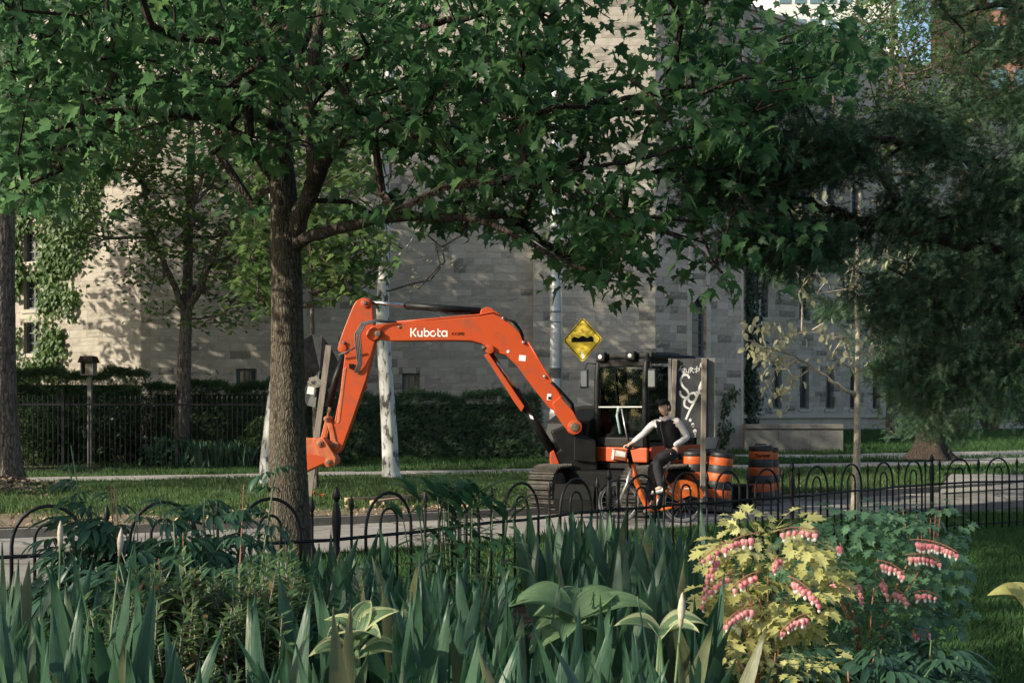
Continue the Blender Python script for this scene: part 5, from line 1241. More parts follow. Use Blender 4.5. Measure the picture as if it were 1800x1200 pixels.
# ------------------------------------------------------------------ hedges, shrubs, ivy
def hedge(label, x0, y0, x1, y1, w, h, nlf, m='yew_lit', size=.09, top_var=.08, seed=1, loose=0, dome=False):
    a = Vector((x0, y0)); b = Vector((x1, y1)); L = (b - a).length; c = (a + b) / 2; rz = math.atan2(b.y - a.y, b.x - a.x); z0 = gz(c.x, c.y)
    t = thing('hedge', label, 'hedge', (c.x, c.y, z0), rz); rr = random.Random(seed)
    mb = MB().box((0, 0, h * .44), (L - .34, w - .4, h * .84)); mb.build('shade_core', M['yewcore'], t)  # near-black box stands in for the shade inside the hedge
    f = NR.rand(nlf); X = NR.uniform(-L / 2, L / 2, nlf); Y = NR.uniform(-w / 2, w / 2, nlf); Z = NR.uniform(0, h, nlf)
    side = f < .55; tp = (f >= .55) & (f < .9)
    Y = np.where(side, -w / 2 + np.abs(NR.normal(0, .09, nlf)), Y); Z = np.where(tp, h - np.abs(NR.normal(0, .07, nlf)), Z)
    ends_ = f >= .9; X = np.where(ends_, np.where(NR.rand(nlf) < .5, -L / 2, L / 2) + NR.normal(0, .05, nlf), X)
    bump = top_var * (np.sin(X * 3.1 + seed) + .6 * np.sin(X * 7.7) + .5 * np.sin(X * 13 + 2)); Z = Z * (1 + bump / h); Y = Y + .05 * np.sin(X * 5 + Z * 4)
    sp = NR.rand(nlf) < .012; Z = Z + np.where(tp & sp, NR.uniform(.05, .30, nlf), 0)
    nor = np.stack([rnd(nlf, -.5, .5), np.where(side, -1, 0) + rnd(nlf, -.5, .5), np.where(side, .5, 1.) + rnd(nlf, -.4, .4)], 1)
    tip = np.stack([rnd(nlf), rnd(nlf, -1, .3), rnd(nlf, -.2, 1.2)], 1)
    V, T = cloud(SPRAY[0][:], SPRAY[1], np.stack([X, Y, Z], 1), basis(tip, nor), size * NR.uniform(.7, 1.5, nlf)) if loose == 0 else cloud(SMALL[0], SMALL[1], np.stack([X, Y, Z], 1), basis(tip, nor), size * NR.uniform(.7, 1.5, nlf))
    tag(link('foliage', trimesh('foliage', V, T, M[m]), t), None, None, None, 'stuff'); return t
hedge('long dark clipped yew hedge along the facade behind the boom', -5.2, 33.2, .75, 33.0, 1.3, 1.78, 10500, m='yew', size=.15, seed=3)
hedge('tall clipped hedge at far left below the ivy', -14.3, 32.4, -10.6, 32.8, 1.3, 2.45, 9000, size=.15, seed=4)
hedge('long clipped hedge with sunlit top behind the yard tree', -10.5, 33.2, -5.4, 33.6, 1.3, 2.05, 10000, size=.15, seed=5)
def shrub(name, label, c, r, n, m, tpl=SMALL, size=.1, seed=1, cat='shrub', stems=9, lean=0):
    t = root(name, label, cat, (c[0], c[1], gz(c[0], c[1]))); rr = random.Random(seed); z0 = t.location.z
    mb = MB(); pts = blob_pts(n, (c[0], c[1], z0 + c[2]), r, seed=seed); b = Vector((c[0], c[1], z0))
    ctr = blob_pts(stems, (c[0], c[1], z0 + c[2]), r, seed=seed + 5)
    for p in ctr: q = Vector(p); mb.tube([b + Vector((rr.uniform(-.1, .1), rr.uniform(-.1, .1), 0)), b.lerp(q, .5) + Vector((0, 0, .08)), q], [.016, .01, .004], 5)
    mb.build('stems', M['bark_grey'], t); foliage(t, pts, 6, size, (.09, .09, .07), tpl, m, flat=.8); return t
shrub('shrub', 'loose leafy shrub behind the left end of the picket fence', (-13.2, 31.2, 1.0), (1.0, .7, .95), 260, 'yardleaf', size=.13, seed=2)
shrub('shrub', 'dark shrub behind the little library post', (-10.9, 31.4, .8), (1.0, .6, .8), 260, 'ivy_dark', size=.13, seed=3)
shrub('shrub', 'low leafy clump at the left foot of the yard tree', (-9.4, 30.9, .4), (.7, .4, .42), 120, 'lily', OVAL, .16, seed=4)
shrub('shrub', 'pale leafy shrub behind the slanting plane tree', (-6.9, 31.2, .7), (.45, .4, .7), 90, 'paleleaf', OVAL, .13, seed=5)
shrub('shrub', 'low leafy clump beside the plane trees inside the yard fence', (-5.5, 31.4, .4), (.9, .4, .45), 130, 'ivy_dark', OVAL, .14, seed=6)
# daffodil-like strap leaves in the yard
t = thing('daffodil_clump', 'clump of upright strap leaves below the yard tree', 'plant', (P(350, 820, 30.9).x, 30.9, .12))
n = 420; pos = np.stack([NR.uniform(-1.3, 1.5, n), NR.uniform(-.3, .3, n), np.zeros(n)], 1)
V, T = cloud(NARROW[0], NARROW[1], pos, basis(np.stack([rnd(n, -.35, .35), rnd(n, -.3, .3), np.ones(n)], 1), rnd(n * 3).reshape(-1, 3)), NR.uniform(.45, .85, n))
tag(link('foliage', trimesh('foliage', V, T, M['bleed']), t), None, None, None, 'stuff')
# vase-shaped shrub against the far wing
t = root('shrub', 'vase shaped twiggy shrub against the far wing wall', 'shrub', tuple(P(1742, 766, 50)))
mb = MB(); b = P(1742, 764, 50)
for k in range(70):
    a = R.uniform(-1, 1); e = P(1742 + a * 62 + R.uniform(-5, 5), R.uniform(660, 715), 50 + R.uniform(-.8, .8)); mid = b.lerp(e, .45) + Vector((a * -.1, 0, .1)); mb.tube([b + Vector((a * .25, 0, 0)), mid, e], [.03, .02, .008], 4)
mb.build('stems', M['bark_grey'], t); foliage(t, pxcr(260, 1685, 1800, 650, 730, 49, 51, 66), 8, .14, (.25, .25, .2), SMALL, 'ivy_dark')
# ivy and climbers: leaves on the wall faces
def ivy(label, p0, dirv, pts_fn, n, size, m, name='ivy', out=.05, stems=(), off=.03):
    d = Vector((dirv[0], dirv[1])).normalized(); nrm = Vector((d.y, -d.x)); t = root(name, label, 'climbing plant', (p0[0], p0[1], 0)); P_ = []
    for _ in range(n):
        a, z = pts_fn(); P_.append((p0[0] + d.x * a + nrm.x * R.uniform(off, off + out), p0[1] + d.y * a + nrm.y * R.uniform(off, off + out), z))
    P_ = np.array(P_); n = len(P_)
    nor = np.array([[nrm.x, nrm.y, .5]] * n) + NR.normal(0, .35, (n, 3)); tip = np.stack([rnd(n, -.7, .7), rnd(n, -.4, .2), rnd(n, -1, -.2)], 1)
    V, T = cloud(OVAL[0] if size > .12 else SMALL[0], OVAL[1] if size > .12 else SMALL[1], P_, basis(tip, nor), size * NR.uniform(.6, 1.4, n)); V = V - np.array(t.location)
    tag(link('foliage', trimesh('foliage', V, T, M[m]), t), None, None, None, 'stuff')
    if stems:
        mb = MB()
        for s in stems: mb.tube([(p0[0] + d.x * a + nrm.x * .03, p0[1] + d.y * a + nrm.y * .03, z) for a, z in s], [.02] * (len(s) - 1) + [.006], 5)
        mb.build('stems', M['bark_grey'], t)
    return t
IVY = [(20, 150), (250, 150), (220, 300), (165, 380), (150, 440), (128, 500), (125, 560), (105, 600), (95, 660), (20, 660)]
clusters = []
while len(clusters) < 170:
    u, v = R.uniform(20, 250), R.uniform(150, 660)
    if inpoly(u, v, IVY) and not (36 < u < 74 and any(a - 4 < v < b + 4 for a, b in ((568, 622), (488, 545), (410, 462)))) : clusters.append((u, v))
def ivy_pt():
    u, v = R.choice(clusters); u += R.gauss(0, 9); v += R.gauss(0, 13)
    if 40 < u < 70 and any(a < v < b for a, b in ((568, 622), (488, 545), (410, 462))): u += 34
    return onE(u), Zv(v, 37.6)
ivy('sunlit green ivy climbing round the left windows of the facade', pE0, dE, ivy_pt, 7500, .17, 'ivy', out=.22, stems=[[(onE(95), .8), (onE(105), 3), (onE(90), 5), (onE(120), 8)], [(onE(60), .8), (onE(75), 4), (onE(110), 9)]])
def ivy_c():
    v = R.uniform(430, 900); w = 22 if v < 640 else 16; return onD(1310 + abs(R.gauss(0, w * .6))), Zv(v - (0 if v < 720 else 60), 46)
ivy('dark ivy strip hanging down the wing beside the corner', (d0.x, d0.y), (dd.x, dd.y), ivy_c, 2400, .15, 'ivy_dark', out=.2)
cl = []
for (u0, v0, u1, v1) in ((1262, 760, 1272, 700), (1270, 715, 1288, 680), (1262, 780, 1280, 745)):
    for k in range(12): cl.append((lerp(u0, u1, k / 12), lerp(v0, v1, k / 12)))
def cl_pt(): u, v = R.choice(cl); return ((u + R.gauss(0, 4) - 1152) / (1305 - 1152) * LC, Zv(v + R.gauss(0, 5), 37))
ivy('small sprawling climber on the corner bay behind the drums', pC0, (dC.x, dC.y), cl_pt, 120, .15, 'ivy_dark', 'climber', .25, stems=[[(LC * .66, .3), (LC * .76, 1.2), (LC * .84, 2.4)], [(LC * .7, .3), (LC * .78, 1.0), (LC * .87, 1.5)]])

# ------------------------------------------------------------------ bicycle
KY = 17.0
def K(u, v, dy=0): p = P(u, v, KY); p.y += dy; return p
BKc = P(1143, 919, KY); BK = root('bicycle', 'orange step-through bicycle with front carrier box being ridden past the excavator', 'bicycle', (BKc.x, KY, 0.005))
RW = .315
def wheel(u, nm):
    c = Vector((P(u, 880, KY).x, KY, RW + .005)); t = thing('wheel', None, None, c - BK.location); t.parent = BK
    def ring(r, rr, m, name, n=36):
        mb = MB(); mb.tube([(r * math.cos(2 * math.pi * i / n), 0, r * math.sin(2 * math.pi * i / n)) for i in range(n + 1)], rr, 8, caps=False); mb.build(name, m, t, True)
    ring(RW - .022, .022, M['tyre'], 'tyre'); ring(RW - .05, .010, M['silver'], 'rim')
    mb = MB()
    for i in range(18): a = i * 2 * math.pi / 18; mb.tube([(.03 * math.cos(a + 1), .02 * (-1) ** i, .03 * math.sin(a + 1)), ((RW - .05) * math.cos(a), 0, (RW - .05) * math.sin(a))], .0022, 3)
    mb.build('spokes', M['silver'], t); MB().tube([(0, -.05, 0), (0, .05, 0)], .03, 12).build('hub', M['silver'], t, True); return c
c1 = wheel(1088, 'f'); c2 = wheel(1200, 'r')
def bt(name, pts, r, m, n=10, parent=BK, sq=1.0):
    o = MB().tube([Vector(p) for p in pts], r, n, sq=sq).build(name, M[m], BK if parent is BK else None, True); 
    if parent is not BK: o.parent = parent
    return o
bt('down_tube', [K(1112, 815), K(1117, 840), K(1127, 868), K(1140, 893), K(1152, 900)], [.055, .065, .07, .068, .06], 'bikeorange', 14, sq=.7)
bt('chain_stay', [K(1148, 897, -.03), K(1175, 892, -.04), (c2.x, KY - .05, c2.z)], .028, 'bikeorange')
bt('seat_tube', [K(1150, 898), K(1160, 862), K(1171, 828)], .03, 'bikeorange')
bt('seat_post', [K(1171, 828), K(1180, 803)], .016, 'silver')
bt('seat_stay', [K(1168, 842, -.05), (c2.x, KY - .06, c2.z)], .016, 'bikeorange')
bt('head_tube', [K(1104, 790), K(1111, 822)], .035, 'rubber', 12)
for s in (-.055, .055): bt('fork_blade', [K(1110, 822, s * .6), K(1101, 850, s), (c1.x, KY + s, c1.z)], .016, 'silver')
bt('stem', [K(1104, 792), K(1110, 783)], .022, 'rubber')
bt('handlebar', [K(1122, 784, -.27), K(1114, 787, -.22), K(1108, 789, -.05), K(1107, 788, .05), K(1100, 786, .22), K(1110, 785, .28)], .013, 'rubber')
bt('brake_cable', [K(1116, 786, -.2), K(1106, 778, -.12), K(1102, 800, -.04)], .005, 'rubber', 5)
c = K(1090, 800); bs = MB().box(c + Vector((0, 0, 0)), (.20, .32, .18), 0, 0, 0, .15).build('carrier', M['rubber'], BK, bevel=.02)
MB().box(c + Vector((-.01, -.163, .012)), (.185, .008, .155), 0, 0, 0, .15).build('side_panel', M['orange_dusty'], BK, bevel=.015)
MB().box(c + Vector((-.012, -.168, .03)), (.15, .004, .08), 0, 0, 0, .15).build('panel_sticker', M['white'], BK)
MB().box(c + Vector((-.105, 0, .015)), (.01, .28, .15), 0, 0, 0, .15).build('front_panel', M['white'], BK)
def fender(c, a0, a1, r, w, m, name):
    mb = MB(); n = 16
    for i in range(n + 1):
        a = math.radians(lerp(a0, a1, i / n))
        for y in (-w, -w * .6, w * .6, w): mb.v.append(tuple(c + Vector(((r - (.02 if abs(y) == w else 0)) * math.cos(a), y, (r - (.02 if abs(y) == w else 0)) * math.sin(a)))))
    for i in range(n):
        for j in range(3): k = i * 4 + j; mb.f.append((k, k + 1, k + 5, k + 4)); mb.m.append(0)
    o = mb.build(name, M[m], BK, True); o.modifiers.new('s', 'SOLIDIFY').thickness = .006
fender(c2, 20, 185, RW + .03, .035, 'rubber', 'rear_fender'); fender(c1, 40, 150, RW + .02, .03, 'rubber', 'front_fender')
pts = [(-.27, .16)] + [((RW + .015) * math.cos(math.radians(a)), (RW + .015) * math.sin(math.radians(a))) for a in range(130, 14, -12)] + [(.29, .05), (.10, .10), (-.10, .02)]
for s in (-1, 1): MB().prism(pts, c2 + Vector((0, .052 * s, 0)), XA, ZA, .008).build('skirt_guard', M['bikeorange'], BK)
mb = MB(); stroke(mb, [(-.22, .235), (-.15, .19)], .035, c2 + Vector((0, -.058, 0)), XA, ZA); stroke(mb, [(-.20, .17), (-.14, .13)], .03, c2 + Vector((0, -.058, 0)), XA, ZA); stroke(mb, [(.02, .20), (.12, .205)], .014, c2 + Vector((0, -.058, 0)), XA, ZA); mb.build('frame_mark', M['white'], BK)
MB().prism([(-.13, -.02), (.12, -.05), (.13, .02), (.05, .05), (-.08, .03)], K(1182, 801), XA, ZA, .16).build('saddle', M['rubber'], BK, bevel=.02)
bb = K(1151, 893)
MB().tube([bb + Vector((0, -.05, 0)), bb + Vector((0, -.06, 0))], .09, 22).build('chain_ring', M['rubber'], BK, True)
PED = K(1158, 867, -.16); PED2 = K(1145, 908, .16)
bt('crank', [bb + Vector((0, -.08, 0)), PED + Vector((0, .06, 0))], .014, 'silver'); bt('crank', [bb + Vector((0, .08, 0)), PED2 + Vector((0, -.06, 0))], .014, 'silver')
for p in (PED, PED2): MB().box(p, (.09, .09, .022)).build('pedal', M['rubber'], BK, bevel=.005)

# ------------------------------------------------------------------ cyclist
ORG = Vector((K(1180, 800).x, KY, 0))
def skin(name, chains, m, parent, sub=2, label=None):
    """chains: list of [(point, radius)...]; first vertex of later chains may be an int index of an existing vertex"""
    V = []; E = []; Rr = []
    for ch in chains:
        prev = None
        for it in ch:
            if isinstance(it, int): prev = it; continue
            p, r = it; V.append(Vector(p) - ORG); Rr.append(r if isinstance(r, tuple) else (r, r)); k = len(V) - 1
            if prev is not None: E.append((prev, k))
            prev = k
    me = bpy.data.meshes.new(name + '_cage'); me.from_pydata([tuple(v) for v in V], E, []); o = bpy.data.objects.new(name, me); COL.objects.link(o)
    md = o.modifiers.new('skin', 'SKIN'); md.use_smooth_shade = True
    for i, r in enumerate(Rr): me.skin_vertices[0].data[i].radius = r; me.skin_vertices[0].data[i].use_root = (i == 0)
    sb_ = o.modifiers.new('sub', 'SUBSURF'); sb_.levels = sub; sb_.render_levels = sub
    dg = bpy.context.evaluated_depsgraph_get(); m2 = bpy.data.meshes.new_from_object(o.evaluated_get(dg)); bpy.data.objects.remove(o)
    m2.name = name; m2.materials.clear(); m2.materials.append(M[m]); q = link(name, m2, parent); return tag(q, label)
PR = thing('person', 'cyclist in black cap, black vest and dark trousers, one hand in pocket', 'person', ORG)
pel = K(1183, 793); wst = K(1180, 775, -.01); che = K(1174, 752, -.02); neck0 = K(1172, 737, 0); neck1 = K(1170, 729, -.01)
shL = K(1189, 741, -.12); elL = K(1207, 768, -.10); wrL = K(1186, 780, -.17); haL = K(1179, 781, -.19)
shR = K(1153, 742, .12); elR = K(1133, 763, .16); wrR = K(1113, 779, .21); haR = K(1106, 783, .22)
hpL = K(1184, 796, -.10); knL = K(1152, 806, -.13); anL = K(1161, 854, -.15); ftL = K(1146, 862, -.16)
hpR = K(1180, 797, .10); knR = K(1149, 822, .13); anR = K(1152, 880, .16); ftR = K(1137, 900, .17)
body = [[(pel, (.10, .08)), (wst, (.10, .08)), (che, (.12, .09)), (neck0, .06), (neck1, .05)],
        [2, (shL, .055), (shL.lerp(elL, .5), .046), (elL, .04), (wrL, .028)], [2, (shR, .055), (shR.lerp(elR, .5), .046), (elR, .038), (wrR, .027), (wrR.lerp(haR, .6), (.034, .016))],
        [0, (hpL, .07), (hpL.lerp(knL, .5), .065), (knL, .05), (knL.lerp(anL, .4), .048), (anL, .036), (ftL, .03)],
        [0, (hpR, .07), (hpR.lerp(knR, .5), .065), (knR, .05), (knR.lerp(anR, .4), .048), (anR, .036), (ftR, .03)]]
hb = 5 + 4 + 4      # index of the right palm vertex (body 0-4, left arm 5-8, right arm 9-13)
pal = 13
for i, (dx, dz, dy, L_) in enumerate([(-.035, .0, -.032, .034), (-.04, .005, -.011, .038), (-.038, .004, .010, .036), (-.03, .0, .030, .029)]):
    k0 = haR + Vector((-.012, dy, 0)); k1 = k0 + Vector((-L_, 0, -.006)); k2 = k1 + Vector((-.012, 0, -.026)); k3 = k2 + Vector((.012, 0, -.014))
    body.append([pal, (k0, .0105), (k1, .0095), (k2, .0085), (k3, .0075)])
body.append([pal, (haR + Vector((.008, -.036, -.012)), .011), (haR + Vector((-.014, -.05, -.026)), .0095), (haR + Vector((-.032, -.046, -.034)), .008)])
skin('body', body, 'skin', PR, 2)
# head: shaped sphere with face turned to the camera's left
hc = K(1168, 716, -.02); fd = Vector((-.80, -.58, -.12)).normalized(); upv = Vector((0, 0, 1)); sd = fd.cross(upv).normalized(); hup = sd.cross(fd).normalized()
def headpt(a, b, c): return hc + sd * a + fd * b + hup * c
def headmesh():
    nu_, nv_ = 28, 20; V = []; Fc = []
    for j in range(nv_ + 1):
        ph = math.pi * j / nv_; z_ = math.cos(ph)
        for i in range(nu_):
            th_ = 2 * math.pi * i / nu_; x = math.sin(ph) * math.sin(th_); y = math.sin(ph) * math.cos(th_); X, Y, Z = x * .076, y * .095, z_ * .118
            if Z < -.03: f = (Z + .03) / -.088; X *= 1 - .32 * f; Y = Y * (1 - .25 * f) + .012 * f
            if y > .3:     # face relief
                fr = math.exp(-(X / .012) ** 2)
                if -.05 < Z < .02: Y += .020 * fr * max(0, 1 - abs(Z + .022) / .032)
                for s in (-1, 1): Y -= .008 * math.exp(-((X - s * .03) / .013) ** 2 - ((Z - .008) / .010) ** 2)
                Y += .006 * math.exp(-(X / .024) ** 2 - ((Z + .062) / .006) ** 2); Y += .008 * math.exp(-(X / .02) ** 2 - ((Z + .098) / .014) ** 2)
            V.append(headpt(X, Y, Z) - ORG)
    for j in range(nv_):
        for i in range(nu_): a = j * nu_ + i; b = j * nu_ + (i + 1) % nu_; Fc.append((a, b, b + nu_, a + nu_))
    return V, Fc
V, Fc = headmesh(); MB().add(V, Fc).build('head', M['skin'], PR, True)
hd = PR.children[-1]
for s in (-1, 1):
    MB().lathe([(0, -.009), (.007, -.005), (.009, 0), (.007, .005), (0, .009)], headpt(s * .030, .083, .008) - ORG, 10).build('eye', M['white'], hd, True)
    MB().lathe([(0, -.004), (.004, 0), (0, .004)], headpt(s * .030, .0925, .008) - ORG, 8).build('pupil', M['rubber'], hd, True)
    MB().tube([headpt(s * .076, .0, .02) - ORG, headpt(s * .084, -.004, .005) - ORG, headpt(s * .078, .004, -.025) - ORG], [.012, .014, .007], 8).build('ear', M['skin'], hd, True)
    stroke(bw := MB(), [(s * .045, .030), (s * .018, .034)], .007, headpt(0, .095, 0) - ORG, sd, hup); bw.build('eyebrow', M['hair'], hd)
MB().tube([headpt(-.02, .093, -.062) - ORG, headpt(0, .101, -.060) - ORG, headpt(.02, .093, -.062) - ORG], .004, 6).build('mouth', M['orange_dusty'], hd, True)
def shell(rx, ry, rz_, cond, m, name, off=0, parent=hd):
    nu_, nv_ = 28, 16; V = []; ok = {}; Fc = []
    for j in range(nv_ + 1):
        ph = math.pi * j / nv_
        for i in range(nu_):
            t_ = 2 * math.pi * i / nu_; x, y, z_ = math.sin(ph) * math.sin(t_), math.sin(ph) * math.cos(t_), math.cos(ph); V.append(headpt(x * rx, y * ry + off, z_ * rz_) - ORG); ok[len(V) - 1] = cond(x, y, z_)
    for j in range(nv_):
        for i in range(nu_):
            q = [j * nu_ + i, j * nu_ + (i + 1) % nu_, (j + 1) * nu_ + (i + 1) % nu_, (j + 1) * nu_ + i]
            if all(ok[k] for k in q): Fc.append(tuple(q))
    o = MB().add(V, Fc).build(name, M[m], parent, True); o.modifiers.new('s', 'SOLIDIFY').thickness = .006; return o
shell(.083, .102, .126, lambda x, y, z_: z_ < .45 and y < .25 and z_ > -.45 - .2 * (y < -.5), 'hair', 'hair', -.006)
cp_ = shell(.087, .106, .135, lambda x, y, z_: z_ > .34, 'fleece', 'cap', -.002, PR)
mb = MB(); n = 10; V = []
for i in range(n + 1):
    a = math.radians(lerp(-62, 62, i / n)); V += [headpt(.085 * math.sin(a), .100 * math.cos(a), .058) - ORG, headpt(.080 * math.sin(a), .100 * math.cos(a) + .070 * max(.0, math.cos(a * 1.35)), .052) - ORG]
o = MB().add(V, [(2 * i, 2 * i + 2, 2 * i + 3, 2 * i + 1) for i in range(n)]).build('cap_peak', M['fleece'], cp_, True); o.modifiers.new('s', 'SOLIDIFY').thickness = .006
# clothes
skin('shirt', [[(wst, (.125, .10)), (che, (.15, .11)), (neck0, .075), (neck0.lerp(neck1, .55), .062)],
               [1, (shL, .068), (shL.lerp(elL, .5), .063), (elL, .055), (elL.lerp(wrL, .5), .048), (wrL, .042), (wrL.lerp(elL, -.22), .036)],
               [1, (shR, .068), (shR.lerp(elR, .5), .061), (elR, .052), (elR.lerp(wrR, .55), .046), (wrR.lerp(elR, .06), .037)]], 'shirt', PR)
vx = skin('vest', [[(K(1183, 789), (.155, .125)), (wst, (.16, .13)), (che, (.188, .145)), (K(1173, 742), (.15, .12)), (neck0.lerp(neck1, .3), .08)],
               [2, (shL.lerp(che, .06) + Vector((0, 0, .008)), .084)], [2, (shR.lerp(che, .06) + Vector((0, 0, .008)), .084)]], 'fleece', PR)
tor_f = Vector((-.55, -.83, 0))
zp = [K(1168, 740) + tor_f * .115, K(1169, 752) + tor_f * .150, K(1173, 770) + tor_f * .135, K(1175, 788) + tor_f * .13]
MB().tube([p - ORG for p in zp], .0055, 5).build('zip', M['hose'], vx, True)
MB().box(K(1184, 743, -.165) - ORG, (.05, .012, .012), ry=0).build('chest_mark', M['white'], vx)
MB().tube([K(1176, 733, -.08) - ORG, K(1168, 739, -.11) - ORG, K(1160, 734, -.04) - ORG], [.022, .024, .022], 8).build('shirt_collar', M['shirt'], PR, True)
skin('trousers', [[(K(1184, 792), (.138, .115)), (K(1182, 785), (.135, .11))],
                  [0, (hpL, .112), (hpL.lerp(knL, .5), .104), (knL, .090), (knL.lerp(anL, .4), .084), (anL.lerp(knL, -.04), .066)],
                  [0, (hpR, .112), (hpR.lerp(knR, .5), .104), (knR, .090), (knR.lerp(anR, .4), .082), (anR.lerp(knR, -.04), .064)]], 'denim', PR)
for an, ft in ((anL, ftL), (anR, ftR)):
    he = an + Vector((.03, 0, -.055)); to = ft + Vector((-.03, 0, -.015))
    s_o = skin('shoe', [[(an + Vector((0, 0, -.01)), .042), (he, (.042, .036)), (he.lerp(to, .55), (.044, .032)), (to, (.036, .024))]], 'white', PR)
    d_ = (to - he); MB().tube([he - ORG + Vector((.01, 0, -.03)), he.lerp(to, .5) - ORG + Vector((0, 0, -.03)), to - ORG + Vector((-.01, 0, -.022))], [.04, .042, .034], 10, sq=.35).build('sole', M['hose'], s_o, True)

# ------------------------------------------------------------------ garden plants
def blade_mesh(name, L, w, bend, twist, seed, m):
    r = random.Random(seed); n = 8; V = []; T = []
    for i in range(n + 1):
        t = i / n; ww = w / 2 * (1 if t < .45 else max(0, 1 - ((t - .45) / .55) ** 1.7)) * (.8 + .4 * min(1, t * 3))
        z = L * t * (1 - .18 * bend * t); y = L * bend * .55 * t ** 2.2; a = twist * t
        for s in (-1, 0, 1): V.append((s * ww * math.cos(a), y + s * ww * math.sin(a) + (.0 if s else -.12 * w), z))
    for i in range(n):
        for j in (0, 1): k = i * 3 + j; T += [(k, k + 1, k + 4), (k, k + 4, k + 3)]
    me = trimesh(name, V, T, M[m]); me.polygons.foreach_set('use_smooth', [True] * len(T)); return me
IRIS = [blade_mesh('iris_leaf', .86, .046, b, tw, i, 'iris') for i, (b, tw) in enumerate([(.05, .2), (.15, -.3), (.28, .5), (.45, -.5), (.1, .9), (.65, .3), (.2, 0)])]
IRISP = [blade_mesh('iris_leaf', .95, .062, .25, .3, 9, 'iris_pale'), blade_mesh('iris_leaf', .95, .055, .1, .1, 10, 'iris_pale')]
bud_m = MB().lathe([(0, 0), (.008, .01), (.011, .05), (.016, .10), (.012, .15), (.004, .19), (0, .20)], n=8).mesh('bud', M['bud'], True)
def iris(x, y, n, label, h=1.0, seed=1, bud=0, spread=.11, pale=0, w=1.0):
    r = random.Random(seed); t = thing('iris_plant', label, 'iris', (x, y, .07), 0, 'iris clumps in the flower bed')
    fanang = r.uniform(-.6, .6)
    for i in range(n):
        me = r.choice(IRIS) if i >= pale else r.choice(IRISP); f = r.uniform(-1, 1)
        o = link('iris_leaf', me, t, (f * spread * math.cos(fanang) + r.uniform(-.03, .03), f * spread * math.sin(fanang) + r.uniform(-.05, .05), 0))
        o.rotation_euler = (r.uniform(-.12, .14), f * .28 + r.uniform(-.10, .10), r.choice((0, math.pi)) + r.uniform(-.9, .9)); k = h * r.uniform(.68, 1.06); o.scale = (w * r.uniform(.85, 1.15), 1, k)
    for i in range(bud):
        H_ = h * r.uniform(.88, 1.02); sx = r.uniform(-.08, .08)
        MB().tube([(0, 0, 0), (sx * .3, 0, H_ * .5), (sx, 0, H_)], [.007, .006, .004], 6).build('stalk', M['stem'], t, True); link('bud', bud_m, t, (sx, 0, H_ - .01), (0, sx, 0), (.9, .9, .62))
    return t
lab = []
def beside(x, y):
    u = 900 + x / y * F; side = 'left edge of the picture' if u < 120 else 'left side below the small-leaved shrub' if u < 520 else 'middle left' if u < 720 else 'middle' if u < 900 else 'right of centre by the hosta' if u < 1120 else 'right beside the bleeding heart'
    return side
cnt = 0; placed = []
def okp(x, y, dmin):
    return all((x - a) ** 2 + (y - b) ** 2 > dmin ** 2 for a, b in placed)
tries = 0
heads = ['blue green iris fan with upright sword leaves', 'iris clump with broad arching sword leaves', 'crowded iris clump with crossing blades', 'iris clump with a few tips bending over']
while tries < 9000 and cnt < 100:
    tries += 1; y = R.uniform(3.0, 9.6); u = R.uniform(-40, 1250); x = (u - 900) / F * y
    f_ = float(np.interp(x, [p.x for p in FP], [p.y for p in FP]))
    if y > f_ - .3: continue
    left = u < 215 and 3.4 < y < 5.6
    midz = 500 < u < 1245 and y < 9.6
    fore = 330 < u < 560 and y < 4.0
    if not (left or midz or fore): continue
    if 860 < u < 1170 and 4.3 < y < 5.1 and R.random() < .8: continue
    if midz and u < 600 and y < 6 and R.random() < .5: continue
    if 540 < u < 700 and 3.6 < y < 4.9 and R.random() < .7: continue
    if 700 < u < 930 and y > 7.0: continue
    if u > 1090 and y < 5.0 and R.random() < .8: continue
    if not okp(x, y, .24 if y < 6 else .30): continue
    placed.append((x, y)); h = 1.0
    row = 'nearest the camera' if y < 4.2 else 'in the middle rows' if y < 6.5 else 'in the back rows near the hoop fence'
    h = .93 if y > 6.2 and u < 900 else .98 if y > 5 else 1.02
    if u > 850 and y < 5: h *= .93
    if left: h = 1.14
    if fore: h = 1.0
    iris(x, y, 8 if y < 6 else 7, heads[cnt % 4] + ' ' + row + ', ' + beside(x, y), h, seed=cnt, w=1.75 if y < 5 else 1.6); cnt += 1
def iris_at(u, v, y, label, **k): return iris((u - 900) / F * y, y, k.pop('n', 5), label, seed=int(u), **k)
iris_at(100, 900, 5.0, 'budded iris stalk at the left with a dry papery bud', h=1.08, bud=1)
iris_at(180, 900, 4.8, 'single iris stalk with a tight green bud left of the shrub', h=1.04, bud=1)
iris_at(1168, 900, 3.9, 'iris with pale papery bud at the bottom right of centre', h=.93, bud=1)
iris_at(1108, 900, 4.4, 'iris just right of the hosta, tips level with its leaves', h=.95)
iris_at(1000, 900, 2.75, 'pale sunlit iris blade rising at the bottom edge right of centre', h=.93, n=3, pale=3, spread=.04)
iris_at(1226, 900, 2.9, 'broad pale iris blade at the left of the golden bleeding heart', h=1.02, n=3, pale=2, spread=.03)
iris_at(1200, 900, 3.3, 'tall dark iris blade left of the golden bleeding heart', h=1.22, n=2, spread=.02, w=1.5)

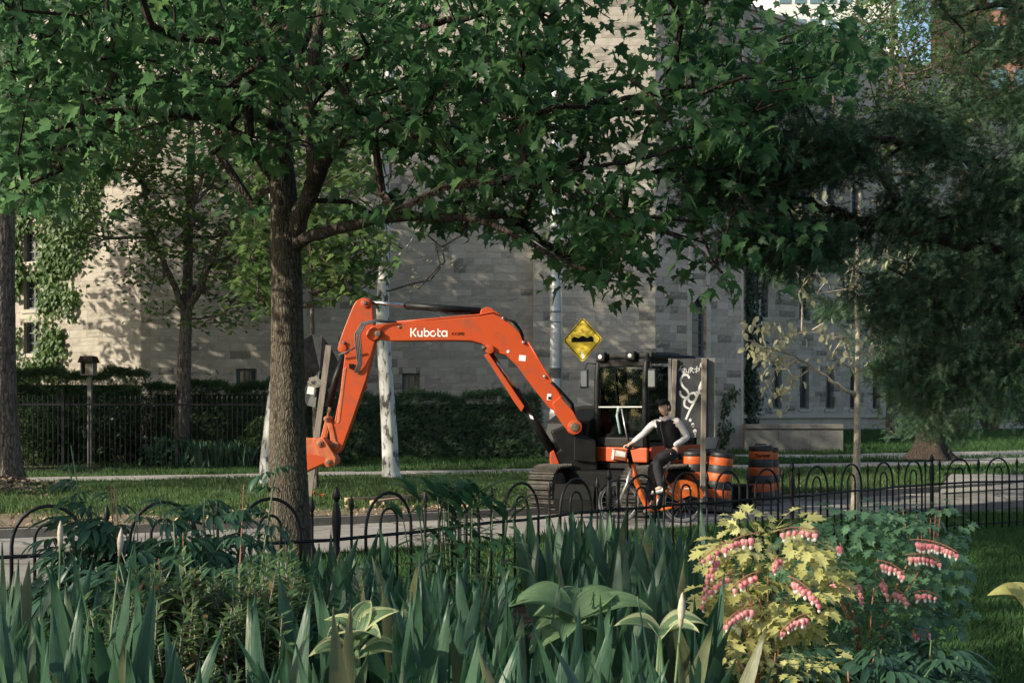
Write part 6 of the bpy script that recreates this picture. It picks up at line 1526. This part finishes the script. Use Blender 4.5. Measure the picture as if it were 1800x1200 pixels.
for k, (u, y, h_, lab_) in enumerate([(300, 3.0, 1.12, 'below the small leaved shrub'), (372, 2.8, 1.13, 'under the yard tree'), (455, 2.9, 1.10, 'left of the maple foot'), (530, 3.0, 1.14, 'under the maple trunk'), (590, 2.8, 1.10, 'under the bucket'), (700, 2.9, 1.16, 'under the white plane tree'), (790, 3.0, 1.14, 'under the boom lettering'), (870, 2.9, 1.10, 'left of the big hosta'), (945, 3.1, 1.14, 'in front of the big hosta'), (1075, 3.0, 1.16, 'right of the big hosta'), (150, 3.4, 1.16, 'at lower left'), (60, 3.6, 1.16, 'at the lower left corner')]):
    iris_at(u, 900, y, 'broad near iris blades at the bottom edge ' + lab_, h=h_, n=5, spread=.10, w=1.5)
ORD = ['first' , 'second', 'third', 'fourth', 'fifth', 'sixth', 'seventh', 'eighth', 'ninth', 'tenth', 'eleventh', 'twelfth', 'thirteenth', 'fourteenth', 'fifteenth', 'sixteenth', 'seventeenth', 'eighteenth']
COLS = [(60, 'at the left picture edge'), (130, 'below the thick left trunk'), (215, 'below the little library box'), (420, 'below the yard tree'), (545, 'below the maple trunk'), (620, 'below the excavator bucket'), (700, 'below the white plane tree'), (780, 'below the boom lettering'), (860, 'below the middle of the boom'), (930, 'below the boom bend'), (1000, 'below the excavator track'), (1060, 'below the road sign'), (1110, 'below the cab'), (1170, 'below the cyclist'), (1215, 'below the graffiti board'), (9999, 'beside the golden bleeding heart')]
bins = {}
for o in [q for q in bpy.data.objects if q.name.startswith('iris_plant') and q['label'].split()[0] in ('blue', 'iris', 'crowded') and 'bud' not in q['label']]:
    u = 900 + o.location.x / o.location.y * F; bins.setdefault([c for a_, c in COLS if u < a_][0], []).append(o)
for c, L_ in bins.items():
    L_.sort(key=lambda o: o.location.y)
    for i, o in enumerate(L_): o['label'] = 'iris clump ' + c + ', ' + (ORD[i] + ' from the camera' if i < len(L_) - 1 else 'farthest back')
# leafy perennials
def leaf_obj(name, me, parent, loc, tip, nor, s):
    B = basis(np.array([tip]), np.array([nor]))[0]; m4 = (Matrix(B.tolist()) * s).to_4x4(); m4.translation = Vector(loc)
    o = bpy.data.objects.new(name, me); COL.objects.link(o); o.parent = parent; o.matrix_local = m4; return o
# peony: compound leaves of drooping leaflets
def compound(name, m, tpl, arr, petiole='stem'):
    mb_v = []; parts = []
    for (x, y, ang, s) in arr:
        tip = np.array([[math.sin(ang), math.cos(ang), -.25]]); V, T = cloud(tpl[0], tpl[1], np.array([[x, y, -.18 * y * y]]), basis(tip, np.array([[.2 * math.sin(ang), 0, 1]])), [s]); parts.append((V, T))
    n = len(parts[0][0]) if parts else 0
    for (x, y, ang, s) in arr:
        V = np.array([(-.008, 0, 0), (.008, 0, 0), (x, y, -.18 * y * y)]); parts.append((V, np.array([(0, 1, 2)])))
    V, T = join(parts); return trimesh(name, V, T, M[m])
LAN = fan(sym([(0, 0), (.10, .2), (.15, .45), (.11, .75), (0, 1)]), (0, .45), .45, .2)
PEO = compound('peony_leaf', 'peony', LAN, [(0, .5, 0, .62), (-.03, .42, -.65, .5), (.03, .42, .65, .5), (-.22, .34, -1.1, .48), (.22, .34, 1.1, .48), (-.2, .4, -.55, .42), (.2, .4, .55, .42), (-.05, .15, -1.4, .40), (.05, .15, 1.4, .40)])
def peony(x, y, h, n, label, seed, size=.26, nl=7):
    r = random.Random(seed); t = thing('peony_plant', label, 'perennial', (x, y, .07))
    for i in range(n):
        a = r.uniform(0, 6.28); L = r.uniform(.05, .42); tx, ty = L * math.cos(a), L * math.sin(a) * .7; hh = h * r.uniform(.72, 1.0)
        MB().tube([(tx * .25, ty * .25, 0), (tx * .6, ty * .6, hh * .5), (tx, ty, hh)], [.007, .006, .003], 5).build('stem', M['stem' if r.random() < .8 else 'redstem'], t, True)
        for k in range(nl):
            f = r.uniform(.42, 1.0); q = r.uniform(0, 6.28); base = (tx * f, ty * f, hh * f); s = size * r.uniform(.7, 1.15) * (1.1 - .35 * (f > .93))
            leaf_obj('peony_leaf', PEO, t, base, (math.cos(q), math.sin(q), r.uniform(-.15, .45)), (r.uniform(-.3, .3), r.uniform(-.3, .3), 1), s)
    return t
for i, (u, y, h, n, lab) in enumerate([(150, 6.3, 1.10, 9, 'dark leafy perennial behind the tall iris buds at left'), (245, 6.5, 1.18, 10, 'tall dark drooping-leaved perennial in front of the left hoops'), (330, 6.2, 1.12, 9, 'dark drooping-leaved perennial left of the leaning maple foot'), (405, 6.6, 1.14, 10, 'dark drooping-leaved perennial just left of the maple trunk'), (300, 5.6, .98, 7, 'low dark perennial behind the reddish tipped shrub')]):
    peony((u - 900) / F * y, y, h, n, lab, 60 + i)
peony((215 - 900) / F * 6.4, 6.4, 1.62, 3, 'tallest thin stalk with feathery top left of the bird-box post', 71, .16, 9)
peony((405 - 900) / F * 6.0, 6.0, 1.42, 2, 'tall thin stem leaning up toward the picket fence', 72, .17, 8)
# small-leaved shrub with reddish tips
SH = []
for k in range(4):
    r = random.Random(k + 5); parts = []; n = 46; pos = []; tips = []; nors = []
    for i in range(n):
        f = .25 + .75 * i / n; q = i * 2.4 + r.uniform(-.3, .3); pos.append((.03 * math.sin(f * 4 + k), .02 * math.cos(f * 3 + k), f)); tips.append((math.cos(q), math.sin(q), .3 + f * .9)); nors.append((0, 0, 1))
    V, T = cloud(NARROW[0] * np.array([1.7, 1, 1]), NARROW[1], np.array(pos), basis(np.array(tips, float), np.array(nors, float) + rnd(n * 3, -.3, .3).reshape(-1, 3)), NR.uniform(.05, .085, n))
    st_ = MB().tube([(.03 * math.sin(f * 4 + k), .02 * math.cos(f * 3 + k), f) for f in (0, .25, .5, .75, 1)], [.008, .007, .006, .004, .002], 4)
    SV = np.array(st_.v); ST = []
    for f in st_.f:
        for j in range(1, len(f) - 1): ST.append((f[0], f[j], f[j + 1]))
    VV, TT = join([(V, T), (SV, np.array(ST))]); SH.append(trimesh('shoot', VV, TT, [M['spirea'], M['wood']], [0] * len(T) + [1] * len(ST)))
def spirea(u, y, n, h, label, seed, w=.42):
    r = random.Random(seed); t = thing('shrub', label, 'shrub', ((u - 900) / F * y, y, .07))
    for i in range(n):
        a = r.uniform(0, 6.28); L = r.random() ** .5 * w; o = link('shoot', r.choice(SH), t, (L * math.cos(a) * .6, L * math.sin(a) * .45, 0)); s = h * r.uniform(.72, 1.05) * (1 - .25 * (L / w) ** 2)
        o.rotation_euler = (-L * math.sin(a) * .5 + r.uniform(-.1, .1), L * math.cos(a) * .8 + r.uniform(-.1, .1), r.uniform(0, 6.28)); o.scale = (1.15, 1.15, s)
spirea(290, 5.0, 95, .90, 'bushy small-leaved shrub with reddish tips right of the left irises', 1)
spirea(400, 5.1, 100, .95, 'bushy small-leaved shrub with reddish tips left of the maple foot', 2)
spirea(495, 5.4, 75, .92, 'bushy small-leaved shrub with reddish tips in front of the maple trunk', 3, .36)
spirea(350, 4.4, 60, .62, 'low front part of the reddish tipped shrubbery', 4, .34)
# lily clump
LILY = leafmesh('lily_leaf', NARROW, M['lily'])
t = thing('lily_clump', 'clump of lilies with whorled narrow leaves in front of the excavator track', 'perennial', ((815 - 900) / F * 7.4, 7.4, .07))
r = random.Random(5)
for i in range(19):
    tx, ty = r.uniform(-.40, .40), r.uniform(-.25, .25); hh = r.uniform(.88, 1.06)
    MB().tube([(tx * .6, ty * .6, 0), (tx, ty, hh)], [.008, .004], 5).build('stem', M['stem'], t, True)
    for k in range(15):
        f = 1 if k < 5 else r.uniform(.30, .97); q = k * 2.2 + r.uniform(-.3, .3); up_z = .8 if k < 5 else r.uniform(-.3, .3)
        leaf_obj('lily_leaf', LILY, t, (lerp(tx * .6, tx, f), lerp(ty * .6, ty, f), hh * f), (math.cos(q), math.sin(q), up_z), (0, 0, 1), r.uniform(.20, .31))
# feathery stalks in front of the right track
# hostas
def hosta_leaf(name, L, w, m, edge=None, seed=0, ny=16, nx=24):
    V = []; T = []; mi = []
    for j in range(ny + 1):
        t_ = j / ny; wd = w * math.sin(math.pi * min(1, t_ * .96 + .04) ** .75) ** .8 * (1 if t_ < .97 else .4)
        for i in range(nx + 1):
            s = (i / nx - .5) * 2; x = s * wd / 2; y = L * t_; z = .35 * L * math.sin(t_ * 2.2) - .25 * L * t_ + .22 * wd * s * s + .0055 * math.cos(s * 31) * math.sin(math.pi * t_) + .03 * L * math.sin(5 * t_ + seed) * abs(s); V.append((x, y, z))
    for j in range(ny):
        for i in range(nx):
            a = j * (nx + 1) + i; T += [(a, a + 1, a + nx + 2), (a, a + nx + 2, a + nx + 1)]; e = 1 if edge and (i in (0, 1, 2, nx - 1, nx - 2, nx - 3) or j > ny - 3) else 0; mi += [e, e]
    me = trimesh(name, V, T, [M[m]] + ([M[edge]] if edge else []), mi); me.polygons.foreach_set('use_smooth', [True] * len(T)); return me
def hosta(u, v, y, leaves, label, m='hosta', edge=None):
    c = P(u, v, y); t = root('hosta_plant', label, 'hosta', (c.x, y, .07))
    for i, (ang, el, L, w, dz, roll) in enumerate(leaves):
        me = hosta_leaf('hosta_leaf', L, w, m, edge, i); base = Vector((0, 0, c.z - .07 + dz))
        tip = (math.cos(ang), math.sin(ang), el); nor = (roll, -.35, 1)
        leaf_obj('hosta_leaf', me, t, base, tip, nor, 1)
        MB().tube([(0, 0, 0), (base.x + .01 * i, 0, base.z * .6), base], [.012, .010, .008], 6).v and None
        o = MB().tube([Vector((c.x, y, .07)), Vector((c.x + .02 * math.cos(ang), y, c.z * .6)), Vector((c.x, y, c.z + dz))], [.011, .009, .007], 6).build('leaf_stalk', M['stem'], t, True)
hosta(1010, 1088, 5.2, [(3.1, .10, .31, .19, .02, -.5), (2.6, .0, .22, .14, -.01, -.5), (.35, .42, .24, .15, .01, .5), (.05, .05, .36, .15, .0, .2), (4.4, -.25, .22, .14, -.02, 0), (-.5, -.3, .2, .14, -.04, .3), (1.4, .6, .22, .15, .0, 0), (3.6, -.4, .25, .18, -.05, 0)], 'large hosta with broad pale ribbed leaves among the irises in the middle')
hosta(628, 1120, 4.5, [(2.8, .4, .16, .08, 0, 0), (.4, .5, .20, .10, 0, 0), (1.3, .9, .18, .09, .0, 0), (4.2, .2, .2, .10, -.02, 0), (5.3, .3, .22, .10, -.04, 0), (3.6, .1, .2, .11, -.08, 0), (.0, .0, .2, .11, -.08, 0), (4.7, -.3, .2, .1, -.12, 0)], 'variegated hosta with cream edged leaves at left of centre', 'hosta', 'hosta_edge')
hosta(1160, 1112, 4.9, [(.2, .1, .22, .11, 0, 0), (3.0, .1, .2, .1, 0, 0), (4.6, .0, .2, .11, 0, 0), (5.6, .2, .2, .1, -.02, 0)], 'small cream edged hosta behind the pale iris bud', 'hosta', 'hosta_edge')
hosta(1806, 1068, 7.4, [(3.0, .3, .26, .2, 0, 0), (2.0, .6, .24, .18, 0, 0), (4.2, .1, .24, .18, 0, 0), (.5, .3, .24, .18, 0, 0), (5.2, .0, .22, .18, -.04, 0)], 'yellow green hosta at the right edge of the lawn', 'gold')
# bleeding hearts
LOB2 = fan(sym([(0, 0), (.06, .18), (.34, .30), (.20, .40), (.46, .66), (.22, .60), (.24, .86), (.10, .80), (0, 1.05)]), (0, .42), .25, .2)
BL_ARR = [(0, .58, 0, .46), (-.08, .50, -.85, .38), (.08, .50, .85, .38), (-.36, .30, -.8, .36), (.36, .30, .8, .36), (-.28, .22, -1.6, .3), (.28, .22, 1.6, .3)]
GOLD = compound('lobed_leaf', 'gold', LOB2, BL_ARR); BLUE = compound('lobed_leaf', 'bleed', LOB2, BL_ARR)
def heart():
    mb = MB(); prof = [(0, .0), (.010, -.002), (.0145, -.009), (.014, -.017), (.0095, -.027), (.0045, -.034)]
    for s in (-1, 1):
        for i, (r_, z_) in enumerate(prof): pass
        mb.lathe(prof, (s * .007, 0, 0), 8, 0)
    mb.lathe([(.0065, -.028), (.008, -.036), (.0095, -.043), (.005, -.051), (0, -.054)], (0, 0, 0), 7, 1)
    mb.tube([(0, 0, 0), (0, 0, .018)], .0014, 4, 2); return mb.mesh('flower', [M['pink'], M['white_petal'], M['redstem']], True)
HEART = heart()
def bleeding(u, y, v_top, v_bot, wpx, nl, m, racemes, label, seed, size, ztop_bias=1.0, lit=None):
    r = random.Random(seed); cx = (u - 900) / F * y; z1 = Zv(v_top, y); z0 = .07; t = root('bleeding_heart', label, 'perennial', (cx, y, z0))
    W2 = wpx / F * y / 2; zc_ = (z1 + max(z0, Zv(v_bot, y))) / 2; hz_ = (z1 - max(z0 + .1, Zv(v_bot, y))) / 2
    for k in range(9):
        a = r.uniform(-1, 1); e = Vector((cx + a * W2 * .7, y + r.uniform(-.3, .3) * W2, zc_ + hz_ * r.uniform(-.3, .45))); b = Vector((cx + a * .05, y, z0)); MB().tube([b, b.lerp(e, .5) + Vector((-a * W2 * .15, 0, .06)), e], [.008, .006, .003], 6).build('stem', M['redstem'], t, True)
    for k in range(nl):
        while True:
            x_, y_, z_ = r.uniform(-1, 1), r.uniform(-1, 1), r.uniform(-1, 1)
            q = x_ * x_ + y_ * y_ + (z_ * z_ if z_ > 0 else z_ * z_ * .9)
            if .25 < q < 1: break
        p = Vector((x_ * W2, y_ * W2 * .8, zc_ + z_ * hz_ * (1 - .15 * x_ * x_) - .07)) + Vector((0, 0, 0)); p.z = zc_ + z_ * hz_ - z0
        leaf_obj('lobed_leaf', m, t, (p.x, p.y, p.z), (x_ + r.uniform(-.4, .4), y_ - .6 + r.uniform(-.3, .3), r.uniform(-.35, .25)), (x_ * .3, -.65, 1), size * r.uniform(.75, 1.2))
    for (ua, va, ub, vb, dy, n) in racemes:
        a = P(ua, va, y + dy + .05); b = P(ub, vb, y + dy); b0 = a.lerp(b, .5) + Vector((0, 0, .035 + .06 * (b - a).length)); pts = []
        for i in range(13): f = i / 12; pts.append(a * (1 - f) ** 2 + b0 * 2 * f * (1 - f) + b * f * f)
        st_ = MB().tube(pts, .0028, 5).build('raceme', M['redstem'], t, True)
        n = int(n * .8)
        for i in range(n):
            f = .12 + .86 * (i + .5) / n; k = f * 12; j = int(k); p = pts[j].lerp(pts[min(j + 1, 12)], k - j) - Vector(t.location); s = (1.04 - .42 * f) * r.uniform(.85, 1.12)
            link('flower', HEART, st_, p - Vector((0, 0, .018 * s)), (r.uniform(-.2, .2), r.uniform(-.25, .25), r.uniform(0, 3.1)), (s, s, s * 1.08))
    return t
bleeding(1350, 5.6, 908, 1125, 200, 66, GOLD, [(1340, 935, 1228, 985, -.3, 11), (1290, 1005, 1232, 1050, -.3, 7), (1340, 1005, 1285, 1035, -.35, 7), (1385, 1012, 1444, 1062, -.4, 11), (1330, 1060, 1263, 1106, -.35, 10), (1425, 1078, 1372, 1110, -.35, 8), (1360, 935, 1440, 935, -.2, 8), (1370, 975, 1360, 1000, -.35, 6), (1250, 990, 1232, 1070, -.2, 7), (1260, 975, 1250, 1010, -.3, 5)],
         'golden leaved bleeding heart with pink and white flowers in front', 3, .20)
bleeding(1350, 5.3, 1130, 1185, 190, 18, GOLD, [], 'low golden leaved shoots at the foot of the golden bleeding heart', 5, .14)
bleeding(1525, 6.3, 880, 1150, 300, 150, BLUE, [(1600, 948, 1686, 972, -.5, 15), (1590, 975, 1655, 988, -.45, 10), (1540, 985, 1592, 1010, -.6, 8), (1455, 1022, 1492, 1035, -.6, 6), (1505, 1018, 1515, 1058, -.6, 8), (1475, 955, 1480, 970, -.6, 3), (1570, 1035, 1597, 1058, -.55, 6), (1605, 1042, 1650, 1048, -.5, 6), (1600, 1110, 1636, 1112, -.5, 5), (1470, 1012, 1500, 1030, -.6, 5), (1548, 1015, 1560, 1045, -.6, 5), (1605, 1135, 1612, 1140, -.5, 2), (1440, 930, 1400, 935, -.5, 5)],
         'blue green leaved bleeding heart with pink flower strings beside the shaded lawn', 4, .19)
bleeding(1625, 6.7, 868, 950, 120, 12, BLUE, [], 'blue green leafy shoot reaching over the hoop fence', 6, .17)
peony((1620 - 900) / F * 5.6, 5.6, .50, 8, 'dark drooping foliage in the shade at bottom right', 81, .24, 9)
peony((1500 - 900) / F * 5.3, 5.3, .52, 7, 'dark drooping foliage below the blue green bleeding heart', 82, .24, 9)
# ------------------------------------------------------------------ grass
GB = (np.array([(-.07, 0, 0), (.07, 0, 0), (.045, .55, .08), (.02, 1, .3), ]), np.array([(0, 1, 2), (0, 2, 3)]))
def grass(label, n, sampler, size, m, wmul=1.0):
    pos = []
    while len(pos) < n:
        q = sampler()
        if q is not None: pos.append((q[0], q[1], gz(q[0], q[1]) - .004))
    pos = np.array(pos); tip = np.stack([NR.normal(0, .35, n), NR.normal(0, .35, n), np.ones(n)], 1); tpl = GB[0] * np.array([wmul, 1, 1])
    V, T = cloud(tpl, GB[1], pos, basis(tip, np.stack([rnd(n), -np.abs(rnd(n)), rnd(n, -.2, .2)], 1)), size * NR.uniform(.5, 1.5, n))
    tag(link('grass', trimesh('grass', V, T, M[m])), label, 'grass', None, 'stuff')
def s_near():
    y = R.uniform(5.2, 17.5); x = R.uniform(.18, .5) * y
    if y > yn(x) - .15: return None
    return x, y
grass('shaded green lawn blades right of the bleeding hearts', 120000, s_near, .075, 'grass')
def s_near2():
    y = R.uniform(7.4, 15.5); x = R.uniform(-.5, .2) * y
    if y > yn(x) - .12 or y < float(np.interp(x, [p.x for p in FP], [p.y for p in FP])) - .7: return None
    return x, y
grass('longer grass between the hoop fence and the near road edge', 36000, s_near2, .11, 'grass')
def in_slab(x, y): return abs(y - sw(x)) < 1.0
def s_verge():
    y = R.uniform(15, 26) + R.random() ** 2 * 10; x = R.uniform(-.48, .5) * y
    if y < yf(x) + .2 or in_slab(x, y) or (x > 8.4 and y < 31.5 and y > 22.4 and x > 8.6 + (y - 22.9) * .4): return None
    if ((x + 2.8) / 2.2) ** 2 + ((y - 17.6) / .9) ** 2 < 1 and R.random() < .9: return None
    if math.sin(x * 1.9 + 1.3 * math.sin(y * 1.1)) * math.sin(y * 2.3 + x) > .55 and R.random() < .75: return None
    if y - yf(x) < .5 and R.random() < .5: return None
    if ((x + 7.6) / 2.6) ** 2 + ((y - 16.2) / 1.1) ** 2 < 1 and R.random() < .7: return None
    return x, y
grass('grass of the verge between kerb and pavement', 110000, s_verge, .10, 'grass_dry', 1.4)
def s_far():
    y = R.uniform(28, 50); x = R.uniform(-.36, .5) * y
    if in_slab(x, y) or (x < 7 and y > 34) or (x > 6.5 and 33 < y < 37 and abs(y - (34.8 + .1 * (x - 7))) < .9): return None
    return x, y
grass('grass of the far lawn in front of the building', 80000, s_far, .13, 'grass', 1.6)
# fallen leaves and litter on the verge, dandelion heads
n = 900; pos = np.stack([NR.uniform(-9, 6, n), np.zeros(n), np.zeros(n)], 1); pos[:, 1] = [yf(x) + .2 + abs(NR.normal(0, 1.1)) for x in pos[:, 0]]; pos[:, 2] = [gz(p[0], p[1]) + .03 for p in pos]
V, T = cloud(SMALL[0], SMALL[1], pos, basis(rnd(n * 3).reshape(-1, 3), np.array([[0, 0, 1.]] * n) + rnd(n * 3, -.4, .4).reshape(-1, 3)), NR.uniform(.05, .12, n))
tag(link('fallen_leaves', trimesh('fallen_leaves', V, T, M['timber'])), 'dry fallen leaves scattered along the far kerb', 'fallen leaves', None, 'stuff')
